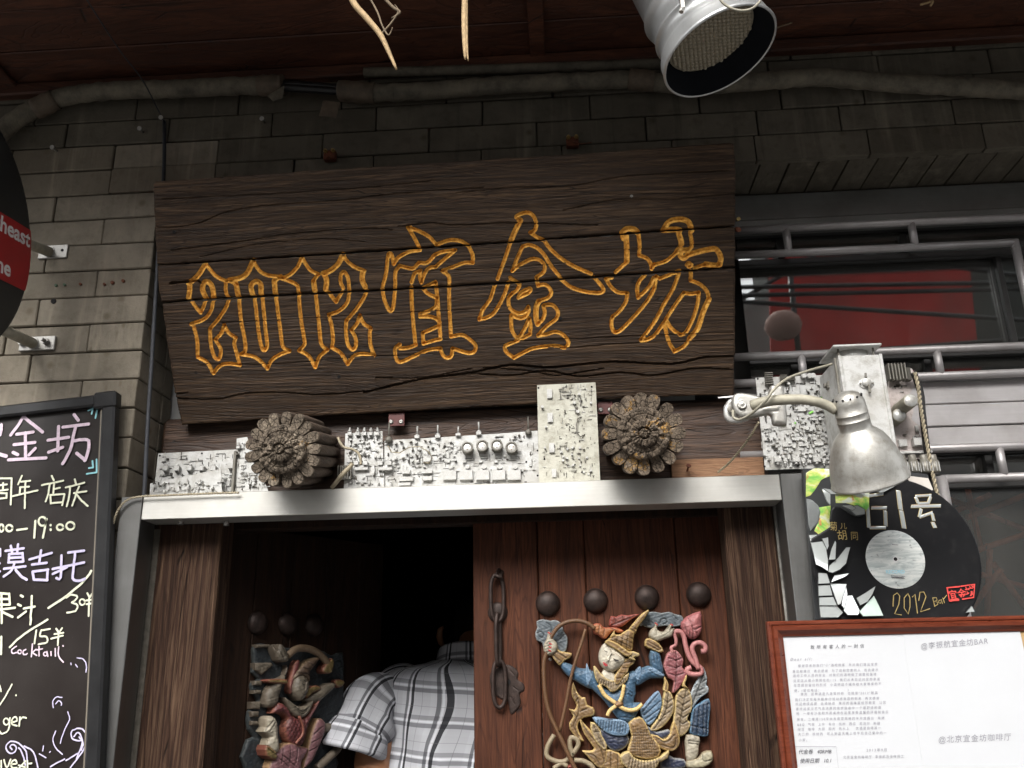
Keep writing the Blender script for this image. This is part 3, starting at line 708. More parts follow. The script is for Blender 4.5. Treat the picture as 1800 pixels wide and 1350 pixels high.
# left leaf, swung inwards
TH = radians(54); HX = at(388, 1000, .135)[0]
FL = Frame((HX, .135, 0), (cos(TH), sin(TH), 0), (sin(TH), -cos(TH), 0))
leaf2 = thing('door_leaf', 'left door leaf swung inwards into the dark with a carved figure on it', 'door', (HX, .135, 0))
e2 = [0, .09, .19, .29, .39, .47]
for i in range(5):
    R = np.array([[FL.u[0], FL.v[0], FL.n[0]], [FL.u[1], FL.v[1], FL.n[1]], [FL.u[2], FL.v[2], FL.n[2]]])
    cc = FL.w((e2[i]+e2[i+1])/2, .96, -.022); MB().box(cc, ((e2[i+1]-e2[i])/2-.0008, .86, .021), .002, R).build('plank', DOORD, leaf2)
studs(FL, [FL.hit(x, y) for x, y in ((452, 1095), (505, 1097), (551, 1099))], leaf2, .0248, IRON)
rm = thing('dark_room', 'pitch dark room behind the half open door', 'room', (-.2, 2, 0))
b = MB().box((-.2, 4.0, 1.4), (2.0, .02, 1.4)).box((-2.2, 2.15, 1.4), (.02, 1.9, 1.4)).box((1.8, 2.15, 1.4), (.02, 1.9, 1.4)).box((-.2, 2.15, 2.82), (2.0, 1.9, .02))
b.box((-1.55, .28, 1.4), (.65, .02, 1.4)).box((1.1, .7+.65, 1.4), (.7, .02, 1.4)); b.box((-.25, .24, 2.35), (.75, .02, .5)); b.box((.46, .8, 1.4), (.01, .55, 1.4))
b.build('room_wall', plain('dark_room_paint', (.02, .018, .016), .9), rm)  # near-black paint carries the darkness of the room

# ------------------------------------------------------------------ the carved sign
SF = Frame((0, -.12, 2.54), (1, 0, 0), (0, -1, -.4))
sign = thing('carved_sign', 'big dark weathered plank sign with gold carved outline characters leaning out over the doorway', 'sign', at(780, 500, -.05))
g1 = lambda s, cl=False: crop(P(s), 260, 360, 4.219)
g2 = lambda s: crop(P(s), 660, 360, 4.219)
g3 = lambda s: crop(P(s), 1020, 360, 4.22)
GL = []
def glyph(cf, gid, segs, w=.0046):
    for sg in segs.split(';'):
        sg = sg.strip(); ww = w
        if sg.startswith('*'): ww = w*1.35; sg = sg[1:]
        pts = [tuple(SF.hit(x, y)) for x, y in spl(cf(sg), 4)]
        GL.append((pts, ww*1.06, .0062, gid))
glyph(g1, 0, '*420,448 385,505 340,555 300,580;*310,600 308,650 300,690;325,715 358,760 390,800;390,800 415,750 430,690;*430,690 405,630 415,580 440,570 470,595 485,650 485,700;485,700 470,780 420,845 320,885;340,900 365,1000 370,1125;370,1130 440,1170 485,1250;485,1250 540,1190 610,1178 682,1190;682,1190 658,1100 640,1030 652,985;650,985 600,950 565,890;565,890 545,950 500,1000;500,1000 540,1070 530,1140 495,1130 468,1040 460,920;460,920 520,850 580,760 600,700;600,700 578,640 577,570;575,565 500,525 430,440')
glyph(g1, 1, '*780,412 740,500 690,540 600,560;600,560 655,590;*655,590 668,670;675,680 690,850 718,1000 722,1080 690,1108;690,1108 780,1125 835,1160 885,1215;885,1215 920,1150 980,1110 1050,1085;1050,1085 1000,1050 985,950 965,800 948,670;*945,655 937,565;955,555 985,528;985,535 880,520 820,480 780,412;*775,660 765,600 800,568 835,590 840,660;790,680 805,800 822,950 845,1060 866,1078 885,1040 875,950 860,800 848,680')
glyph(g1, 2, '1140,388 1110,460 1050,520 990,545;990,545 1060,570 1108,600 1118,650;1118,660 1135,850 1160,1000 1158,1040 1120,1080;1120,1080 1190,1120 1240,1205;1240,1205 1270,1130 1330,1075;1330,1075 1285,1030 1270,900 1245,670;*1238,635 1228,570;1228,560 1265,515;1265,515 1200,480 1140,388')
glyph(g1, 3, '*1445,368 1410,440 1350,490 1300,508;*1308,515 1325,560 1318,628;1340,650 1395,720;1395,720 1435,650;1448,618 1428,570 1435,510 1460,500 1485,550 1492,630;1492,640 1480,720 1420,785 1340,815;1340,815 1362,900 1372,1000 1365,1050;1365,1060 1430,1100 1480,1182;1480,1182 1530,1120 1600,1105 1678,1118;1678,1118 1650,1040 1645,960 1650,915;1650,915 1600,880 1570,820;1570,820 1550,880 1508,930;1508,930 1540,990 1540,1050 1515,1075 1480,1030 1468,930 1470,860;1470,860 1540,780 1600,690 1622,635;*1612,610 1590,560 1592,505;1605,490 1530,460 1475,415 1445,368')
glyph(g2, 4, '322,310 285,240 240,165;240,165 330,198 400,240 450,295;450,295 550,262 630,268 685,300;690,305 720,370 722,430;722,430 660,430 590,455 495,490;495,490 540,525 548,575;545,600 547,750 555,900 560,975;560,978 640,965 700,1000 742,1045 730,1090 680,1098 570,1065;570,1065 562,1120 530,1135 500,1115 480,1065;480,1065 380,1080 290,1120 190,1165 155,1145 145,1070 180,1035;182,1065 240,1060 297,1040;297,1040 282,900 270,750 265,610;268,575 290,510 335,488;330,490 330,540 340,577;340,577 365,510 400,468 445,460;445,460 510,405 592,335;592,335 500,348 440,370;440,370 385,428 320,430;320,430 275,472 180,452;175,455 148,500 146,600;145,620 130,760 103,785 65,700 50,620;55,600 80,500 95,370 120,370 135,440;135,440 170,390 245,350 330,335;445,572 350,618;350,618 385,655 440,685;445,575 460,700 468,820 480,970;455,690 448,750 400,785 330,808;330,830 390,828 440,840 475,870;475,895 410,925 350,950;350,950 355,1030;355,1030 420,1010 482,995')
glyph(g2, 5, '1070,115 1045,85 1120,57 1170,82 1192,140 1180,190 1148,205;1148,205 1200,240 1250,262;1255,270 1300,330 1380,400 1480,460 1600,512;1625,540 1660,580 1690,625 1670,652 1560,645 1450,610 1375,550;1365,530 1300,450 1250,370 1200,320 1140,297 1090,310;1090,310 1058,380 1015,490;1015,490 1080,440 1160,403 1220,412 1255,455 1245,500 1195,535;1195,545 1205,600;1205,598 1260,592 1302,640 1285,685 1210,715;*1210,715 1193,760 1190,830 1203,885;1203,885 1240,850 1255,800 1245,750;1250,745 1310,742 1352,790 1340,845 1270,900 1205,968;1205,970 1270,960 1340,942 1400,972 1432,1020 1405,1060 1330,1045 1180,1062 1100,1095 1025,1135;1025,1135 970,1090 960,1050 985,1035 1060,1005 1145,962;1145,962 1150,900 1140,842;1140,842 1100,930 1055,985 1012,930 1005,820;1010,815 1060,840 1110,830 1135,790 1133,755;1133,755 1110,790 1060,805 1000,770 985,700 1010,660;1010,660 1045,635 1068,590 1025,560 1000,540;985,575 950,680 880,800 820,838 768,850;768,850 800,770 850,700 885,590;905,550 960,400 1000,280;*1005,265 1040,185 1075,115;1060,690 1080,650 1145,620 1138,650 1060,690')
glyph(g3, 6, '*310,205 345,178 400,182 428,208;*340,232 345,330 345,420;310,235 318,255;345,425 300,465 262,500;235,540 190,547;190,547 230,610 280,648 350,655;350,655 338,720 290,790 240,830;240,830 230,880 245,935 262,945;262,945 300,930 400,830 500,710 550,620;550,620 565,530;545,540 510,610 430,688;430,688 422,620 440,565 478,522;432,225 440,300 437,370;437,375 490,395 520,430 530,470;530,475 550,440;550,445 640,415 715,350;*715,350 750,290 730,210;*740,188 700,182 615,188;*615,188 660,125 740,108 800,125 828,188;815,205 828,300 800,340;*790,335 750,345 745,380 770,395 800,370;*800,370 870,350 960,330 1010,332 1042,390 1035,445;*1035,445 1000,450 930,440;930,440 850,468;822,492 820,560;820,560 890,590 940,640 955,700;*955,700 910,800 870,920 812,990;812,995 770,1050 700,1088;700,1088 660,1020 635,930 625,870;625,870 550,970 485,1003 450,1003;450,1003 550,870 620,740 690,620 738,490;725,492 660,520 590,547;590,547 565,530;770,652 820,660 880,650;880,650 870,740 835,850 785,945 745,965;745,965 680,920 635,850;635,850 700,750 770,652;790,445 805,432 825,445 808,460 790,445')
t = NT('sign_wood_with_gold')
# same wood as SIGNW plus gold paint that lies in the grooves
def sign_mat():
    m = SIGNW.copy(); m.name = 'sign_wood_gold_grooves'; nt = m.node_tree; b = nt.nodes['Principled BSDF']
    at_ = nt.nodes.new('ShaderNodeAttribute'); at_.attribute_name = 'groove'
    rp = nt.nodes.new('ShaderNodeValToRGB'); rp.color_ramp.elements[0].position = .56; rp.color_ramp.elements[1].position = .66; nt.links.new(at_.outputs['Fac'], rp.inputs[0])
    ms = nt.nodes.new('ShaderNodeMath'); ms.operation = 'MULTIPLY'; nt.links.new(rp.outputs[0], ms.inputs[0])
    tc = nt.nodes.new('ShaderNodeTexCoord'); n2 = nt.nodes.new('ShaderNodeTexNoise'); n2.inputs['Scale'].default_value = 150; nt.links.new(tc.outputs['Object'], n2.inputs['Vector'])
    r2 = nt.nodes.new('ShaderNodeValToRGB'); r2.color_ramp.elements[0].position = .18; r2.color_ramp.elements[1].position = .28; nt.links.new(n2.outputs[0], r2.inputs[0]); nt.links.new(r2.outputs[0], ms.inputs[1])
    old = b.inputs['Base Color'].links[0].from_socket
    r3 = nt.nodes.new('ShaderNodeValToRGB'); r3.color_ramp.elements[0].position = .3; r3.color_ramp.elements[0].color = (.50, .19, .015, 1); r3.color_ramp.elements[1].position = .7; r3.color_ramp.elements[1].color = (.95, .54, .11, 1); nt.links.new(n2.outputs[0], r3.inputs[0])
    mx = nt.nodes.new('ShaderNodeMix'); mx.data_type = 'RGBA'; nt.links.new(ms.outputs[0], mx.inputs[0]); nt.links.new(old, mx.inputs[6]); nt.links.new(r3.outputs[0], mx.inputs[7]); nt.links.new(mx.outputs[2], b.inputs['Base Color'])
    return m
SIGNG = sign_mat()
def sp2(s): return [tuple(SF.hit(x, y)) for x, y in P(s)]
def rough_edge(pts, n, amp, seed):
    r = random.Random(seed); out = []
    for i in range(len(pts)):
        a = np.array(pts[i]); b = np.array(pts[(i+1) % len(pts)]); L = np.linalg.norm(b-a); k = max(1, int(L/.012)); d = (b-a)/max(L, 1e-9); nn = np.array([-d[1], d[0]])
        for j in range(k):
            p = a+(b-a)*j/k; out.append(tuple(p+nn*(r.gauss(0, amp) if j else 0)))
    return out
cracks = []
for s, w, dp in (('262,700 300,694 330,690', .0016, .006), ('640,690 735,668 830,655 895,642 960,646 1020,641 1080,636 1180,640 1240,628 1292,626', .0028, .008), ('660,664 740,664 830,648', .0014, .004), ('830,657 900,660 960,652 1020,662 1090,655 1150,660 1220,648 1292,650', .0022, .006),
                 ('300,700 380,702 430,692 500,690 560,694 640,688', .0018, .005), ('850,646 930,652 980,660 1060,648', .0016, .005), ('300,498 342,494 352,497', .003, .008), ('900,600 1000,596 1130,590 1290,585', .0008, .0014),
                 ('270,398 300,400 350,392 400,372 480,360 600,352 700,340 850,330', .0009, .0016), ('300,440 420,425 520,410 650,402 690,404', .0009, .0018), ('350,452 450,430 560,420 640,425', .0007, .0014), ('700,398 760,392 800,396 900,392 1050,396', .0009, .002), ('800,340 900,330 1000,328 1100,310 1280,300', .0008, .0015),
                 ('300,570 500,562 700,550 900,540', .0007, .0012), ('950,610 1000,612 1100,604 1290,598', .0008, .0016), ('320,640 480,640 600,630 760,622', .0008, .0012), ('285,350 400,345 520,338 640,330 760,318', .0007, .0013), ('990,370 1080,352 1190,350 1290,340', .0009, .0015),
                 ('700,480 800,474 900,470 1000,462', .0006, .001), ('1050,440 1150,436 1290,425', .0007, .0012)):
    k_ = 1.6 if w < .001 else 1.0; cracks.append(([tuple(SF.hit(x, y)) for x, y in spl(P(s), 5)], w*k_, dp*k_, 99))
def ripple(seed, bow):
    def f(G):
        x, y = G[:, 0], G[:, 1]; yy = y+.006*np.sin(x*7+seed)+.003*np.sin(x*19+seed*2)
        g = .0003*np.sin(yy*820+2.2*np.sin(x*5+seed))+.0003*np.sin(yy*1900+3*np.sin(x*9+seed)+seed)
        return g*(.4+.6*np.sin(x*3+yy*30+seed)**2)+bow*np.sin(x*2.2+seed)
    return f
names = {0: 'carved_digit', 1: 'carved_digit', 2: 'carved_digit', 3: 'carved_digit', 4: 'carved_character', 5: 'carved_character', 6: 'carved_character'}
bt = '268,323 272,318 380,311 500,303 650,293 800,283 950,274 1100,264 1200,256 1284,250 1291,252 1294,300 1293,396 1200,402 1050,413 900,424 750,434 600,444 400,457 275,465 271,400'
bmid = '275,467 400,459 600,446.5 750,436.5 900,426.5 1050,415.5 1200,404.5 1293,399 1293,468.5 1200,475 1050,485 900,495 700,507 500,517 345,525 300,529.5 283,531 278,510'
bb = '284,534 330,530 500,520 700,510 900,498 1050,488 1200,478 1293,471.5 1292,600 1291,697 1250,695 1160,698 1060,702 940,711 800,718 640,728 500,736 420,741 319,747 307,693 293,602 288,565'
for s, sd_, bow in ((bt, 1.0, .001), (bmid, 2.3, .0005), (bb, 4.1, .0015)):
    O = rough_edge(sp2(s), 3, .0006, int(sd_*10)); A = np.array(O)
    box = (A.min(0)-.01, A.max(0)+.01)
    def hits(pl):
        q = np.array(pl); return not ((q.max(0) < box[0]).any() or (q.min(0) > box[1]).any())
    gs = [g for g in GL+cracks if hits(g[0])]
    relief('board', O, SF, SIGNW, sign, h=.005, r=.006, thick=.034, cell=.00175, grooves=gs, extra=ripple(sd_, bow), split=names, mats2=SIGNG, d0=-.005)
for px, py in ((306, 408), (596, 662), (345, 655), (1110, 345), (985, 560)):
    a, b = SF.hit(px, py); MB().cyl(SF.w(a, b, -.002), SF.w(a, b, .0012), .0042, .0035, 9).build('nail_hole', HOLE if px != 1110 else ZINC, sign)
MB().cyl(SF.w(*SF.hit(1298, 385), -.01), SF.w(*SF.hit(1298, 385), .004), .004, n=8).build('brass_screw', BRASS, sign)
MB().cyl(SF.w(*SF.hit(1296, 402), -.012), SF.w(*SF.hit(1300, 404), -.002), .005, n=8).build('bolt', RUST, sign)
# hanging brackets and red tags
for px, py, nm in ((580, 268, 'left'), (1006, 244, 'right')):
    q = at(px, py, -.012); b = thing('wall_bracket', 'rusty two nut plate on dark bricks %s' % ('above the left part of the big sign' if nm == 'left' else 'above the middle of the big sign'), 'bracket', q, 'brackets above the sign')
    MB().box(q+np.array([0, .003, -.008]), (.014, .008, .012), .002).build('plate', RUST, b)
    for s in (-1, 1):
        MB().cyl(q+np.array([s*.0088, -.002, 0]), q+np.array([s*.0088, -.009, 0]), .0052, n=6, smooth=False).cyl(q+np.array([s*.0088, -.009, 0]), q+np.array([s*.0088, -.014, 0]), .0026, n=8).build('nut', BRASS, b)
    MB().tube([q+np.array([.0, -.004, -.012]), q+np.array([.006 if nm == 'left' else .02, -.02, -.028]), q+np.array([.008 if nm == 'left' else .04, -.05, -.045])], .0012, 5).build('wire', RUST, b)
for px0, px1, py0, py1, lab, nn in ((683, 711, 727, 748, 'red brown tag with two screws above the long circuit board', (687.5, 705)), (1050, 1078, 707, 727, 'red brown tag half hidden left of the right carved log end', (1056, 1072))):
    q = at((px0+px1)/2, (py0+py1)/2, .088); b = thing('red_tag', lab, 'tag', q, 'red brown mounting tags')
    a0, a1 = at(px0, py0, .088), at(px1, py1, .088); MB().box(q, (abs(a1[0]-a0[0])/2, .0015, abs(a0[2]-a1[2])/2+.001), .001).build('plate', REDTAG, b)
    for sx in nn:
        s = at(sx, py1-6.5, .086); MB().lathe(s+np.array([0, -.0003, 0]), (0, -1, 0), [(0, .0052), (.0015, .0045), (.0018, .002), (.0008, .0001)], 12).build('screw', ZINC, b)
# beam behind the ledge
beam = thing('timber_beam', 'dark grooved timber beam lying above the lintel behind the circuit boards', 'beam', (-.2, .12, LZ1))
bx0, bx1 = at(284, 760, .11)[0], at(1343, 760, .11)[0]
zt = at(640, 738, .11)[2]+.02
c, h = hollow(bx0, bx1, .11, .158, LZ1+.002, zt); MB().box(c, h, .008).build('timber', BEAMW, beam)
q0, q1 = at(1180, 818, .095), at(1345, 838, .095); c, h = hollow(q0[0], q1[0], .095, .108, LZ1+.001, q0[2]+.012)
tag(MB().box(c, h, .001).build('wood_offcut', PALEW), 'raw pale wood offcut lying at the right end of the ledge', 'wood strip')
q = at(1208, 828, .09); tag(MB().cyl(q, q+np.array([.002, -.012, .008]), .0022, n=8).cyl(q+np.array([.002, -.012, .008]), q+np.array([.0024, -.0135, .009]), .0055, n=8).build('nail', RUST), 'rusty bent nail in the pale wood offcut', 'nail')

# ------------------------------------------------------------------ carved log ends (gate pins)
def mk_cracked(name, base, hi, gold):
    t = NT(name); v = t.coord((1, 1, 1), rnd=False); wv = t.noise(v, 60, 3); 
    vv = t.add('ShaderNodeVectorMath', operation='MULTIPLY_ADD'); nc = t.add('ShaderNodeTexNoise'); t.set(nc.inputs['Vector'], v); nc.inputs['Scale'].default_value = 90
    t.set(vv.inputs[0], nc.outputs[1]); vv.inputs[1].default_value = (.008, .008, .008); t.set(vv.inputs[2], v)
    e = t.vor(vv.outputs[0], 95); e2 = t.vor(vv.outputs[0], 230); n = t.noise(v, 30, 6, .65); n3 = t.noise(v, 260, 5, .7)
    ck = t.math('MULTIPLY', t.ramp(e, [(0.0, 0.0), (.05, 1.0)]), t.ramp(e2, [(0.0, .55), (.06, 1.0)]))
    c = t.ramp(t.math('ADD', t.math('MULTIPLY', n, .6), t.math('MULTIPLY', n3, .4)), [(.35, tuple(x*.5 for x in base)), (.52, base), (.68, hi)])
    gp = t.noise(v, 34, 3, .6); c = t.mix(t.math('MULTIPLY', t.ramp(gp, [(gold, 0.0), (gold+.05, .8)]), t.ramp(n3, [(.45, 0.0), (.55, 1.0)])), c, (.42, .22, .04))
    c = t.mix(ck, tuple(x*.12 for x in base), c); t.bump(t.math('ADD', ck, t.math('MULTIPLY', n3, .35)), .003); return t.out(c, .9, 0, .2)
CRK = mk_cracked('cracked_old_wood', (.19, .152, .115), (.42, .35, .265), .66); CRKG = mk_cracked('cracked_old_wood_gilt', (.17, .132, .098), (.38, .30, .22), .57)
LOGS = wood('log_side_wood', (.03, .02, .013), (.09, .062, .043), (.17, .125, .09), (24, 1.5, 24), 1.0, .8, .002, .4)
def log_end(px, py, Rr, tilt, label, npet, mt, seed, back):
    cpt = at(px, py, -.13); F = Frame(cpt, (1, 0, 0), tilt)
    root = thing('carved_log_end', label, 'gate pin', cpt); L = .235
    r = random.Random(seed); da = 2*pi/npet
    d = -F.n*L + np.array(back)*L
    for k in range(npet):                       # petals: round rods running back along the log
        a = k*da+r.uniform(-.03, .03); rr = Rr*r.uniform(.97, 1.02); hw = da*.47
        V = []; Fc = []; prof = []
        for t in np.linspace(-1, 1, 9): prof.append((rr*(.84+.16*sqrt(max(0, 1-t*t))), a+hw*t))
        inner = Rr*.54
        ring0 = [(q, an) for q, an in prof]+[(inner, a+hw), (inner, a-hw)]
        b = MB(); nr = len(ring0); lev = [(0.0, .93), (.004, .985), (.010, 1.0), (.05, 1.0), (1, 1.0)]
        for (z, s) in lev:
            for i, (q, an) in enumerate(ring0):
                cx, cy_ = cos(a)*Rr*.8, sin(a)*Rr*.8; x, y = cos(an)*q, sin(an)*q; x = cx+(x-cx)*s; y = cy_+(y-cy_)*s
                wob = .0012*sin(7*an+seed+z*3)
                p = F.w(x, y, .002*sin(k*2.3)+wob) if z == 0 else F.w(x, y, .002*sin(k*2.3))
                V.append(p+d*(z if z < 1 else 1.0) if z == 0 or z == 1 else p - F.n*z)
        for j in range(len(lev)-1):
            for i in range(nr): Fc.append((j*nr+i, (j+1)*nr+i, (j+1)*nr+(i+1) % nr, j*nr+(i+1) % nr))
        Fc.append(tuple(range(nr)))
        b.add(V, Fc, False); b.build('petal', [mt, LOGS][0], root)
        # shade the long side as plain wood
        me = root.children[-1].data; me.materials.append(LOGS)
        for pl in me.polygons:
            if pl.index >= nr*2 and pl.index < len(me.polygons)-1: pl.material_index = 1
            if nr <= pl.index < len(me.polygons)-1: pl.use_smooth = True
    # middle ring and heart: carved height field
    def outl(R0, n, am, sd): return [((R0*(1+am*abs(sin(n*a/2+sd))))*cos(a), (R0*(1+am*abs(sin(n*a/2+sd))))*sin(a)) for a in np.linspace(0, 2*pi, 90)[:-1]]
    def lump(sd):
        def f(G):
            rr = np.hypot(G[:, 0], G[:, 1]); an = np.arctan2(G[:, 1], G[:, 0]); return .0018*np.sin(9*an+sd)*np.sin(rr*180+sd)+.001*np.sin(21*an+sd*2)
        return f
    def radial(n, r0, r1, sd): 
        rr = random.Random(sd); o = []
        for k in range(n):
            a = 2*pi*k/n+rr.uniform(-.2, .2); o.append(([(cos(a+rr.uniform(-.08, .08))*q, sin(a+rr.uniform(-.08, .08))*q) for q in np.linspace(r0, r1, 4)], .0009, .0026, 0))
        return o
    relief('ring', outl(Rr*.62, 11, .035, seed), F, mt, root, d0=.006, h=.009, r=.009, thick=.03, cell=.0017, extra=lump(seed), grooves=radial(9, Rr*.36, Rr*.60, seed)+[(ell(0, 0, Rr*.47, Rr*.46, 30), .0012, .002, 0)])
    relief('heart', outl(Rr*.33, 7, .05, seed*2), F, mt, root, d0=.017, h=.008, r=.008, thick=.02, cell=.0015, extra=lump(seed+2), grooves=radial(5, .014, Rr*.3, seed+7)+[(ell(0, 0, Rr*.14, Rr*.13, 20), .002, .007, 0)])
    MB().cyl(F.w(0, 0, .0), F.w(0, 0, -L*.95), Rr*.62, n=24).build('core', LOGS, root)
    return root
log_end(497, 790, .075, (-.34, -1, -.20), 'left carved round log end standing on the lintel, grey brown and deeply cracked', 17, CRK, 3, (-.1, 0, .02))
log_end(1131, 762, .079, (.12, -1, -.22), 'right carved round log end standing on the lintel, with flecks of gold leaf', 16, CRKG, 8, (.05, 0, .02))

# ------------------------------------------------------------------ circuit boards sprayed silver
def unit(nm, fn, mt):
    b = MB(); fn(b); me = mesh(nm, b.v, b.f, mt); me.polygons.foreach_set('use_smooth', b.sm); return me
# prototypes in a local system x right, y up, z towards the viewer; instances carry the board's rotation
U = {}
def cap_(b): b.cyl((0, 0, 0), (0, 0, 1), .5, n=12); b.cyl((0, 0, 1), (0, 0, 1.03), .42, n=12)
def chip_(b):
    b.box((0, 0, .5), (.5, .32, .4), .04)
    for i in range(7):
        for s in (-1, 1): b.box((-.42+.14*i, s*.38, .2), (.03, .06, .2))
def res_(b):
    b.tube([(-.3, 0, .35), (-.24, 0, .35), (.24, 0, .35), (.3, 0, .35)], [.16, .22, .22, .16], 8); b.box((-.42, 0, .2), (.12, .04, .04)); b.box((.42, 0, .2), (.12, .04, .04)); b.box((-.5, 0, .1), (.03, .03, .12)); b.box((.5, 0, .1), (.03, .03, .12))
def disc_(b): b.cyl((0, -.12, .55), (0, .12, .55), .5, n=12)
def trim_(b): b.box((0, 0, .4), (.5, .45, .4), .05); b.cyl((0, 0, .8), (0, 0, 1.0), .3, n=10)
def pot_(b): b.box((0, -.25, .3), (.34, .22, .3), .04); b.cyl((0, -.05, .32), (0, .14, .32), .22, n=12); b.cyl((0, .14, .32), (0, 1.25, .32), .11, n=10); b.box((0, -.5, .1), (.3, .06, .1))
def bigpot_(b): b.cyl((0, -.45, .4), (0, 0, .4), .46, n=16); b.cyl((0, 0, .4), (0, .12, .4), .22, n=12); b.cyl((0, .12, .4), (0, 1.5, .4), .11, n=10)
def rca_(b): b.box((0, -.2, .4), (.4, .3, .36), .05); b.cyl((0, .1, .45), (0, .5, .45), .32, n=14); b.cyl((0, .5, .45), (0, .85, .45), .18, n=12); b.box((0, -.52, .35), (.32, .04, .1))
def relay_(b): b.box((0, 0, .3), (.5, .5, .28), .03); b.box((0, 0, .585), (.42, .42, .008))
def sink_(b):
    b.box((0, 0, .5), (.3, .5, .12), .01)
    for i in range(6): b.box((-.45+.18*i, 0, .6), (.03, .5, .4))
def trans_(b): b.box((0, 0, .4), (.32, .1, .4), .03); b.box((-.2, 0, .06), (.03, .03, .1)); b.box((.2, 0, .06), (.03, .03, .1)); b.box((0, 0, .06), (.03, .03, .1))
def jack_(b): b.box((0, .1, .45), (.46, .4, .42), .05); b.cyl((0, .5, .5), (0, .8, .5), .26, n=12); b.box((-.3, -.4, .3), (.05, .14, .3)); b.box((.3, -.4, .3), (.05, .14, .3))
def slot_(b): b.box((0, 0, .25), (.5, .1, .25), .03)
for nm, fn, mt in (('capacitor', cap_, SILVER), ('chip', chip_, SILVER), ('resistor', res_, SILDK), ('ceramic_disc', disc_, SILDK), ('trimmer', trim_, SILVER), ('potentiometer', pot_, SILVER), ('knob_potentiometer', bigpot_, SILDK),
                   ('phono_socket', rca_, SILVER), ('relay', relay_, SILVER), ('heat_sink', sink_, SILDK), ('transistor', trans_, SILDK), ('jack_socket', jack_, SILVER), ('slot_header', slot_, SILVER)): U[nm] = unit(nm, fn, mt)
class Board:
    def __init__(s, label, pts, Y, th=.0016, mt=None, lean=0.0, seed=1, name='circuit_board', group='silver sprayed circuit boards', rim=True):
        s.F = Frame((0, Y, at(*pts[0], Y)[2]), (1, 0, 0), (0, -1, -lean)); s.r = random.Random(seed); s.mt = mt or SILVER
        uv = [s.F.hit(*p) for p in pts]; s.uv = uv; c = np.mean(uv, 0)
        s.root = thing(name, label, 'circuit board', s.F.w(c[0], min(q[1] for q in uv)), group)
        relief('board_sheet', [tuple(q) for q in uv], s.F, s.mt, s.root, d0=0, h=0, r=.002, thick=th, cell=.004)
        s.n = 0; s.deb = MB(); s.dark = MB(); s.R = s.F.rot()
    def put(s, kind, px, py, sx, sy=None, sz=None, rot=0.0, mt=None):
        """sizes in millimetres"""
        a, b = s.F.hit(px, py); sx *= .001; sy = sx if sy is None else sy*.001; sz = sx if sz is None else sz*.001
        o = bpy.data.objects.new(kind, U[kind]); COL.objects.link(o); o.parent = s.root
        o.location = Vector([float(t) for t in s.F.w(a, b, 0)])-wloc(s.root); o.rotation_euler = (s.R @ Matrix.Rotation(rot, 3, 'Z')).to_euler(); o.scale = (sx, sy, sz); s.n += 1; return o
    def rndpt(s, box=None):
        x0, y0, x1, y1 = box; return s.r.uniform(x0, x1), s.r.uniform(y0, y1)
    def fill(s, box, n, kinds='capacitor capacitor resistor ceramic_disc transistor trimmer chip resistor', k=1.0):
        ks = kinds.split(); pl = []
        for i in range(n*4):
            if len(pl) >= n: break
            p = s.rndpt(box)
            if any(abs(p[0]-q[0]) < 8*k and abs(p[1]-q[1]) < 7*k for q in pl): continue
            pl.append(p); kd = s.r.choice(ks); m = s.r.uniform(.8, 1.25)*k
            if kd == 'capacitor': s.put(kd, *p, 6.5*m, 6.5*m, s.r.uniform(6, 12)*m)
            elif kd == 'chip': s.put(kd, *p, 15*m, 9*m, 4*m, s.r.choice([0, 0, pi/2]))
            elif kd == 'resistor': s.put(kd, *p, 11*m, 8*m, 7*m, s.r.choice([0, pi/2]))
            elif kd == 'ceramic_disc': s.put(kd, *p, 7*m, 7*m, 7*m, s.r.uniform(0, 3))
            elif kd == 'transistor': s.put(kd, *p, 8*m, 9*m, 10*m, s.r.choice([0, pi/2, .4]))
            elif kd == 'trimmer': s.put(kd, *p, 7*m, 7*m, 6*m)
    def debris(s, box, n, k=1.0, dark=.5):
        """solder points, tracks, pins, holes: too small to pick apart"""
        for i in range(n):
            p = s.F.hit(*s.rndpt(box)); q = s.r.random(); t = s.dark if s.r.random() < dark else s.deb
            R = np.array(s.R)
            if q < .35: L = s.r.uniform(.002, .009)*k; W = .0004; ax = s.r.random() < .6; t.box(s.F.w(p[0], p[1], .0006), (L if ax else W, W if ax else L, .0007), 0, R)
            elif q < .6: t.cyl(s.F.w(p[0], p[1], 0), s.F.w(p[0], p[1], s.r.uniform(.001, .004)*k), s.r.uniform(.0007, .0014)*k, n=6)
            elif q < .85:
                m = s.r.randint(3, 7); ax = s.r.random() < .6
                for j in range(m): t.box(s.F.w(p[0]+(.0022*j if ax else 0), p[1]+(0 if ax else .0022*j), .0012), (.0005, .0009, .0014), 0, R)
            else: t.box(s.F.w(p[0], p[1], .002), (s.r.uniform(.001, .003)*k, s.r.uniform(.001, .003)*k, .002*k), .0003, R)
    def done(s):
        if s.deb.v: o = s.deb.build('solder_bits', SILVER, s.root); o['kind'] = 'stuff'
        if s.dark.v: o = s.dark.build('near_black_bits', SILBK, s.root); o['kind'] = 'stuff'
    def holes(s, pts):
        m = MB()
        for p in pts: a, b = s.F.hit(*p); m.cyl(s.F.w(a, b, -.0005), s.F.w(a, b, .0006), .0022, n=8)
        if len(pts) == 1: m.build('mounting_hole', HOLE, s.root)
        else:
            for p in pts: a, b = s.F.hit(*p); MB().cyl(s.F.w(a, b, -.0005), s.F.w(a, b, .0006), .0022, n=8).build('mounting_hole', HOLE, s.root)
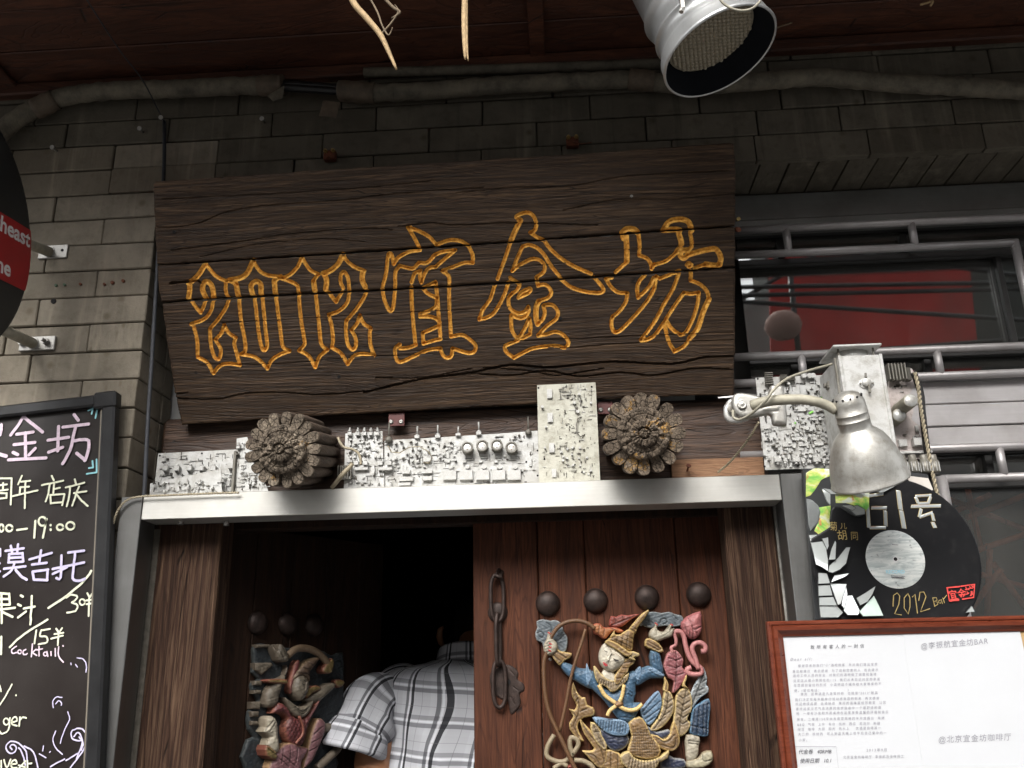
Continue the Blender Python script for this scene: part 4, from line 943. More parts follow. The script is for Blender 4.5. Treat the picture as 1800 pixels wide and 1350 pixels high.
# 1: left, back
B = Board('wide circuit board at the far left end of the lintel with a row of sockets', P('278,797 415,790 416,882 268,884'), .06, seed=11)
for x in (294, 314, 336, 357, 378): B.put('jack_socket', x, 826, 12, 13, 14)
B.fill((282, 845, 410, 866), 30, k=.8); B.fill((284, 832, 412, 845), 10, k=.8); B.debris((280, 800, 412, 866), 120)
for x, y, w in ((288, 803, 7), (322, 801, 14), (388, 797, 18), (340, 810, 15), (328, 815, 12)): B.put('slot_header', x, y, w*1.1, 9, 5)
B.put('chip', 289, 809, 9, 12, 6); B.holes([(281, 801), (355, 797)]); B.done()
B = Board('small low circuit board crowded with parts, in front of the far left one', P('264,850 388,824 391,884 262,886'), .035, seed=12)
B.fill((272, 850, 384, 866), 26, 'capacitor capacitor trimmer resistor ceramic_disc', .8); B.put('phono_socket', 330, 848, 8); B.put('phono_socket', 352, 848, 8); B.debris((268, 846, 386, 866), 60); B.done()
# 2: between far left and the left log
B = Board('narrow circuit board with a ridged edge, half hidden by the left log end', P('416,771 434,768 471,862 471,884 415,884'), .06, seed=13)
B.put('phono_socket', 421, 786, 10, 10, 12); B.put('transistor', 419, 800, 12, 12, 12)
for i in range(7): B.put('slot_header', 427, 818+6*i, 8, 8, 5)
for i in range(7): B.put('resistor', 449, 826+5*i, 8, 6, 5)
B.fill((420, 800, 466, 862), 16, 'resistor capacitor ceramic_disc', .75); B.debris((418, 775, 440, 862), 40); B.debris((436, 830, 468, 864), 30)
MB().box(B.F.w(B.F.hit(413, 830)[0], B.F.hit(413, 830)[1], .004), (.003, .045, .005), .001, np.array(B.R)).build('edge_rail', SILDK, B.root); B.done()
# 3: with socket row right of the left log
B = Board('circuit board with five phono sockets along its top, right of the left log end', P('607,762 672,758 676,872 604,874'), .055, seed=14)
for x in (616, 630, 641.5, 653, 664.5): B.put('phono_socket', x, 762, 11.5, 13, 13)
B.fill((610, 772, 668, 806), 26, 'capacitor capacitor capacitor trimmer ceramic_disc', .85); B.debris((608, 770, 672, 852), 90)
for cx in (636, 678):
    B.put('slot_header', cx, 824, 30, 46, 16); B.put('jack_socket', cx-8, 817, 11, 11, 15); B.put('jack_socket', cx+8, 817, 11, 11, 15)
B.put('heat_sink', 608, 832, 30, 30, 14); B.put('capacitor', 657, 828, 8, 22, 10); B.fill((612, 836, 690, 850), 12, 'capacitor resistor trimmer', .8); B.done()
# 4: the long one
B = Board('long circuit board with upright shafts and four round sockets, middle of the lintel', P('676,774 752,770 880,762 945,757 949,866 674,873'), .06, seed=15)
B.put('knob_potentiometer', 684.5, 771, 16, 22, 16)
for x, y, l in ((734, 766, 16), (770, 765, 17), (806, 763, 12), (842, 759.5, 17)): B.put('potentiometer', x, y, 16, l, 14)
B.put('knob_potentiometer', 929, 758, 14, 20, 14)
xl_ = MB()
for i, (x, y) in enumerate(((823, 789), (849, 786), (874.5, 785), (900, 789))):
    a, b = B.F.hit(x, y); o = MB(); n = B.F.n; c0 = B.F.w(a, b-.004, 0); ax = n+np.array([0, 0, .12])
    o.lathe(c0, ax, [(0, .0118), (.018, .0118), (.018, .0128), (.0205, .0128), (.0205, .0100), (.0195, .0092), (.016, .0092)], 24)
    so = o.build('round_socket', SILDK, B.root); MB().lathe(c0+ax*.0165, ax, [(0, .0088), (.0012, .0088), (.0016, .0075), (.0017, .0001)], 20).build('insert', SILVER, so)
    for k in range(3): aa = 2*pi*k/3+.5; MB().cyl(c0+ax*.018+np.array([cos(aa)*.0042, 0, sin(aa)*.0042]), c0+ax*.0188+np.array([cos(aa)*.0042, 0, sin(aa)*.0042]), .0012, n=8).build('pin_hole', RUST, so)
    for q in range(4): B.put('slot_header', x+2, y+10+3*q, 16, 7, 9)
for i, x in enumerate((791, 820, 849, 877, 904)): B.put('relay', x, 836, 28, 21, 13); B.put('capacitor', x+2, 822, 10, 10, 9)
for i, x in enumerate((788, 817, 845, 872)): B.put('chip', x, 812, 8, 8, 6)
B.fill((695, 775, 758, 812), 26, 'capacitor capacitor ceramic_disc trimmer transistor', .95); B.fill((760, 775, 800, 812), 12, k=.85); B.fill((860, 765, 925, 776), 8, k=.8); B.fill((905, 775, 940, 848), 10, 'slot_header resistor', .8)
for x, y, w, h in ((715, 843, 30, 14), (752, 842, 20, 14), (715, 831, 18, 12), (752, 830, 22, 12), (752, 808, 17, 20), (712, 852, 26, 10)): B.put('chip', x, y, w, h, 9)
B.debris((682, 778, 940, 850), 260)
MB().tube([B.F.w(*B.F.hit(x, y), z) for x, y, z in ((683, 785, .006), (690, 797, .012), (705, 799, .016), (722, 790, .02), (740, 789, .02), (755, 797, .018), (762, 808, .016), (755, 816, .01), (745, 814, .004))], .0011, 6).build('jumper_wire', CREAMC, B.root)
B.holes([(694, 790), (925, 812), (945, 792), (945, 836)]); B.done()
# 5: tall one
B = Board('tall pale yellowish circuit board standing left of the right log end', P('944,677 1047,672 1056,862 948,866'), .04, mt=SILVER2, seed=16, th=.002)
for x, y in ((966, 693), (967, 735), (970, 788)): B.put('relay', x, y, 11, 20, 9)
B.put('relay', 974, 832, 9, 17, 6)
B.fill((985, 694, 1040, 712), 10, 'capacitor resistor ceramic_disc', .75); B.fill((985, 785, 1040, 836), 22, 'capacitor resistor trimmer ceramic_disc', .75); B.fill((952, 710, 960, 830), 3, 'capacitor', .8); B.fill((985, 715, 1035, 725), 4, 'resistor capacitor', .9)
B.debris((980, 678, 1042, 705), 60, .6, .7); B.debris((980, 705, 1040, 775), 60, .55, .7); B.debris((955, 775, 1046, 840), 70, .6, .7)
MB().tube([B.F.w(*B.F.hit(x, y), z) for x, y, z in ((1022, 733, .001), (1016, 737, .006), (1013, 748, .007), (1014, 762, .007), (1020, 769, .006), (1028, 764, .001))], .0013, 6).build('jumper_wire', SILDK, B.root)
B.holes([(946.5, 682), (1040, 680), (957, 807)]); B.done()
def ribbon(nm, pts, Y, wd, mt, label, cat, lift=None):
    q = spl([at(x, y, Y if lift is None else lift[i]) for i, (x, y) in enumerate(pts)], 6); o = MB()
    o.tube(q, wd, 6, flat=(0, -1, 0)); ob = o.build(nm, mt)
    for v in ob.data.vertices: pass
    return tag(ob, label, cat)
ribbon('flat_strap', P('596,684 600,700 592,706'), -.0, .0001, CREAMC, None, None).name if False else None
tag(MB().tube(spl([at(x, y, -.03) for x, y in P('594,769 599,780 606,787 620,790 630,797 634,808 634,817')], 5), .0028, 6).build('cable_tie', CREAMC), 'curled beige cable tie between the left log end and the phono sockets', 'cable tie')
tag(MB().tube([at(583, 858, -.02), at(600, 836, -.025), at(620, 815, -.03)], [.005, .0055, .005], 4).build('beige_strap', CREAMC), 'beige strap sticking up at the lower right of the left log end', 'strap')

# twisted wires
def twist(name, pts, Y, label, r=.0014, pitch=.012, mt=None, lift=None):
    q = [np.array(p) for p in spl([at(x, y, (lift[i] if lift else Y)) for i, (x, y) in enumerate(pts)], 10)]
    root = thing(name, label, 'wire', q[0]); L = 0
    s = [0.0]
    for i in range(1, len(q)): s.append(s[-1]+np.linalg.norm(q[i]-q[i-1]))
    m = int(s[-1]/.0022)+2; ss = np.linspace(0, s[-1], m); Q = np.array([[np.interp(x, s, [p[k] for p in q]) for k in range(3)] for x in ss])
    for ph in (0, pi):
        out = []
        for i in range(m):
            d = Q[min(i+1, m-1)]-Q[max(i-1, 0)]; d /= np.linalg.norm(d); t = np.array([0, 1.0, 0]); u = np.cross(d, t); u /= np.linalg.norm(u); w = np.cross(d, u); a = ss[i]/pitch*2*pi+ph
            out.append(Q[i]+(u*cos(a)+w*sin(a))*r)
        MB().tube(out, r*.95, 5).build('strand', mt or CREAMC, root)
    return root
twist('twisted_wire', P('196,930 206,900 222,880 246,873 285,871 330,869 380,867 420,866'), -.03, 'cream twisted wire trailing over the left top corner of the steel surround')
twist('twisted_wire', P('1334,742 1318,768 1298,795 1280,815 1262,830'), .0, 'beige twisted wire slanting from the lamp clamp down to the ledge', lift=[-.09, -.07, -.04, -.01, .03])
twist('twisted_wire', P('740,862 780,858 830,857 880,853 930,850'), .03, 'beige twisted wire lying on the ledge before the long circuit board')
tag(MB().tube(spl([at(x, y, Y) for x, y, Y in ((289, 215, -.008), (288, 300, -.012), (280, 420, -.012), (275, 500, -.012), (270, 580, -.012), (266, 650, -.012), (260, 740, -.012), (254, 860, -.012), (252, 872, -.012))], 5), .0045, 8).build('cable', RUBBER), 'blue grey cable hanging straight down the corner of the brick pilaster', 'cable')
tag(MB().tube(spl([at(x, y, Y) for x, y, Y in ((140, -20, -.55), (208, 85, -.35), (250, 140, -.2), (275, 188, -.05), (289, 215, -.01))], 5), .0016, 6).build('thin_wire', RUBBER), 'thin dark wire running down from the eave to the wall at upper left', 'wire')
for px, py, lab in ((252, 232, 'bent nail in the dark bricks near the upper left cable'), (289, 213, 'clip nail at the top of the hanging cable'), (100, 265, 'white headed nail in the bricks at far upper left'), (465, 215, 'nail in the dark bricks above the left half of the sign')):
    q = at(px, py, -.002); tag(MB().cyl(q, q+np.array([.001, -.02, -.004]), .0026, n=8).cyl(q+np.array([.001, -.02, -.004]), q+np.array([.001, -.022, -.0045]), .0055, n=10).build('nail', ZINC), lab, 'nail')

# ------------------------------------------------------------------ right hand cluster: circuit boards, silver box, lamp
B = Board('large square circuit board crowded with parts behind the clip lamp, right of the sign', P('1328,664 1452,659 1470,830 1470,822 1345,826'), .03, seed=21)
B.put('heat_sink', 1350, 668, 26, 16, 14, pi/2); B.put('heat_sink', 1376, 668, 16, 14, 12, pi/2); B.put('heat_sink', 1390, 667, 9, 14, 12, pi/2)
for x in (1411, 1421, 1427): B.put('capacitor', x, 663, 11, 11, 12)
for x, y in ((1384, 782), (1412, 781), (1439, 780), (1410, 720), (1404, 696)): B.put('relay', x, y, 18, 9, 7)
for x in (1365, 1397, 1433): B.put('jack_socket', x, 808, 15, 15, 15, pi); B.put('phono_socket', x+14, 812, 10, 12, 10, pi)
for j in range(2): B.put('chip', 1348, 752-4*j, 14, 9, 4)
B.fill((1340, 672, 1452, 700), 22, k=.85); B.fill((1388, 705, 1458, 775), 44, k=.85); B.fill((1345, 755, 1462, 800), 44, 'capacitor resistor trimmer transistor ceramic_disc capacitor', .85); B.fill((1348, 800, 1460, 815), 22, 'transistor trimmer capacitor', .9)
B.debris((1335, 672, 1455, 822), 330); B.holes([(1332, 666), (1344, 820)]); B.done()
for s_ in ('1447,676 1456,700 1452,702 1442,704 1445,686', '1420,726 1428,721 1431,724 1424,728', '1393,744 1400,741 1399,746 1394,748'):
    Fg = Frame((0, .0275, 2.0), (1, 0, 0), (0, -1, 0)); relief('paint_patch', [tuple(Fg.hit(x, y)) for x, y in P(s_)], Fg, GREENP, B.root, h=.0004, r=.002, thick=.0005, cell=.003)
B = Board('torn narrow circuit board with two big round capacitors, right of the silver metal box', P('1560,645 1604,648 1611,668 1602,688 1590,702 1598,706 1606,722 1602,737 1630,760 1636,800 1640,806 1560,808'), .02, mt=PINKSIL, seed=22, name='circuit_board')
for x, y, d_ in ((1601, 704, 1), (1581, 730, 0)):
    a, b = B.F.hit(x+(-14 if d_ else -3), y+(14 if d_ else 8)); h_ = .07 if d_ else .035; c0 = B.F.w(a, b, 0)
    top = at(x, y, .02-h_); c0 = np.array([top[0], .02, top[2]]); o = MB(); ax = top-c0; L = np.linalg.norm(ax)
    o.lathe(c0, ax, [(0, .0140), (L-.002, .0140), (L, .0132), (L+.0002, .0118), (L-.001, .0112), (L-.001, .0001)], 26); o.build('large_capacitor', LAMPN, B.root)
    MB().lathe(c0+ax/L*(L-.0008), ax, [(0, .0125), (.0018, .012), (.0022, .0001)], 24).build('capacitor_top', SILVER, B.root)
B.put('heat_sink', 1570, 659, 36, 34, 26); B.put('heat_sink', 1592, 662, 8, 26, 20); B.put('transistor', 1589, 765, 9, 9, 9); B.put('trimmer', 1610, 754, 6, 13, 8)
B.put('relay', 1585, 780, 16, 14, 14); B.put('relay', 1614, 779, 28, 16, 26); B.put('slot_header', 1601, 797, 78, 26, 22)
B.debris((1562, 676, 1596, 690), 14, .6); B.debris((1605, 763, 1622, 772), 16, .6)
for x in (1583, 1602, 1622, 1638):
    q = at(x, 800, -.012); o = MB().lathe(q, (.06, 0, -1), [(0, .0078), (.012, .0078), (.012, .0092), (.034, .0092), (.036, .007), (.036, .0001)], 14); kb = o.build('terminal_knob', SILDK, B.root)
    for k in range(8): aa = 2*pi*k/8; MB().box(q+np.array([cos(aa)*.0092+.0014, sin(aa)*.0092, -.024]), (.0008, .0008, .009)).build('ridge', SILVER, kb)
B.holes([(1599, 657)]); B.done()
# box
bx = thing('silver_metal_box', 'tall silver metal box with round collar and square flange, behind the clip lamp', 'metal box', at(1515, 720, -.1))
Yb = -.13; X0, X1 = at(1474, 640, Yb)[0], at(1552, 640, Yb)[0]; Zt, Zb_ = at(1512, 624, Yb)[2], at(1540, 800, Yb)[2]
c, h = hollow(X0, X1, Yb, .0, Zb_, Zt); MB().box(c, h, .002).build('casing', SILVER, bx)
for s, xx in ((0, X0+.003), (1, X1-.003)): MB().box((xx, Yb-.0015, (Zt+Zb_)/2), (.003, .003, (Zt-Zb_)/2), .001).build('seam_flange', SILVER, bx)
MB().box((X0-.002, Yb+.012, (Zt+Zb_)/2), (.002, .002, (Zt-Zb_)/2), .0005).build('seam_strip', SILDK, bx)
cxy = ((X0+X1)/2+.001, Yb+.055); MB().cyl((cxy[0], cxy[1], Zt), (cxy[0], cxy[1], Zt+.02), .034, n=30).build('collar', SILVER, bx)
MB().box((cxy[0], cxy[1], Zt+.0225), (.046, .05, .0022), .001).build('top_flange', SILVER, bx)
for dx in (-.033, .033): MB().cyl((cxy[0]+dx, Yb+.02, Zt), (cxy[0]+dx, Yb+.02, Zt+.02), .0022, n=8).build('stand_off', SILDK, bx)
q = at(1523, 675, Yb-.001)
Ft = Frame(q, (1, 0, -.0), (0, -1, 0)); th = thing('thermostat', 'small round silver thermostat with two ears on the front of the metal box', 'thermostat', q)
relief('plate', spl([(-.015, .0), (-.006, .011), (.006, .011), (.0155, .001), (.006, -.009), (-.006, -.009)], 3, True), Ft, SILVER, th, h=.0008, r=.002, thick=.002, cell=.0014)
MB().lathe(q+np.array([0, -.0005, .002]), (0, -1, 0), [(0, .0085), (.005, .0085), (.0065, .007), (.0065, .0001)], 20).build('cap', SILVER, th)
MB().box(q+np.array([.002, -.006, -.011]), (.0022, .002, .008), .0008).build('tab', SILDK, th); MB().box(q+np.array([-.001, -.006, .015]), (.002, .002, .005), .0008).build('tab', SILDK, th)
for s in (-1, 1): MB().cyl(q+np.array([s*.0115, -.001, .0005]), q+np.array([s*.0115, -.003, .0005]), .002, n=10).build('screw', SILDK, th)
q = at(1456, 678, -.05); MB().box(q, (.004, .008, .008), .002).cyl(q-np.array([.004, 0, 0]), q-np.array([.009, 0, 0]), .005, n=10).build('side_stud', SILDK, bx)
# lamp
lamp = thing('clip_lamp', 'dusty silver clip lamp with a bell shade pointing down, in front of the metal box', 'lamp', at(1490, 700, -.24))
T = at(1486, 688, -.245); Bc = at(1530, 846, -.185); ax = Bc-T; L = np.linalg.norm(ax); u = ax/L
px_ = 1550/ (CM[2]@(T-CP)); mm = lambda pxs: pxs/px_
prof = [(0, .0001), (.0015, mm(12)), (.006, mm(20)), (.014, mm(25.5)), (.024, mm(27.5)), (.040, mm(27.5)), (.0405, mm(28.6)), (.042, mm(27.6)), (.052, mm(27.8)), (.0525, mm(28.8)), (.054, mm(27.8)), (.067, mm(27.4)), (.070, mm(28.5)), (.076, mm(36)), (.084, mm(43)), (.096, mm(49.5)), (.11, mm(55.5)), (.126, mm(60.5)), (.142, mm(64)), (L-.004, mm(66.2)), (L-.002, mm(67.6)), (L, mm(67.6)), (L+.0015, mm(66.5)), (L-.001, mm(65)), (.12, mm(57)), (.09, mm(44)), (.074, mm(30)), (.06, mm(24)), (.03, mm(24))]
MB().lathe(T, u, prof, 56).build('shade', LAMPM, lamp)
tt = np.cross(u, (0, 1, 0)); tt /= np.linalg.norm(tt); ww = np.cross(u, tt)
for k in range(12):
    a = 2*pi*k/12+.2; rr = mm(24.5); p0 = T+u*.0115+(tt*cos(a)+ww*sin(a))*rr; dn = (tt*cos(a)+ww*sin(a))*.75-u*.5
    MB().cyl(p0-dn*.001, p0+dn*.0016, .0019, n=10).build('vent_hole', HOLE, lamp)
MB().lathe(Bc-u*.08, u, [(0, .012), (.01, .026), (.03, .03), (.05, .024), (.06, .0001)], 20).build('bulb', WHT, lamp)
nk = spl([at(x, y, Y) for x, y, Y in ((1470, 722, -.235), (1450, 711, -.235), (1425, 704, -.235), (1395, 702, -.225), (1360, 704, -.21), (1338, 708, -.2), (1322, 713, -.19))], 6)
MB().tube(nk, [mm(8.5)+(i/len(nk))*mm(1.6) for i in range(len(nk))], 12).build('gooseneck', LAMPN, lamp)
cl = thing('lamp_clamp', 'silver spring clamp with a round pivot holding the lamp neck beside the sign', 'clamp', at(1330, 710, -.15))
Fk = wallframe(-.15); hk = lambda s: [tuple(Fk.hit(x, y)) for x, y in s]
z3 = lambda s: crop(P(s), 1260, 590, 4.5)
relief('jaw', hk(spl(z3('120,500 135,470 170,455 250,460 330,480 395,495 420,405 440,393 500,395 525,410 540,480 553,600 553,700 540,715 460,710 440,690 430,640 395,625 330,640 250,655 180,650 140,610 120,560'), 3, True)), Fk, LAMPM, cl, h=.008, r=.008, thick=.006, cell=.0018,
       grooves=[(hk(z3('350,575 480,575')), .002, -.0015, 0), (hk(z3('350,612 470,612')), .001, .001, 0), (hk(z3('360,500 440,492')), .001, .0012, 0), (hk(z3('365,590 472,590')), .003, -.002, 0)], smooth=True)
q = at(1304, 711, -.16); MB().lathe(q, (0, -1, 0), [(0, .009), (.002, .009), (.0035, .008), (.0025, .0065), (.003, .004), (.0045, .0001)], 20).build('rivet', LAMPM, cl)
Fk2 = wallframe(-.125); relief('rear_jaw', [tuple(Fk2.hit(x, y)) for x, y in spl(z3('55,570 75,530 110,500 160,520 300,600 290,640 220,680 150,695 90,680 60,640'), 3, True)], Fk2, SILVER, cl, h=.004, r=.006, thick=.004, cell=.002, smooth=True)
q = at(1284, 720, -.135); MB().lathe(q, (0, -1, 0), [(0, .006), (.002, .006), (.0025, .005), (.0025, .0001)], 16).build('rivet', SILDK, cl)
(MB().tube(spl([at(x, y, Y) for x, y, Y in ((1288, 722, -.15), (1290, 734, -.165), (1302, 737, -.175), (1322, 726, -.2), (1345, 705, -.225), (1362, 683, -.225), (1385, 665, -.2), (1420, 652, -.17), (1452, 643, -.13), (1462, 640, -.12))], 7), .0026, 8).build('cord', LAMPN, lamp))
Fw = wallframe(-.14); tag(relief('white_strip', [tuple(Fw.hit(x, y)) for x, y in P('1262,698 1290,695 1292,698 1263,700')], Fw, WHT, None, h=.0003, r=.001, thick=.001, cell=.002), 'small white strip end sticking out left of the lamp clamp', 'strip')
# post behind the cluster and hanging cord
tag(MB().tube(spl([at(x, y, -.0) for x, y in P('1606,655 1618,690 1622,730 1628,780 1636,830 1645,870 1652,885')], 5), .007, 4).build('dark_upright', DKFRAME), 'dark upright strip behind the torn circuit board', 'post')
twist('twisted_wire', P('1608,655 1614,680 1619,720 1626,760 1633,800 1641,840 1648,870 1655,884'), -.015, 'yellowish twisted wire hanging down the right edge of the torn circuit board', r=.0022, pitch=.02)

# ------------------------------------------------------------------ record, mirror mosaic, framed notice
g7 = lambda s: crop(P(s), 1400, 800, 4.5)
Ym = -.05; Fm = wallframe(Ym); hm = lambda s, F=Fm: [tuple(F.hit(x, y)) for x, y in (g7(s) if isinstance(s, str) else s)]
pan = thing('mosaic_panel', 'painted panel with glued mirror shards beside the right steel post, behind the record', 'panel', at(1560, 980, Ym))
relief('backing', hm('48,110 200,100 640,110 1040,150 1080,330 1150,700 1160,1300 150,1300 100,700 70,330'), Fm, plain('dark_panel_paint', (.03, .032, .034), .4, 0, .3, 10), pan, h=0, r=.002, thick=.012, cell=.006)
relief('painting', hm('75,140 140,105 270,110 280,160 200,190 150,270 110,320 75,330'), Fm, PAINTING, pan, h=.0005, r=.003, thick=.001, cell=.004, d0=.0008)
relief('painting', hm('150,420 270,400 265,560 245,660 190,640 140,600 185,500'), Fm, PAINTING, pan, h=.0005, r=.003, thick=.001, cell=.004, d0=.0012)
relief('grey_disc', hm('75,345 120,355 170,400 188,450 170,540 110,600 95,560'), Fm, plain('grey_card', (.16, .17, .17), .6, 0, .3, 20), pan, h=.001, r=.003, thick=.001, cell=.004, d0=.002)
relief('white_board', hm('840,160 1040,185 1080,280 1000,270 900,215'), Fm, plain('stained_white_board', (.5, .46, .42), .6, 0, .3, 14), pan, h=0, r=.003, thick=.001, cell=.004, d0=.002)
# record
Yr = -.083; Fr = wallframe(Yr); rc = at(1573.5, 983, Yr)
rec = thing('vinyl_record', 'black vinyl record with a pale centre label and the number 61 in mirror pieces', 'record', rc)
def recout():
    q = []
    cu, cv = rc[0]-0, 0
    for a in np.linspace(118, -205, 70): q.append((1573.5+146.5*cos(radians(a)), 983-142.5*sin(radians(a))))
    return q
R0 = .1512
cuv = Fr.hit(1573.5, 983)
ring = [(cuv[0]+R0*cos(radians(a)), cuv[1]+R0*sin(radians(a))) for a in np.linspace(104, -196, 90)]
tear = [tuple(Fr.hit(x, y)) for x, y in g7('280,560 262,520 270,440 300,408 350,410 400,450 450,480 500,490 530,470 535,330 560,300')]
Fr0 = Frame(rc, (1, 0, 0), (0, -1, 0))
sh = lambda pts: [(a-cuv[0], b-cuv[1]) for a, b in pts]
disc = relief('disc', sh(ring+tear), Fr0, RECORD, rec, h=.0006, r=.002, thick=.002, cell=.0022, smooth=True)
MB().lathe(rc+np.array([0, -.0002, 0]), (0, -1, 0), [(0, .0525), (.0008, .0525), (.0012, .052), (.0012, .0001)], 56).build('label', LABEL, rec)
MB().lathe(rc+np.array([0, -.0008, 0]), (0, -1, 0), [(.0012, .0036), (.0014, .0001)], 14).build('spindle_hole', HOLE, rec)
MB().lathe(rc+np.array([0, -.001, 0]), (0, -1, 0), [(.0006, .0044), (.0012, .0042), (.0012, .0034), (.0004, .0034)], 16).build('hole_rim', WHT, rec)
Ftx = wallframe(Yr-.0016)
def tx(s): return [tuple(Ftx.hit(x, y)) for x, y in g7(s)]
text('label_print', 'RECORD', Ftx, *Ftx.hit(1557, 1008), .0085, BLUEPEN, rec, .0006, ang=-.02, bold=.0003)
strokes('label_print', [tx('750,950 857,960 857,978 750,968 750,950')], Ftx, .0007, INKD, rec); text('label_print', 'EXTENDED', Ftx, *Ftx.hit(1567.5, 1016.6), .0042, INKD, rec, .0006, ang=-.03, bold=.0001)
strokes('label_print', [tx('755,708 800,712'), tx('890,712 905,720 900,708'), tx('780,1005 785,1020 790,1005')], Ftx, .0008, INKD, rec)
# mirror characters
Fmm = wallframe(Yr-.0006)
def bar(s, w, parent=rec, nm='mirror_piece', mt=None):
    p = [np.array(Fmm.hit(x, y)) for x, y in g7(s)]; d = p[1]-p[0]; d /= np.linalg.norm(d); n = np.array([-d[1], d[0]])*w*.58
    O = [tuple(p[0]+n+d*w*.2), tuple(p[0]-n-d*w*.15), tuple(p[1]-n-d*w*.1), tuple(p[1]+n+d*w*.2)]
    strokes('gold_outline', [O+[O[0]]], Fmm, .0016, GOLDPEN, parent, off=.0002)
    return relief(nm, O, Fmm, mt or MIRROR, parent, h=.0003, r=.0012, thick=.0016, cell=.0016, d0=.0016)
for s, w in (('560,325 685,308', .0042), ('555,345 572,575', .0050), ('590,418 712,418', .0045), ('700,440 705,560', .0050), ('580,575 705,575', .0042), ('803,280 822,432', .0062), ('826,440 850,580', .0062), ('938,325 1065,318', .0034), ('942,335 962,382', .0040), ('1060,328 1040,382', .0040), ('960,383 1045,380', .0034), ('905,406 1140,402', .0046), ('985,425 970,492', .0042), ('972,492 1075,455', .0036), ('1070,460 1085,520', .0040), ('1075,530 1095,575', .0050)): bar(s, w)
text('gold_writing', '菊', Ftx, *Ftx.hit(*g7('262,590')[0]), .018, GOLDPEN, rec, .0006, ang=-.08, sx=.8); text('gold_writing', '儿', Ftx, *Ftx.hit(*g7('345,580')[0]), .0125, GOLDPEN, rec, .0006, ang=-.05)
text('gold_writing', '胡', Ftx, *Ftx.hit(*g7('325,668')[0]), .020, GOLDPEN, rec, .0006, ang=.04, sx=.95); text('gold_writing', '同', Ftx, *Ftx.hit(*g7('428,665')[0]), .017, GOLDPEN, rec, .0006, ang=-.06, sx=.85)
strokes('gold_writing', [tx(s) for s in ('762,1195 766,1110 795,1090 815,1115 808,1180 775,1255 828,1265', '880,1095 850,1130 850,1210 882,1258 896,1200 895,1130 880,1095', '915,1122 935,1100 955,1250', '965,1150 975,1085 1005,1083 1022,1120 1000,1180 978,1240 1052,1215')], Ftx, .0016, GOLDPEN, rec)
strokes('gold_writing', [tx(s) for s in ('1075,1130 1092,1198', '1075,1130 1105,1128 1110,1148 1085,1160 1112,1162 1115,1182 1090,1195', '1145,1145 1125,1150 1120,1168 1138,1172 1146,1150 1152,1175', '1155,1130 1168,1168', '1160,1140 1186,1108')], Ftx, .0013, GOLDPEN, rec)
strokes('red_stamp', [tx(s) for s in ('1190,1052 1208,1155 1280,1148', '1188,1050 1290,1040', '1310,1140 1398,1126 1408,1022 1300,1038', '1215,1155 1280,1142', '1385,1035 1400,1050 1402,1025')], Ftx, .0022, REDPEN, rec)
for s_, x, y in (('宜', 1212, 1142), ('金', 1282, 1132), ('坊', 1342, 1112)): text('red_stamp', s_, Ftx, *Ftx.hit(*g7('%d,%d' % (x, y))[0]), .0185, REDPEN, rec, .0006, ang=.1, bold=.0002, sx=.85)
# mirror shards
Fs = wallframe(Yr-.006)
SH = ['108,620 185,618 235,720 245,830 240,925 190,890 150,870 120,700', '200,660 250,650 255,720 240,750', '275,740 310,670 318,690 300,830 245,835', '255,880 330,810 400,720 445,630 452,670 420,760 390,860 340,910 280,940 245,930',
      '300,950 420,932 380,965 270,1010', '170,930 240,935 262,1015 170,1020', '172,1030 265,1025 285,1110 175,1115', '178,1125 290,1120 320,1190 180,1190', '270,1010 400,1015 380,1080 350,1160 345,1180 320,1190', '405,1045 440,1080 500,1240 480,1270 400,1270 370,1230', '375,1070 400,1030 405,1100 370,1220 350,1190',
      '470,1130 540,1090 625,1035 600,1100 560,1160 500,1190', '180,1195 320,1190 370,1245 330,1285 190,1285', '205,265 265,262 270,300 262,405 235,370', '490,1240 620,1105 650,1180 680,1275 520,1280', '205,255 420,295 530,300 540,310 270,310 262,300', '405,420 470,480 540,470 540,430 480,395', '350,400 430,395 470,420 440,440', '640,290 740,240 800,235 700,290 660,300',
      '1385,1190 1410,1240 1340,1245']
rs = random.Random(3)
for i, s in enumerate(SH):
    uv = [tuple(Fs.hit(x, y)) for x, y in g7(s)]; c = np.mean(uv, 0); o3 = Fs.w(c[0], c[1], .001*(i % 3))
    Fi = Frame(o3, (1, rs.uniform(-.05, .05), 0), (rs.uniform(-.08, .08), -1, rs.choice([.03, .05, .27, .31])))
    mt = SHARD if i in (14,) else MIRROR
    relief('mirror_shard', [(a-c[0], b-c[1]) for a, b in uv], Fi, mt, pan, h=.0, r=.0012, thick=.002, cell=.0025)
    strokes('shard_edge', [[(a-c[0], b-c[1]) for a, b in uv+[uv[0]]]], Fi, .0008, BLACKP, pan, off=-.0004)
relief('painting', hm('262,310 530,308 525,440 480,490 430,430 350,405 270,405'), wallframe(Yr-.002), PAINTING, pan, h=.0005, r=.003, thick=.001, cell=.004, d0=.0008)
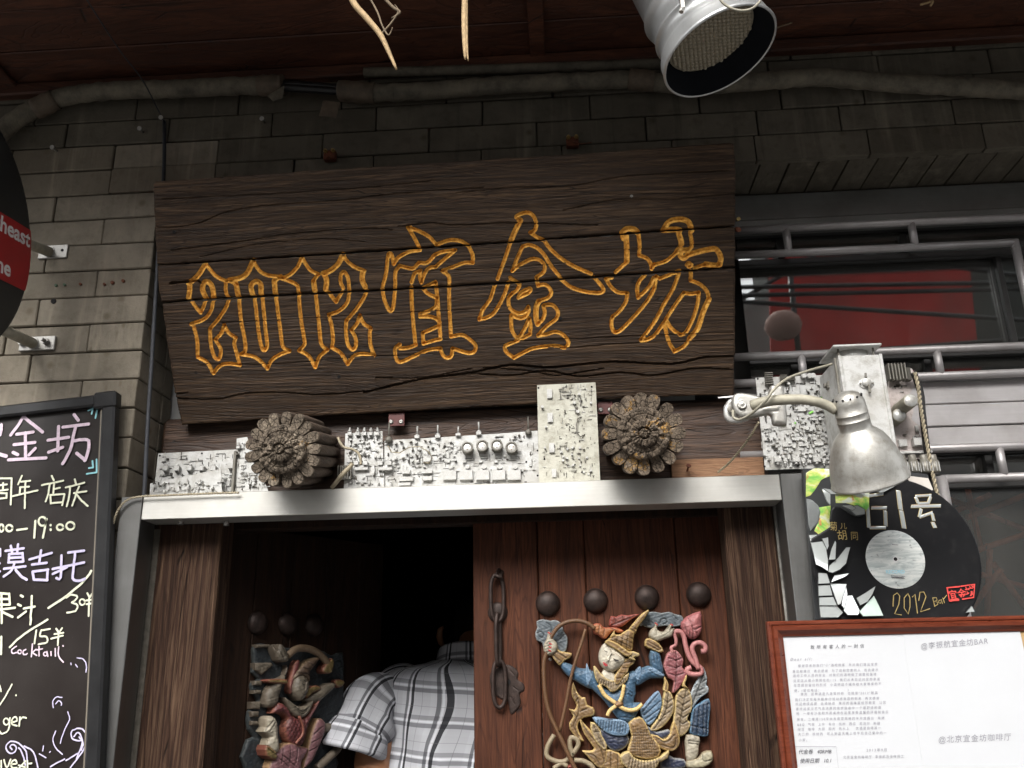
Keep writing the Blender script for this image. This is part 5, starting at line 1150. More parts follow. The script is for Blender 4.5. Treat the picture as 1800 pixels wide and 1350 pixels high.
# framed notice
Yf = -.10; zt_ = at(1352, 1092, Yf)[2]; x0_ = at(1349, 1093, Yf)[0]; x1_ = at(1836, 1080, Yf)[0]; zb2 = zt_-.42; wf = .0265
fn = thing('framed_notice', 'varnished wooden frame with white printed sheets behind glass at lower right', 'framed notice', ((x0_+x1_)/2, Yf, zb2))
def rail(a, b, nrm, L, horiz):
    prof = [(0, 0), (0, .012), (.003, .0155), (.006, .0155), (.0075, .0135), (.0095, .0175), (.016, .017), (.0225, .011), (.0265, .009), (.0265, 0)]
    return prof
prof = rail(0, 0, 0, 0, 0); corners = [(x0_, zt_, 1, -1), (x1_, zt_, -1, -1), (x1_, zb2, -1, 1), (x0_, zb2, 1, 1)]
for i in range(4):
    a, b = corners[i], corners[(i+1) % 4]; V = []
    for c_ in (a, b): V += [np.array([c_[0]+c_[2]*p, Yf+.018-hh, c_[1]+c_[3]*p]) for p, hh in prof]
    m = len(prof); Fc = [(k, k+1, m+k+1, m+k) for k in range(m-1)]+[tuple(range(m)), tuple(range(m, 2*m))[::-1]]
    MB().add(V, Fc).build('frame_rail', FRAMEW, fn)
c, h = hollow(x0_+.01, x1_-.01, Yf+.012, Yf+.018, zb2+.01, zt_-.01); MB().box(c, h).build('backing_card', CARD, fn)
Fp1 = wallframe(Yf+.0115); g5 = lambda s: crop(P(s), 1340, 1070, 3.913); hp = lambda s: [tuple(Fp1.hit(x, y)) for x, y in g5(s)]
def zed(x, y): return tuple(Fp1.hit(x, y))
px0 = x0_+wf*.8; u1 = hp('965,155')[0]
relief('paper_sheet', [(px0, zt_-wf*.9), (u1[0]+.004, u1[1]), hp('1000,400')[0], (hp('1040,600')[0][0], zb2+.02), (px0, zb2+.02)], Fp1, PAPER, fn, h=.0001, r=.001, thick=.0004, cell=.012)
relief('paper_sheet', [hp('967,165')[0], hp('1760,122')[0], hp('1775,170')[0], (hp('1800,420')[0][0]+.012, zb2+.02), (hp('1030,600')[0][0], zb2+.02), hp('1000,400')[0]], Fp1, PAPER, fn, h=.0001, r=.001, thick=.0004, cell=.012, d0=.0006)
Fq = wallframe(Yf+.0106)
def wr(s, x, y, size, mt=INK, **k):
    a, b = Fq.hit(*g5('%g,%g' % (x, y))[0]); return text('printed_line', s, Fq, a, b, size, mt, fn, .0003, **k)
wr('致所有客人的一封信', 330, 275, .0072, INKD, spacing=2.0, shear=.2)
wr('Dear all:', 190, 358, .007, INK, spacing=1.5, shear=.4)
BODY = ['    感谢您来到我们"小"酒吧做客  并对我们提出宝贵', '意见和建议  表示感谢  为了您和您爱的人  在此提示', '酒吧工作人员的安全  对我们的酒吧做了调整和装修', '这家店从很小到现在的115  我们从未忘记对您的承诺', '在您提前留位的形式  小酒吧这个城市给大家带来的不', '便。(留位电话：                 )',
        '    首先  这种酒是凡是暂时的  也就是"2012"新品', '我们决定在每年都举行活动感谢您的到来  再次感谢', '欢迎继续品尝  此酒味道  美好的滋味留给您最爱  让您', '喜欢这家文艺气息浓厚的南锣鼓巷中一个最舒适的酒', '吧  一楼有沙发和木质桌椅在这里享受温馨的环境和音乐', '美食。二楼是150平米有南亚风格的半开放露台  有烤', 'BBQ  气氛  上什  有台  桃树  西瓜  尼泊尔  新疆', '绿豆  咖啡  大厨  阳光  热水上    饮酒是自得其一', '大二的  桃树的  可人新品天晚上在午后自己爱中的一', '小家。']
ys = [402, 440, 470, 504, 536, 572, 597, 634, 664, 698, 730, 770, 806, 838, 872, 912]
for i, (s, y) in enumerate(zip(BODY, ys)): wr(s, 203+(y-402)*.09, y, .0052, INK, spacing=1.45 if i not in (12, 13) else 1.4, shear=.15)
wr('2013年9月', 715, 982, .0058, INK, spacing=1.5, shear=.2); wr('北京宜金坊咖啡厅  李振航及全体员工', 555, 1030, .0052, INK, spacing=1.35, shear=.15)
wr('代金卷   40RMB', 247, 998, .0082, INKD, shear=.3); wr('使用日期   10.1', 257, 1060, .0082, INKD, shear=.3)
strokes('printed_box', [[tuple(Fq.hit(x, y)) for x, y in g5('220,947 506,948 522,1100 232,1100 220,947')]], Fq, .0006, INK, fn)
wr('@李振航宜金坊BAR', 1088, 278, .0125, INK, spacing=1.12, shear=.2, ang=.06); wr('@北京宜金坊咖啡厅', 1210, 920, .0125, INK, spacing=1.18, shear=.2, ang=.02)

# ------------------------------------------------------------------ chalkboard
Yc = -.035; Fc_ = wallframe(Yc); cb = thing('chalk_menu_board', 'black menu board with chalk writing in a black frame at the lower left', 'menu board', at(90, 1100, Yc))
ca_ = at(203, 688, Yc-.012); xR = ca_[0]; zT = ca_[2]
CA = radians(4.6); RC = np.array([[cos(CA), 0, -sin(CA)], [0, 1, 0], [sin(CA), 0, cos(CA)]])
def rbox(x0, x1, y0, y1, z0, z1, bev=0):
    c, h = hollow(x0, x1, y0, y1, z0, z1); c = np.array(c); pv = np.array([xR, c[1], zT]); return MB().box(pv+RC @ (c-pv), h, bev, RC)
rbox(xR-.72, xR-.01, Yc, Yc+.012, zT-1.0, zT-.012).build('slate', CHALKB, cb)
def brail(x0, x1, z0, z1):
    return rbox(x0, x1, Yc-.014, Yc+.014, z0, z1, .004).build('frame_rail', BLACKP, cb)
brail(xR-.028, xR, zT-1.02, zT-.03); brail(xR-.75, xR-.042, zT-.027, zT-.002)
rbox(xR-.0465, xR+.0015, Yc-.0155, Yc+.0155, zT-.0335, zT+.0025, .004).build('corner_cap', BLACKP, cb)
rbox(xR-.0325, xR-.0295, Yc-.007, Yc+.001, zT-.98, zT-.02).build('inner_bead', plain('worn_bead', (.16, .14, .11), .5), cb)
Fb = wallframe(Yc-.0005); c4_ = lambda s: [tuple(Fb.hit(x, y)) for x, y in crop(P(s), 0, 660, 3.857)]; c5_ = lambda s: [tuple(Fb.hit(x, y)) for x, y in crop(P(s), 0, 1000, 3.857)]
K = 1/(3.857*895)
def chalk(nm, cf, segs, w, mt):
    r = random.Random(hash(segs) % 1000 if False else len(segs)); L = []
    for s in segs.split(';'):
        p = cf(s.strip()); q = spl(p, 3) if len(p) > 2 else p; L.append([(a+r.gauss(0, .0003), b+r.gauss(0, .0003)) for a, b in q])
    strokes(nm, L, Fb, w*K, mt, cb)
def ells(cf, L, w, mt, nm='chalk_writing'):
    strokes(nm, [cf(' '.join('%g,%g' % p for p in ell(*e))) for e in L], Fb, w*K, mt, cb)
chalk('chalk_writing', c4_, '12,335 10,370 0,405', 26, CH_P); chalk('chalk_writing', c4_, '0,535 45,548', 26, CH_P)
chalk('chalk_writing', c4_, '180,250 130,330 75,405;168,285 230,335 292,385;115,402 228,385;100,470 240,455;175,390 178,560;92,522 122,540;242,495 200,540;62,572 312,562;402,345 395,515;330,440 470,420;332,522 430,490;505,265 535,305;430,352 605,330;518,340 500,420 478,510 430,600;500,445 560,436 605,445 600,520 580,578;580,578 525,530', 23, CH_P)
chalk('chalk_writing', c4_, '590,205 665,205;665,205 650,290;602,238 632,228;632,228 624,262;657,570 657,658;657,658 590,668;630,580 635,625;635,625 605,630', 12, CH_B)
chalk('chalk_writing', c4_, '0,700 82,700;82,700 76,875;0,745 50,740;25,728 22,778;0,782 55,775;5,800 48,797;48,797 46,832;46,832 5,835;152,682 125,740;145,722 210,714;140,760 200,755;142,762 136,808;90,818 175,800 260,780;176,722 174,820 172,900;355,682 370,712;290,745 370,728 435,715;342,738 332,800 315,855;372,728 366,800;372,772 410,764;345,812 440,806;440,806 425,882;345,812 350,868;350,868 425,862;510,706 520,738;450,762 520,745 578,728;482,758 475,820 458,890;505,800 592,788;540,755 520,810 495,882;520,805 560,850 600,886', 13, CH_W)
chalk('chalk_writing', c4_, '120,1050 185,1040;242,985 235,1100;320,975 305,1040 295,1102;345,1013 347,1017;345,1044 347,1048', 15, CH_W)
ells(c4_, [(12, 1035, 15, 25), (66, 1036, 22, 22), (290, 990, 26, 30), (410, 1030, 22, 20), (480, 1020, 28, 26)], 14, CH_W)
chalk('chalk_writing', c4_, '40,1188 165,1172;75,1155 85,1205;125,1148 120,1195;65,1212 155,1205;155,1205 160,1262;65,1212 62,1268;62,1268 160,1262;65,1238 155,1234;32,1312 175,1295;100,1270 85,1320 30,1362;110,1318 145,1360 185,1385;5,1178 5,1225;0,1275 4,1276;0,1330 4,1330;202,1250 355,1205;285,1187 270,1272;222,1282 320,1270;226,1330 330,1318;330,1318 325,1390;226,1330 236,1384;236,1384 325,1390;362,1312 460,1292;422,1222 416,1370 388,1375;365,1345 460,1302;470,1202 575,1190;515,1200 505,1300 500,1375 535,1395 582,1380;450,1297 575,1268', 17, CH_V)
chalk('chalk_writing', c4_, '622,1325 580,1385 460,1490 332,1575', 16, CH_W)
chalk('chalk_writing', c5_, '0,165 65,170;65,170 70,242;0,205 60,205;0,242 70,242;15,165 15,368;0,275 105,263;15,290 90,325;145,180 160,190;125,240 145,250;128,330 180,290;165,268 240,255;220,185 215,280 210,378', 15, CH_W)
chalk('chalk_writing', c5_, '450,195 490,175 530,190 490,228;490,228 528,248 515,285 458,297;595,165 610,195;628,165 610,195;588,215 632,208;588,240 632,233;608,195 606,320', 12, CH_W); ells(c5_, [(560, 225, 18, 20)], 11, CH_W)
chalk('chalk_writing', c5_, '325,345 200,420 120,480 70,530;12,460 10,578', 14, CH_W)
chalk('chalk_writing', c5_, '250,415 235,505;340,410 285,416;285,416 275,455 318,462 322,498 265,510;385,405 402,430;425,402 402,430;372,442 430,435;350,472 430,452;402,430 396,515', 12, CH_W)
chalk('chalk_writing', c5_, '115,525 85,545 88,572 118,566;178,545 160,560 165,580 188,576;222,510 218,597;246,545 222,568;222,568 252,588;268,525 268,590;255,548 290,542;325,560 328,593;350,560 350,590;378,540 380,592;400,530 402,590 432,635;430,520 433,524', 9, CH_P); ells(c5_, [(136, 562, 12, 13), (310, 577, 12, 13)], 8, CH_P)
chalk('chalk_doodle', c5_, '525,603 565,610 588,650 585,698;365,940 360,900 385,868 422,872;380,915 400,895 418,905 420,926;460,970 475,1020 440,1090 412,1180;380,1100 362,1150 378,1210 425,1255;515,650 530,665;484,640 485,650;300,1200 294,1232;270,1255 315,1278;338,1243 345,1240', 7, CH_V)
chalk('chalk_doodle', c5_, '545,1165 500,1155 484,1118 508,1086 560,1084 592,1130 582,1200 540,1270 480,1345;505,1135 528,1108 552,1135 560,1190 520,1290;540,1140 565,1180 555,1230;85,1225 72,1205 92,1190 115,1210 100,1245 62,1245 44,1205 75,1170 130,1182 180,1240 190,1320;168,1200 230,1240 262,1348;130,1210 160,1260 175,1330;345,1340 400,1310 440,1290;450,1300 500,1270 530,1250', 9, CH_V)
chalk('chalk_writing', c5_, '0,790 12,830;85,782 45,855 0,925;110,856 112,860;70,1010 62,1090 20,1118 0,1100;85,1038 118,1030 110,1003 86,1018 86,1052 118,1062;140,1005 135,1068;140,1022 160,1005 182,1012;12,1300 14,1348;30,1295 52,1345 75,1290;80,1325 118,1318 105,1295 82,1310 84,1345 118,1348;130,1330 175,1345;175,1300 135,1349;190,1300 192,1345;192,1320 218,1318', 10, CH_W); ells(c5_, [(45, 1035, 18, 22)], 9, CH_W)

# ------------------------------------------------------------------ round projecting sign at the left edge
uu = np.array([-.061, 1, 0]); uu /= np.linalg.norm(uu); Rs = .2528
Cz = at(52, 403, -.0992)-uu*Rs+np.array([.0135, 0, -.1108]); nz_ = (uu[1], -uu[0], 0)
Fz = Frame(Cz, uu, nz_); h0, h1 = Fz.hit(0, 373), Fz.hit(52, 405); be = math.atan2(h1[1]-h0[1], h1[0]-h0[0])
Fz = Frame(Cz, uu*cos(be)+np.array([0, 0, sin(be)]), nz_)
rs_ = thing('round_sign', 'round black projecting sign with a red band, cut off by the left edge', 'sign', Fz.o)
circ = [(Rs*cos(a), Rs*sin(a)) for a in np.linspace(0, 2*pi, 97)[:-1]]
relief('disc', circ, Fz, BLKSIGN, rs_, h=.0015, r=.002, thick=.012, cell=.006, d0=0, smooth=False)
bt_, bb_ = Fz.hit(26, 389)[1], Fz.hit(22, 502)[1]
def chord(y): return sqrt(max(0, (Rs-.001)**2-y*y))
bnd = [(-chord(bt_), bt_), (chord(bt_), bt_)]+[(chord(y), y) for y in np.linspace(bt_, bb_, 12)[1:]]+[(-chord(y), y) for y in np.linspace(bb_, bt_, 12)[:-1]]
relief('red_band', bnd, Fz, REDSIGN, rs_, d0=.0022, h=.0002, r=.002, thick=.0009, cell=.006)
a0_ = Fz.hit(50, 430); a1_ = Fz.hit(16, 487)
text('lettering', 'Southeast', Fz, a0_[0], a0_[1]-.006, .046, WHT, rs_, .0028, bold=.0012, align='RIGHT', sx=1.15)
text('lettering', 'lane', Fz, a1_[0], a1_[1], .046, WHT, rs_, .0028, bold=.0012, align='RIGHT', sx=1.15)
for (x, y, x2, y2, bw, lab) in ((94, 443, 40, 420, .034, 'upper'), (66, 604, 0, 572, .04, 'lower')):
    q = at(x, y, -.003); ar = thing('sign_arm', '%s bracket arm with a bolted steel plate holding the round sign to the bricks' % lab, 'bracket', q)
    MB().box(q, (bw, .003, .0165), .0012).build('wall_plate', ZINC, ar); hq = Fz.hit(x2, y2); e_ = Fz.w(hq[0], hq[1], -.014)
    MB().cyl(q-np.array([.008, 0, 0]), e_, .0115, n=16).build('tube_arm', LAMPN, ar); MB().cyl(q-np.array([.008, 0, 0]), q-np.array([.0078, .006, 0]), .0145, .0125, 16).build('weld', ZINC, ar)
    for dx in ((.022,) if lab == 'upper' else (-.032, .022)):
        s = q+np.array([dx, -.003, .002])
        if lab == 'lower': MB().cyl(s, s+np.array([0, -.009, 0]), .0075, n=6, smooth=False).cyl(s, s+np.array([0, -.022, 0]), .004, n=10).build('bolt', ZINC, ar)
        else: MB().cyl(s, s+np.array([0, -.0008, 0]), .0035, n=10).build('bolt_hole', HOLE, ar)
for px, py, r_, m_ in ((99, 502, .0032, plain('green_plug', (.06, .10, .06), .6)), (114, 501, .0032, None), (142, 500, .003, RUST), (184, 500, .003, RUST), (198, 497, .004, RUST), (217, 494, .0036, RUST), (95, 530, .006, HOLE)):
    q = at(px, py, .0); q[1] = -.0035
    o = MB().cyl(q, q+np.array([0, .006, 0]), r_, n=9).build('wall_plug', m_ or bpy.data.materials['green_plug'], wall)

# ------------------------------------------------------------------ stage light at upper right
rim = at(1265, 92, -.40); can = thing('stage_light', 'polished silver stage light can hanging from the eave at upper right', 'stage light', rim)
vd = (rim-CP)/np.linalg.norm(rim-CP)
axc = CM.T @ np.array([-.33, -.87, .37]); axc /= np.linalg.norm(axc)      # from the mouth back into the can
sc_ = 1550/(CM[2]@(rim-CP)); Rc = 103/sc_
pf = [(.045, Rc*.10), (.045, Rc*.80), (.042, Rc*.83), (.034, Rc*.85), (.026, Rc*.92), (0, Rc*.975), (-.0022, Rc*.985), (-.0036, Rc), (-.003, Rc*1.02), (.0, Rc*1.03), (.004, Rc*1.02), (.006, Rc*1.0), (.022, Rc*.99), (.032, Rc*.94), (.036, Rc*.90), (.062, Rc*.88), (.0635, Rc*.905), (.0665, Rc*.915), (.0695, Rc*.905), (.071, Rc*.88), (.105, Rc*.86), (.110, Rc*.90), (.118, Rc*.92), (.124, Rc*.90), (.127, Rc*.86), (.25, Rc*.84), (.27, Rc*.7), (.29, Rc*.3), (.29, .0001)]
MB().lathe(rim, axc, pf[6:], 64).build('can_body', CANM, can); MB().lathe(rim, axc, pf[:7], 64).build('can_inside', CANIN, can)
lensr = Rc*.79; b1 = MB().lathe(rim, axc, [(.040, lensr), (.038, lensr*.98), (.038, .0001)], 40); b1.build('lens_plate', LED, can)
t1 = np.cross(axc, (0, 0, 1)); t1 /= np.linalg.norm(t1); t2 = np.cross(axc, t1); dm = MB(); k = 0
ico = [(0, 1.0), (.55, .83), (.83, .5), (1.0, 0.0)]
for i in range(-12, 13):
    for j in range(-12, 13):
        x = (i+.5*(j % 2))*.0094; y = j*.0082
        if x*x+y*y < (lensr*.94)**2:
            c0 = rim+axc*.038+t1*x+t2*y; dm.lathe(c0, -axc, [(0, .0043), (.003, .0038), (.005, .0023), (.0056, .0001)], 7)
o = dm.build('led_beads', LED, can); o['kind'] = 'stuff'
q1 = rim+axc*.04; yk = [q1+(-CM[1]*.0)+t for t in (CM[0]*(-Rc*.95), CM[0]*(-Rc*.2)-vd*Rc*1.05+np.array([0, 0, .0]), CM[0]*(Rc*.6)-vd*Rc*.9+np.array([0, 0, .02]), CM[0]*(Rc*1.0)+np.array([0, 0, .03]))]
lp = spl([at(x, y, -.55) for x, y in ((1262, -14), (1268, 2), (1284, 14), (1304, 19), (1322, 15), (1336, 2), (1342, -14))], 5); MB().tube(lp, .0022, 8).build('wire_loop', LAMPN, can)
q = at(1199, 4, -.52); MB().box(q, (.004, .004, .014), .001).cyl(q+np.array([0, 0, -.012]), q+np.array([-.003, 0, -.020]), .0045, n=6, smooth=False).build('thumb_screw', ZINC, can)
MB().tube(spl([at(1190, -40, -.50), at(1196, -12, -.52), at(1199, 6, -.52)], 4), .004, 8).build('yoke_strap', ZINC, can)
MB().tube([rim+axc*.2, rim+axc*.2+np.array([0, .05, .25])], .008, 8).build('yoke', ZINC, can)
# dry palm fibres hanging from the eave
def fibre(label, lst, Y):
    root = thing('palm_fibre', label, 'dry leaf', at(*lst[0][0][0], Y))
    for pts, w, m in lst:
        q = spl([at(x, y, Y) for x, y in pts], 5); n = len(q); MB().tube(q, [w*(.25+.9*sin(pi*min(1, (i+1)/n*.0+1)*.5)*(1-(i/(n-1))**3*.85)) for i in range(n)], 6).build('blade', m, root)
fibre('long bent dry palm blade hanging from the eave left of the stage light', [(P('610,-30 622,5 645,32 668,60 682,88 697,122'), .0046, STRAW), (P('640,-20 662,18 672,45 683,62 690,48'), .0014, STRAWD), (P('672,58 688,40 700,20 694,8'), .0013, STRAWD), (P('660,-20 690,12 703,22 688,32'), .0022, STRAWD)], -.62)
fibre('straight pale dry palm blade hanging from the eave near the top middle', [(P('818,-40 817,0 816,40 817,80 818,104'), .0042, STRAW), (P('820,-20 820,40 821,85 823,107'), .0020, STRAW)], -.62)
tag(MB().tube(spl([at(x, y, -.25) for x, y in ((1352, 55), (1370, 47), (1392, 40))], 4), [.002]*9, 5, flat=(0, -1, 0)).build('dry_twig', STRAWD), 'short dry twig sticking out right of the stage light', 'twig')
tag(MB().tube(spl([at(x, y, -.3) for x, y in ((1618, 8), (1630, 5), (1640, 2), (1636, 10))], 4), [.0024]*13, 5).build('paper_scrap', STRAW), 'scrap of dry leaf stuck to the eave at upper right', 'leaf')

# ------------------------------------------------------------------ painted wood carvings on the door leaves
def mk_carved(name, base, rim=None, rw=.0020, grv=.35, wear=.5, gloss=.5):
    t = NT(name); v = t.coord((1, 1, 1), rnd=False); n = t.noise(v, 70, 6, .65); n2 = t.noise(v, 260, 4, .7)
    c = t.mix(t.ramp(n, [(.35, 0.0), (.65, 1.0)]), tuple(x*.7 for x in base), tuple(min(1, x*1.3) for x in base))
    if rim: c = t.mix(t.math('MULTIPLY', t.ramp(t.attr('edge'), [(rw*.9, 1.0), (rw*1.9, 0.0)]), t.ramp(n2, [(.3, .3), (.5, 1.0)])), c, rim)
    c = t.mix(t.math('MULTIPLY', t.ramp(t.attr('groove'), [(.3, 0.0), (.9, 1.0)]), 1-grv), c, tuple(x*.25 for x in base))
    c = t.mix(t.ramp(n2, [(.58, 0.0), (.72, wear*.5)]), c, (.16, .14, .11))
    t.bump(n2, .0005); return t.out(c, gloss)
def dk_(c, f=.72): g = sum(c)/3; return tuple((x*.86+g*.14)*f for x in c)
mc0 = mk_carved
def mk_carved(name, base, rim=None, rw=.0020, grv=.35, wear=.9, gloss=.55): return mc0(name, dk_(base), dk_(rim, .95) if rim else None, rw, grv, wear, gloss)
K_ = dict(
 slate=mk_carved('slate_blue_paint', (.10, .125, .145), (.24, .26, .26)), bow=mk_carved('amber_bow_paint', (.25, .115, .022), (.10, .04, .01), .002), orange=mk_carved('orange_paint', (.36, .12, .025), (.32, .05, .02)),
 redb=mk_carved('red_brown_paint', (.20, .035, .02), (.30, .05, .03)), gold=mk_carved('gold_brown_paint', (.21, .115, .035), (.62, .42, .13), .0018), tan=mk_carved('tan_gold_paint', (.27, .19, .10), (.62, .45, .15), .0018),
 face=mk_carved('pale_face_paint', (.58, .52, .40), None, .001, .5, .25), skin=mk_carved('pale_limb_paint', (.42, .37, .27), (.28, .23, .16)), blue=mk_carved('blue_tunic_paint', (.045, .12, .21), (.09, .15, .20)),
 bluel=mk_carved('light_blue_paint', (.10, .19, .30), (.20, .30, .42)), navy=mk_carved('navy_paint', (.022, .03, .07), (.30, .30, .28), .0012), navyb=mk_carved('navy_blue_paint', (.02, .045, .09), (.10, .22, .34), .0012),
 pink=mk_carved('rose_paint', (.30, .075, .085), (.42, .15, .14), .0016), pinkl=mk_carved('pink_bud_paint', (.44, .13, .13), (.34, .09, .09)), cream=mk_carved('cream_ribbon_paint', (.42, .37, .24), (.24, .18, .10), .0016), grey=mk_carved('grey_feather_paint', (.19, .20, .20), (.36, .42, .46)),
 dslate=mk_carved('dark_slate_paint', (.022, .03, .036), (.06, .07, .07)), dbrown=mk_carved('dark_brown_paint', (.10, .055, .03), (.17, .11, .06)), red=mk_carved('dark_red_scale_paint', (.14, .025, .025), (.28, .09, .05)), dpink=mk_carved('dusty_pink_paint', (.21, .085, .095), (.34, .2, .08)), olive=mk_carved('olive_gold_paint', (.22, .15, .04), (.2, .05, .03)),
 dim_skin=mk_carved('dimmed_skin_paint', (.16, .13, .09), (.13, .10, .07)))  # last entry: skin paint dimmed for the carving on the unlit left leaf
INKB = plain('black_brush_line', (.015, .012, .012), .5); LIPS = plain('red_lips', (.32, .03, .035), .4); NAILR = plain('red_nails', (.35, .02, .02), .4)
class Carving:
    def __init__(s, F, cf, root): s.F = F; s.cf = cf; s.root = root
    def uv(s, q): return [tuple(s.F.hit(x, y)) for x, y in s.cf(q)]
    def piece(s, nm, q, m, d0, h=.006, r=.009, gr=(), gw=.0013, gd=.0022, smooth=2, thick=None, extra=None, parent=None, cell=.0014, rim=None):
        pts = s.cf(q); pts = spl(pts, smooth, True) if smooth else pts
        g = [([tuple(s.F.hit(x, y)) for x, y in spl(s.cf(k), 4)], gw, gd, 0) for k in gr]
        return relief(nm, [tuple(s.F.hit(x, y)) for x, y in pts], s.F, K_[m], parent or s.root, d0=d0, h=h, r=r, thick=thick or (d0+.0005), cell=cell, grooves=g, rimh=(.0014 if m in ('tan', 'gold', 'grey', 'pink', 'bluel', 'slate', 'navyb') else 0) if rim is None else rim, extra=extra or (lambda G: .0007*np.sin(G[:, 0]*420+2*np.sin(G[:, 1]*300))*np.sin(G[:, 1]*510+G[:, 0]*170)), smooth=True)
    def rod(s, nm, q, m, d0, w, taper=None, closed=False):
        p = [tuple(s.F.hit(x, y)) for x, y in spl(s.cf(q), 5, closed)]; P3 = [s.F.w(a, b, d0) for a, b in p]; n = len(P3)
        rr = [w*(taper(i/(n-1)) if taper else 1) for i in range(n)]; o = MB().tube(P3, rr, 9).build(nm, K_[m], s.root); return o
def veins(tip, base, n, spread, L):
    """leaf ribs as strings 'x,y x,y'"""
    t = np.array(tip, float); b = np.array(base, float); d = t-b; nn = np.array([-d[1], d[0]]); nn /= np.linalg.norm(nn)+1e-9; o = ['%g,%g %g,%g' % (*b, *(b+d*.92))]
    for i in range(n):
        p = b+d*(.12+.75*i/n)
        for s_ in (-1, 1): q = p+nn*s_*L+d*.16; o.append('%g,%g %g,%g' % (*p, *q))
    return o
fa = lambda q: crop(P(q), 920, 1050, 4.5)
AR = thing('carved_archer', 'painted wooden carving of a dancing archer with a bow on the closed right leaf', 'carving', at(1090, 1200, YD))
A = Carving(wallframe(YD-.003), fa, AR)
A.piece('cloud', '105,190 160,175 215,187 250,180 300,205 320,270 350,320 345,390 330,430 270,440 200,430 160,410 150,360 105,340 95,280 110,240', 'slate', .004, .003, .006, ['110,285 140,272 160,295 150,320 128,308', '180,200 220,230 225,300', '290,330 320,300'])
A.piece('cloud', '950,150 985,120 1040,115 1090,125 1150,115 1200,135 1250,145 1265,190 1240,225 1180,235 1120,225 1060,235 1000,245 950,225 925,185', 'slate', .004, .003, .006, ['1080,205 1090,175 1120,172 1132,200 1105,215', '960,180 990,190 985,220', '1180,140 1220,180'])
A.piece('feather', '1420,550 1450,640 1440,700 1455,700 1460,750 1400,790 1360,840 1325,880 1300,860 1310,780 1350,690 1390,620', 'grey', .006, .004, .006, ['1425,600 1380,720 1330,850', '1440,650 1400,680', '1420,720 1380,740', '1400,770 1360,780', '1370,690 1345,720'])
A.piece('trouser_leg', '1335,880 1400,830 1462,800 1475,880 1460,1000 1455,1095 1380,1092 1310,1070 1320,960', 'navyb', .008, .006, .01, ['1350,880 1335,1060', '1385,860 1370,1080', '1420,850 1415,1085', '1450,840 1445,1080', '1315,1010 1455,1040'])
A.piece('calf', '1282,1085 1390,1100 1385,1170 1378,1240 1350,1285 1290,1290 1278,1200', 'skin', .008, .006, .01, ['1300,1130 1375,1140', '1302,1150 1375,1160'])
A.piece('foot', '1290,1285 1370,1270 1400,1240 1420,1220 1482,1210 1492,1290 1420,1345 1290,1345', 'cream', .009, .006, .008, ['1410,1240 1420,1290 1480,1280'])
A.piece('gold_leaf', '1240,725 1300,720 1328,800 1332,850 1322,900 1290,960 1318,990 1300,1050 1240,1100 1200,1050 1180,980 1190,880 1200,780', 'tan', .010, .005, .006, ['1280,740 1250,900 1225,1080']+['%d,%d %d,%d' % (1255, y, x, y-35) for y in (800, 850, 900, 950, 1000) for x in (1210, 1310)])
A.piece('gold_leaf', '1110,740 1160,750 1187,830 1180,910 1130,990 1060,1045 1000,1052 1010,1010 1060,950 1090,860', 'tan', .013, .005, .006, ['1140,760 1120,900 1030,1035']+['%d,%d %d,%d' % (x, y, x+dx, y-30) for x, y in ((1135, 830), (1128, 880), (1110, 930), (1075, 975)) for dx in (-35, 42)])
A.piece('blue_fan', '920,880 950,850 1000,790 1060,738 1088,800 1082,880 1040,960 990,1012 940,960', 'bluel', .014, .005, .006, ['940,900 1060,760', '950,930 1075,820', '960,960 1070,880', '975,985 1040,940'])
A.piece('gold_swag', '1000,1080 1060,1090 1100,1120 1150,1080 1180,975 1228,1090 1222,1170 1170,1212 1080,1190 1010,1110', 'gold', .015, .006, .008, ['1040,1100 1120,1140 1190,1080', '1080,1160 1180,1180 1200,1110'])
A.piece('navy_cloth', '960,1000 1050,1060 1140,1040 1160,1075 1100,1120 1000,1080', 'navy', .012, .004, .006)
A.piece('navy_cloth', '1120,1240 1190,1268 1270,1280 1275,1345 1080,1345', 'navy', .006, .004, .006)
A.piece('thigh', '600,1040 700,1060 820,1080 830,1150 780,1200 720,1212 650,1165', 'navy', .012, .009, .02, ['640,1110 810,1120', '660,1140 800,1150', '690,1175 780,1175'], .0008, .001)
A.piece('flame_scroll', '395,670 420,740 462,790 490,790 505,850 552,870 562,930 480,950 432,1000 440,1060 480,1135 430,1120 370,1050 362,990 395,940 358,880 402,890 420,850 388,790 380,740', 'gold', .008, .006, .007, ['405,730 440,840 430,930 400,1010 440,1100', '430,800 410,830', '500,880 450,900', '380,900 410,930'])
A.piece('flame_scroll', '440,950 475,990 540,1060 600,1120 660,1190 655,1300 600,1345 545,1300 500,1250 465,1210 520,1212 560,1190 480,1080', 'gold', .010, .006, .008, ['460,980 520,1080 600,1170 640,1290', '500,1230 560,1250 600,1310'])
A.piece('flame_scroll', '530,985 590,1010 622,1090 660,1165 640,1205 580,1150 540,1080', 'tan', .014, .004, .006, ['555,1010 590,1090 635,1180', '560,1060 600,1060'])
A.piece('gold_cloth', '650,1200 760,1230 770,1300 800,1345 600,1345 640,1290', 'gold', .010, .005, .008, ['690,1220 690,1340', '740,1240 745,1340'])
A.piece('torso', '550,580 600,680 690,740 760,720 820,600 900,580 935,625 885,690 885,760 868,830 930,830 905,900 860,978 790,982 740,950 700,900 640,820 590,770 540,720 500,640', 'blue', .014, .012, .022, ['835,740 860,760 850,780 820,760', '760,940 850,950'])
A.piece('left_arm', '300,510 350,520 450,560 500,565 560,600 570,720 500,712 410,660 350,620 300,560', 'blue', .012, .011, .016, ['380,560 400,640'])
A.piece('right_arm', '885,590 980,540 1060,560 1112,610 1090,640 1000,640 930,682 880,692', 'blue', .013, .010, .014)
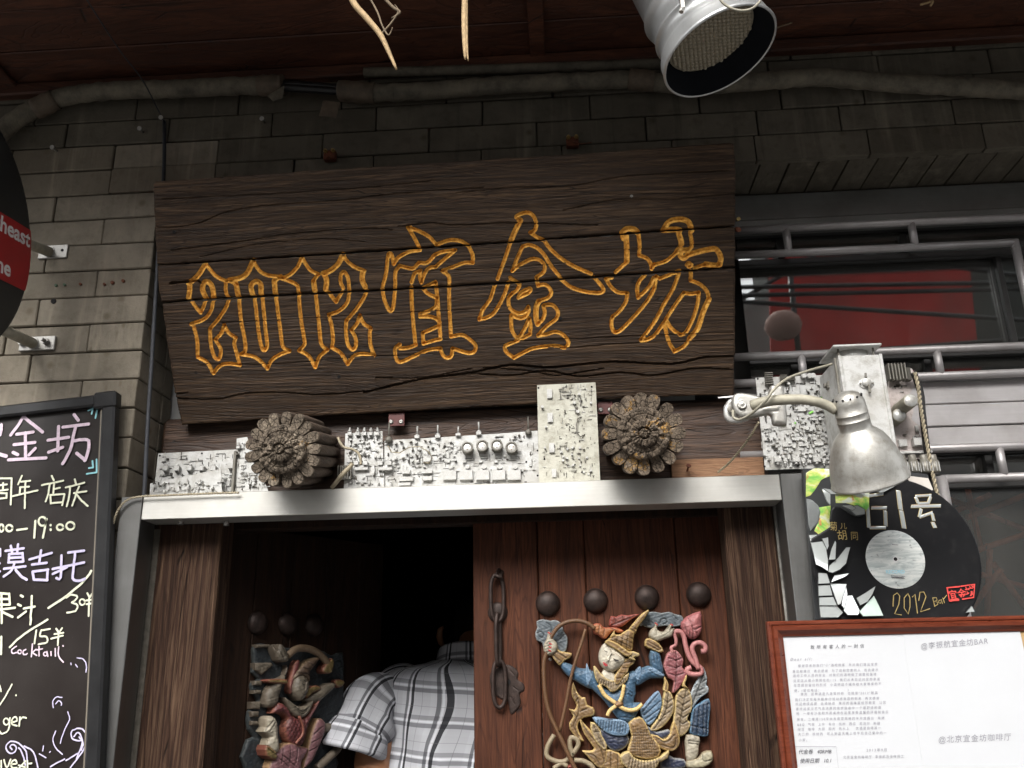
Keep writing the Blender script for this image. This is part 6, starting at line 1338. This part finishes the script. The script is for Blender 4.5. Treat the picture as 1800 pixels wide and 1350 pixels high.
A.piece('right_forearm', '1000,420 1070,440 1085,500 1105,600 1050,585 998,530', 'blue', .014, .010, .014, ['1020,450 1030,520', '1050,460 1055,500'])
for q in ('500,520 520,570 545,620 530,660 508,700 490,640 492,570', '880,580 920,545 930,600 905,660 880,640', '975,560 1030,560 1085,600 1110,620 1080,625 1010,595'): A.piece('sleeve_frill', q, 'bluel', .020, .004, .005, [])
A.piece('blue_ruffle', '545,950 600,945 680,960 760,962 832,1000 822,1080 740,1092 660,1070 600,1022', 'bluel', .020, .006, .008, ['%d,%d %d,%d' % (x, 968+(x-580)*.08, x-8, 1035+(x-580)*.12) for x in range(590, 820, 22)])
A.piece('wrist_cuff', '215,440 255,400 300,430 382,442 368,480 325,502 290,542 250,500', 'gold', .016, .006, .007, ['260,430 340,480', '240,460 300,510'])
A.piece('wrist_cuff', '965,330 1010,332 1070,370 1102,430 1060,436 1000,410 955,385', 'gold', .018, .006, .007, ['980,350 1080,410', '970,370 1060,420'])
A.piece('left_hand', '185,330 198,275 215,280 228,325 262,355 275,400 250,445 205,465 165,430 162,380', 'skin', .020, .009, .010, ['168,395 215,380', '172,420 218,404', '185,372 208,352', '185,440 215,430'], .0009)
A.piece('right_hand', '985,310 1000,260 1030,235 1038,205 1052,208 1050,245 1072,272 1112,268 1148,218 1172,215 1162,255 1186,245 1168,310 1110,332 1060,352 1020,342', 'skin', .018, .009, .010, ['1080,290 1140,240', '1090,310 1155,270', '1050,300 1040,260'], .0009)
for q in ('208,365 224,375', '205,392 222,402', '202,418 218,428', '198,282 212,290', '1032,208 1048,222', '1152,218 1168,226'): 
    strokes('nail_paint', [A.uv(q)], Frame(A.F.w(0, 0, .0285), (1, 0, 0), (0, -1, 0)), .0022, NAILR, AR)
A.piece('neck', '630,570 710,590 735,660 690,680 620,640', 'face', .022, .006, .01)
A.piece('collar', '552,545 575,555 600,590 650,635 700,655 760,640 800,610 830,600 815,660 765,705 735,735 685,748 650,705 600,690 565,640', 'tan', .024, .006, .008, ['%d,%d %d,%d' % (x, 640+abs(x-690)*-.25+30, x+(x-690)*.12, 700-abs(x-690)*.35+10) for x in range(600, 800, 18)])
A.piece('plait', '770,520 800,490 840,478 872,492 868,525 830,552 822,590 790,622 770,660 735,692 713,670 720,610 750,570', 'gold', .026, .006, .006, ['790,520 850,510', '780,560 820,560', '760,600 795,600', '735,640 765,640'])
fc_ = A.piece('face', '638,365 700,385 760,430 800,480 788,530 742,572 692,592 640,572 605,530 592,470 605,410', 'face', .026, .016, .024, extra=None)
Ff = lambda d: Frame(A.F.w(0, 0, d), (1, 0, 0), (0, -1, 0))
# nose, lids and brows stand up from the face
A.rod('nose', '690,440 672,470 662,492 668,498', 'face', .0425, .0032, lambda t: .55+.6*t)
strokes('brush_line', [A.uv(q) for q in ('636,425 645,432 657,436', '705,487 722,497 745,500', '710,492 725,503 742,506')], Ff(.0418), .0014, INKB, AR); strokes('brush_line', [A.uv(q) for q in ('640,398 660,395 678,408 688,432', '700,455 725,450 755,470 768,492')], Ff(.0412), .0009, K_['bow'], AR)
strokes('lips', [A.uv('628,518 638,527 645,530 655,538'), A.uv('632,530 645,541')], Ff(.0405), .0028, LIPS, AR)
A.piece('crown_body', '662,345 682,318 720,300 762,296 812,262 845,262 872,285 862,330 858,392 842,430 780,402 700,362', 'gold', .028, .013, .02, ['700,330 850,400', '730,310 858,370', '770,295 865,335', '740,320 730,360', '780,305 765,395', '820,290 805,410'], .0009)
A.piece('crown_spire', '980,105 978,130 940,185 895,245 880,290 840,275 830,255 850,225 880,190 930,135', 'gold', .030, .008, .01, ['835,250 880,285', '848,235 890,262'])
A.piece('crown_band', '642,358 662,340 740,372 820,428 852,440 842,462 805,470 730,420 650,374', 'gold', .039, .004, .004, [])
A.piece('crown_ear', '675,325 712,268 724,312', 'gold', .034, .003, .005, [], smooth=0)
A.piece('crown_wing', '820,440 860,430 908,450 895,472 860,475 880,500 830,490', 'tan', .036, .004, .005, [])
A.piece('bow_tip', '545,220 600,210 635,240 680,240 740,243 792,270 750,286 700,272 655,325 620,326 590,300 555,285', 'orange', .016, .007, .008, ['600,230 590,290', '640,250 630,310', '690,250 720,262'])
A.piece('flame_leaf', '675,215 690,150 730,157 770,138 820,145 915,133 860,170 820,202 780,232 730,242 690,232', 'redb', .010, .005, .006, ['690,225 780,190 880,145', '730,200 720,170', '790,185 780,155'])
A.rod('bow', '455,1400 410,1345 330,1180 270,1050 215,930 180,800 165,640 165,520 185,440 215,330 270,245 340,202 430,190 510,212 562,252', 'bow', .022, .0043)
A.rod('arrow', '490,255 460,360 410,510 370,660 335,850 290,1050', 'bow', .026, .0034)
A.rod('strap', '592,690 640,770 720,830 800,882 880,882 932,840', 'gold', .030, .0040)
A.rod('strap', '790,690 772,780 742,840 680,890 658,932', 'gold', .031, .0038)
A.piece('strap_knot', '720,820 770,810 785,850 745,870 715,860', 'bow', .030, .006, .007)
A.piece('skirt_panel', '825,990 910,938 962,990 1000,1080 1072,1170 1062,1250 960,1272 850,1240 820,1200 850,1090', 'gold', .022, .007, .012,
        ['%g,%g %g,%g' % (850+i*14, 1010+i*2, 840+i*19, 1245) for i in range(1, 12)]+['%g,%g %g,%g' % (850-j*2, 1020+j*22, 975+j*9, 1020+j*22) for j in range(1, 11)], .0007, .0011)
A.piece('skirt_fringe', '757,1250 830,1208 870,1258 960,1282 1070,1252 1138,1200 1130,1262 1060,1300 1030,1348 820,1348', 'tan', .026, .006, .008, ['%g,%g %g,%g' % (840+i*22, 1262+min(i, 10-i)*3, 820+i*26, 1340) for i in range(11)])
A.rod('ribbon', '245,1085 195,1170 188,1250 260,1292 330,1290 385,1240 432,1170 425,1125 385,1105 368,1130 372,1190 395,1240', 'cream', .012, .0048)
A.rod('ribbon', '400,1285 470,1290 530,1320 560,1360', 'cream', .012, .0048); A.rod('ribbon', '240,1350 300,1310 350,1330', 'cream', .012, .0046)
A.piece('red_knot', '360,1320 400,1310 410,1345 350,1345', 'redb', .014, .005, .006)
A.piece('lotus_bud', '1238,210 1262,180 1290,152 1392,113 1402,200 1398,280 1350,332 1300,322 1255,275', 'pinkl', .014, .014, .02, ['1320,235 1340,262 1396,232', '1290,165 1325,235 1330,330', '1270,240 1285,290', '1360,280 1365,310', '1300,270 1310,310'])
A.rod('lotus_stem', '1170,300 1195,275 1235,275 1262,310 1280,400 1310,480 1350,530 1395,560 1398,600 1350,610 1300,600 1288,570 1320,555', 'pink', .014, .0050)
A.rod('lotus_stem', '1375,570 1350,480 1325,410 1345,370 1395,362 1428,390 1425,425 1395,428', 'pink', .018, .0048)
A.rod('lotus_stem', '1185,285 1200,340 1195,380 1162,400 1175,440', 'pink', .016, .0034)
A.piece('lotus_leaf', '1160,425 1200,418 1235,450 1262,500 1250,555 1292,600 1252,680 1205,740 1172,752 1185,665 1140,635 1112,580 1103,530 1130,450', 'pink', .012, .006, .007, ['1200,430 1205,560 1190,740', '1200,500 1140,480', '1200,500 1245,480', '1202,560 1130,540', '1202,560 1240,540', '1200,620 1140,600', '1200,620 1260,600'])
A.piece('sash', '1100,612 1125,650 1142,690 1132,752 1100,732 1110,670', 'gold', .016, .004, .006); A.piece('sash', '1282,608 1285,650 1270,690 1300,720 1250,705 1258,660', 'gold', .016, .004, .005)
for q in ('213,490', '929,215'):
    a, b = A.uv(q)[0]; MB().lathe(A.F.w(a, b, .0045), A.F.n, [(0, .0034), (.001, .003), (.0005, .0012), (.0005, .0001)], 12).build('screw', ZINC, AR)
# left carving on the open leaf
fb = lambda q: crop(P(q), 400, 1070, 4.82)
DN = thing('carved_dancer', 'painted wooden carving of a dancer in a red scaled bodice on the open left leaf', 'carving', FL.w(*FL.hit(500, 1250), 0))
D = Carving(Frame(FL.w(0, 0, .001), FL.u, FL.n), fb, DN)
D.piece('backing', '210,305 330,303 440,330 560,335 700,350 800,362 870,400 960,370 965,560 960,800 925,900 960,980 900,1100 880,1200 880,1400 150,1400 150,1110 220,1100 160,1020 160,870 240,780 185,690 190,620 250,600 190,540 205,460 200,400', 'dslate', .006, .005, .008, ['880,450 930,440 950,480 920,500', '760,830 800,800 830,850', '820,900 860,880', '720,900 760,960', '900,560 930,600', '240,320 320,320', '200,480 260,470'], cell=.0018)
for q in ('190,610 250,612 250,650 185,648', '185,690 245,690 245,722 182,722', '165,790 240,785 235,850 165,850', '160,870 225,868 222,915 162,915', '160,950 215,950 225,985 160,985', '205,305 320,303 318,330 205,335', '192,460 330,458 345,480 250,560 195,520'): D.piece('step_block', q, 'dim_skin', .016, .004, .005, smooth=0)
D.rod('bow_arc', '440,400 500,350 560,338 640,352 720,400 790,480', 'dbrown', .030, .008)
D.piece('bow_end', '725,510 790,430 822,440 810,520 790,550 735,550', 'olive', .032, .006, .006)
D.piece('raised_forearm', '350,600 430,560 440,480 415,600 370,720 345,820 262,835 250,770 275,680', 'dim_skin', .026, .012, .016)
D.piece('hand', '300,310 345,370 360,310 390,310 425,370 440,440 400,455 350,440', 'dim_skin', .030, .008, .008, ['350,340 390,420', '380,330 415,400'])
D.piece('cuff', '260,600 410,600 415,640 350,635 270,630', 'olive', .036, .004, .005)
D.piece('crown', '480,580 540,500 610,440 680,415 700,430 650,500 615,545 620,620 560,572 495,600', 'dbrown', .030, .010, .012, ['520,540 600,560', '560,500 620,530', '600,460 650,490'])
D.piece('hair', '450,690 500,470 545,440 530,520 480,660 480,720', 'red', .026, .006, .008)
D.piece('face', '500,580 558,568 602,620 595,700 552,772 510,775 470,705 480,630', 'dim_skin', .032, .015, .018)
D.rod('nose', '560,620 552,680 545,700', 'dim_skin', .046, .0028)
strokes('brush_line', [D.uv(q) for q in ('515,635 530,645 545,648', '500,610 530,605 548,620', '575,650 590,652', '520,722 535,730 548,722')], Frame(D.F.w(0, 0, .0475), D.F.u, D.F.n), .0016, INKB, DN)
D.piece('ear_flower', '600,670 680,650 720,680 640,720 600,760 580,720', 'olive', .030, .005, .006)
D.piece('outer_arm', '590,770 690,700 780,632 852,640 800,705 700,792 640,802', 'dim_skin', .026, .010, .012)
D.piece('collar', '400,750 470,800 540,832 600,800 642,775 610,870 545,925 480,905 440,845', 'dim_skin', .034, .006, .008, ['480,830 540,870 600,830', '500,860 540,890 580,860'])
D.piece('bodice', '300,885 350,790 425,830 470,905 540,930 600,900 690,770 700,800 640,905 605,980 565,1135 500,1165 428,1110 408,1000 430,930 380,885', 'red', .028, .014, .02,
        ['%g,%g %g,%g' % (420+i*28, 930, 400+i*28+90, 1120) for i in range(-1, 7)]+['%g,%g %g,%g' % (440+i*28, 930, 440+i*28-90, 1120) for i in range(0, 8)], .0008, .0012)
D.rod('gold_edge', '500,910 530,980 530,1060 470,1140', 'olive', .044, .003)
D.piece('hip_cloth', '290,1270 360,1170 450,1130 540,1160 605,1180 545,1290 520,1400 280,1400', 'dpink', .030, .012, .018, ['380,1180 360,1300', '440,1160 430,1290', '500,1180 480,1300', '380,1240 470,1320', '330,1250 420,1330'])
D.piece('lifted_foot', '210,1040 235,1000 232,930 285,905 330,960 335,1060 348,1180 300,1225 240,1150 265,1085', 'skin', .034, .012, .014, ['225,1030 295,920', '250,1040 300,960'])
D.piece('ankle_band', '225,1150 312,1205 308,1275 225,1240', 'olive', .040, .006, .008, ['235,1180 305,1230'])
D.piece('thigh_cloth', '590,1220 640,1040 690,925 752,960 742,1060 690,1180 640,1290 560,1350', 'dpink', .028, .010, .014, ['650,1060 710,1000', '630,1130 710,1080', '610,1200 680,1160'])
D.rod('curled_trunk', '750,1015 800,1005 850,1030 885,1090 880,1180 800,1260 700,1350', 'dim_skin', .022, .0095)
D.piece('tassel', '860,600 930,610 925,650 885,670 850,640', 'olive', .022, .006, .007)

# ------------------------------------------------------------------ person in the doorway, seen from behind
YP = .52
pc = at(800, 1250, YP); per = thing('person', 'person in a plaid shirt with rolled sleeves seen from behind in the doorway', 'person', (pc[0], pc[1], 0))
cx = pc[0]; zs_ = at(690, 1175, YP)[2]                 # shoulder height
neck = np.array([cx+.02, YP+.05, zs_+.04])
ns = Vector((float(cx), YP, .95))
J = dict(pelvis=(cx, YP, .95), waist=(cx, YP, 1.12), chest=(cx+.005, YP+.01, zs_-.15), neck0=(cx+.02, YP+.05, zs_-.01), neck1=(cx+.035, YP+.13, zs_+.035), head=(cx+.06, YP+.24, zs_+.085), top=(cx+.065, YP+.31, zs_+.15),
 shL=(cx-.16, YP+.02, zs_-.045), elL=at(640, 1330, YP-.10)+np.array([.01, 0, -.03]), wrL=at(640, 1330, YP-.10)+np.array([.10, .22, -.17]), shR=(cx+.17, YP+.03, zs_-.05), elR=(cx+.25, YP+.05, zs_-.33), wrR=(cx+.18, YP+.22, zs_-.42),
 hipL=(cx-.09, YP, .90), kneL=(cx-.10, YP-.02, .5), ankL=(cx-.10, YP+.02, .09), toeL=(cx-.11, YP+.17, .03), hipR=(cx+.09, YP, .90), kneR=(cx+.10, YP+.02, .5), ankR=(cx+.10, YP+.05, .09), toeR=(cx+.11, YP+.2, .03))
rad = dict(pelvis=.11, waist=.09, chest=.095, neck0=.05, neck1=.05, head=.082, top=.06, shL=.04, elL=.047, wrL=.028, shR=.04, elR=.045, wrR=.028, hipL=.09, kneL=.06, ankL=.04, toeL=.035, hipR=.09, kneR=.06, ankR=.04, toeR=.035)
ED = [('pelvis', 'waist'), ('waist', 'chest'), ('chest', 'neck0'), ('neck0', 'neck1'), ('neck1', 'head'), ('head', 'top'), ('chest', 'shL'), ('shL', 'elL'), ('elL', 'wrL'), ('chest', 'shR'), ('shR', 'elR'), ('elR', 'wrR'), ('pelvis', 'hipL'), ('hipL', 'kneL'), ('kneL', 'ankL'), ('ankL', 'toeL'), ('pelvis', 'hipR'), ('hipR', 'kneR'), ('kneR', 'ankR'), ('ankR', 'toeR')]
for sd_, w_, e_ in (('L', 'wrL', 'elL'), ('R', 'wrR', 'elR')):
    w = np.array(J[w_], float); d = w-np.array(J[e_], float); d /= np.linalg.norm(d); s = np.cross(d, (0, 0, 1)); s /= np.linalg.norm(s); dn = np.cross(s, d)
    pm = 'palm'+sd_; J[pm] = w+d*.06; rad[pm] = .026; ED.append((w_, pm))
    for k in range(4):
        o = (k-1.5)*.02; Lk = [.07, .082, .076, .06][k]; J['f%s%d' % (sd_, k)] = w+d*.10+s*o; rad['f%s%d' % (sd_, k)] = .009; J['g%s%d' % (sd_, k)] = w+d*(.10+Lk*.6)+s*o*1.1+dn*.012; rad['g%s%d' % (sd_, k)] = .008; J['h%s%d' % (sd_, k)] = w+d*(.10+Lk)+s*o*1.15+dn*.03; rad['h%s%d' % (sd_, k)] = .007
        ED += [(pm, 'f%s%d' % (sd_, k)), ('f%s%d' % (sd_, k), 'g%s%d' % (sd_, k)), ('g%s%d' % (sd_, k), 'h%s%d' % (sd_, k))]
    J['t'+sd_] = w+d*.05+s*.035; J['u'+sd_] = w+d*.085+s*.05+dn*.01; rad['t'+sd_] = .011; rad['u'+sd_] = .009; ED += [(pm, 't'+sd_), ('t'+sd_, 'u'+sd_)]
keys = list(J); bme = bpy.data.meshes.new('body'); base = np.array(per.location)
bme.from_pydata([tuple(np.array(J[k], float)-base) for k in keys], [(keys.index(a), keys.index(b)) for a, b in ED], [])
bo = bpy.data.objects.new('tmp_body', bme); COL.objects.link(bo); mod = bo.modifiers.new('s', 'SKIN')
for i, k in enumerate(keys): bme.skin_vertices[0].data[i].radius = (rad[k], rad[k]*(.8 if k in ('chest', 'waist', 'pelvis') else 1)); bme.skin_vertices[0].data[i].use_root = (k == 'pelvis')
bo.modifiers.new('d', 'SUBSURF').levels = 2
me = bpy.data.meshes.new_from_object(bo.evaluated_get(bpy.context.evaluated_depsgraph_get())); bpy.data.objects.remove(bo); me.name = 'body'
me.materials.clear(); me.materials.append(SKIN); me.polygons.foreach_set('use_smooth', [True]*len(me.polygons)); link('body', me, per)
hd = np.array(J['head']); MB().lathe(hd+np.array([.002, -.035, -.02]), (.03, .55, .85), [(-.085, .045), (-.05, .072), (-.01, .086), (.03, .094), (.07, .096), (.11, .082), (.14, .05), (.15, .0001)], 26).build('hair', HAIR, per)
eb = at(779, 1122, YP+.22)
er = MB().tube([eb+np.array([0, 0, .030]), eb+np.array([-.009, .004, .022]), eb+np.array([-.011, .006, .004]), eb+np.array([-.007, .008, -.012]), eb+np.array([-.001, .012, -.022])], [.004, .008, .0095, .008, .004], 10); er.build('ear', SKIN, per)
# shirt: lofted sheets with folds; u,v in metres for the plaid
def sheet(nm, grid, uv, mt, parent, thick=.0018):
    nu, nv = len(grid), len(grid[0]); base = np.array(wloc(parent)); V = [p-base for row in grid for p in row]
    Fc = [(i*nv+j, i*nv+j+1, (i+1)*nv+j+1, (i+1)*nv+j) for i in range(nu-1) for j in range(nv-1)]
    me = mesh(nm, V, Fc, mt, True); ul = me.uv_layers.new(name='UVMap'); fl = [uv[i][j] for i in range(nu) for j in range(nv)]
    for lp_ in me.loops: ul.data[lp_.index].uv = fl[lp_.vertex_index]
    return link(nm, me, parent)
def fold(x, z):
    f = .012*(1-2*abs(sin(x*19+z*4+1.0*sin(z*9))))*min(1, max(0, (zs_-.07-z)*9)) + .004*sin(x*90+z*15)*min(1, max(0, (zs_-.1-z)*6))
    return f + .005*noise.noise(Vector((x*14, z*11, 3.1)))
prof = [(-.62, .17, .13), (-.5, .18, .14), (-.35, .19, .145), (-.22, .198, .145), (-.12, .203, .14), (-.06, .201, .13), (-.03, .194, .118), (-.012, .182, .105), (.000, .160, .094), (.006, .12, .080), (.012, .08, .066), (.018, .064, .06)]
zz = np.array([p[0] for p in prof]); G = []; UVs = []; NV = 150
for zt2 in np.linspace(-.62, .018, 95):
    w_ = np.interp(zt2, zz, [p[1] for p in prof]); d_ = np.interp(zt2, zz, [p[2] for p in prof]); row = []; ru = []
    lean = max(0, zt2+.25)*.16
    for j in range(NV+1):
        a = 2*pi*j/NV; ex = .75; ca, sa = cos(a), sin(a); x = w_*np.sign(ca)*abs(ca)**ex; y = d_*np.sign(sa)*abs(sa)**ex
        slope = .018*(x/.19) if False else 0.0
        p = np.array([cx+x+zt2*.03, YP+.02+lean+y, zs_+zt2+slope]); f = fold(x+(y*.4), zs_+zt2); nrm = np.array([ca, sa, 0]); p = p+nrm*f
        row.append(p); ru.append((a*.172+.010*sin(zt2*20), zt2+.02*cos(a)+.6))
    G.append(row); UVs.append(ru)
sheet('shirt', G, UVs, PLAID, per)
# yoke seam and collar
def ringpt(a, zt2, off):
    w_ = np.interp(zt2, zz, [p[1] for p in prof]); d_ = np.interp(zt2, zz, [p[2] for p in prof]); ca, sa = cos(a), sin(a); lean = max(0, zt2+.25)*.16
    return np.array([cx+(w_+off)*np.sign(ca)*abs(ca)**.75+zt2*.03, YP+.02+lean+(d_+off)*np.sign(sa)*abs(sa)**.75, zs_+zt2])
G = []; UVs = []
for i, (zt2, off) in enumerate(((.016, .006), (.030, .005), (.050, .006), (.062, .008), (.066, .010), (.060, .013), (.045, .015), (.028, .018), (.012, .020), (.008, .016))):
    row = []; ru = []
    for j in range(81):
        a = 2*pi*j/80; ca, sa = cos(a), sin(a); rx, ry = .064+off, .062+off; p = np.array([cx+.022+rx*ca, YP+.085+ry*sa, zs_-.016+zt2*.85-.022*sa]); row.append(p); ru.append((a*.09, .3+zt2 if i < 5 else .5-zt2))
    G.append(row); UVs.append(ru)
sheet('collar', G, UVs, PLAID, per)
def sleeve(nm, path, radii, n_u=70, seed=0.0, cuff=True, tw=0.0):
    pp = [np.array(p, float) for p in spl([tuple(p) for p in path], 14)]; m = len(pp); rr = np.interp(np.linspace(0, 1, m), np.linspace(0, 1, len(radii)), radii); G = []; UVs = []; up = np.array([0, -1, 0.0]); L = 0
    for i in range(m):
        d = pp[min(i+1, m-1)]-pp[max(i-1, 0)]; d /= np.linalg.norm(d); w = up-d*(up@d); w /= np.linalg.norm(w); up = w; u = np.cross(d, w)
        if i: L += np.linalg.norm(pp[i]-pp[i-1])
        row = []; ru = []
        for j in range(n_u+1):
            a = 2*pi*j/n_u; t = i/(m-1)
            f = .009*(1-abs(sin(L*42+2.5*sin(a)+seed)))*(.2+t)*(.5+.5*cos(a-2.2)) + .011*noise.noise(Vector((cos(a)*1.6, sin(a)*1.6+seed, L*14)))+.003*sin(3*a+L*30+seed)
            row.append(pp[i]+(u*cos(a)+w*sin(a))*(rr[i]+f)); ru.append((a*.075+tw*L, L))
        G.append(row); UVs.append(ru)
    return sheet(nm, G, UVs, PLAID, per)
shl = np.array([cx-.135, YP+.03, zs_-.035]); el = at(617, 1318, YP-.10)
sleeve('sleeve', [shl+np.array([.050, .01, -.022]), shl+np.array([.0, 0, -.020]), shl+np.array([-.042, -.014, -.052]), (shl*.5+el*.5)+np.array([-.022, -.01, .012]), el+np.array([.004, .006, .02])], [.048, .060, .070, .074, .074], seed=1.3, tw=.05)
c0 = el+np.array([.008, .012, .052]); c1_ = el+np.array([-.004, -.002, -.002])
sleeve('rolled_cuff', [c0+(c0-c1_)*.05, c0*.6+c1_*.4, c1_, c1_+(c1_-c0)*.12], [.066, .079, .083, .074], seed=4.0, tw=.2)
sleeve('sleeve', [(cx+.11, YP+.04, zs_-.02), (cx+.17, YP+.04, zs_-.06), (cx+.22, YP+.05, zs_-.2), (cx+.24, YP+.06, zs_-.28)], [.05, .07, .07, .066], seed=7.0)
MB().tube([(cx, YP, .7), (cx, YP, .82), (cx, YP, .95), (cx, YP, 1.02)], [.14, .165, .165, .15], 20).build('trousers_top', TROUS, per)
for s in (-1, 1): MB().tube([(cx+s*.085, YP, .86), (cx+s*.10, YP, .5), (cx+s*.10, YP+.03, .06)], [.10, .082, .07], 16).build('trouser_leg', TROUS, per)
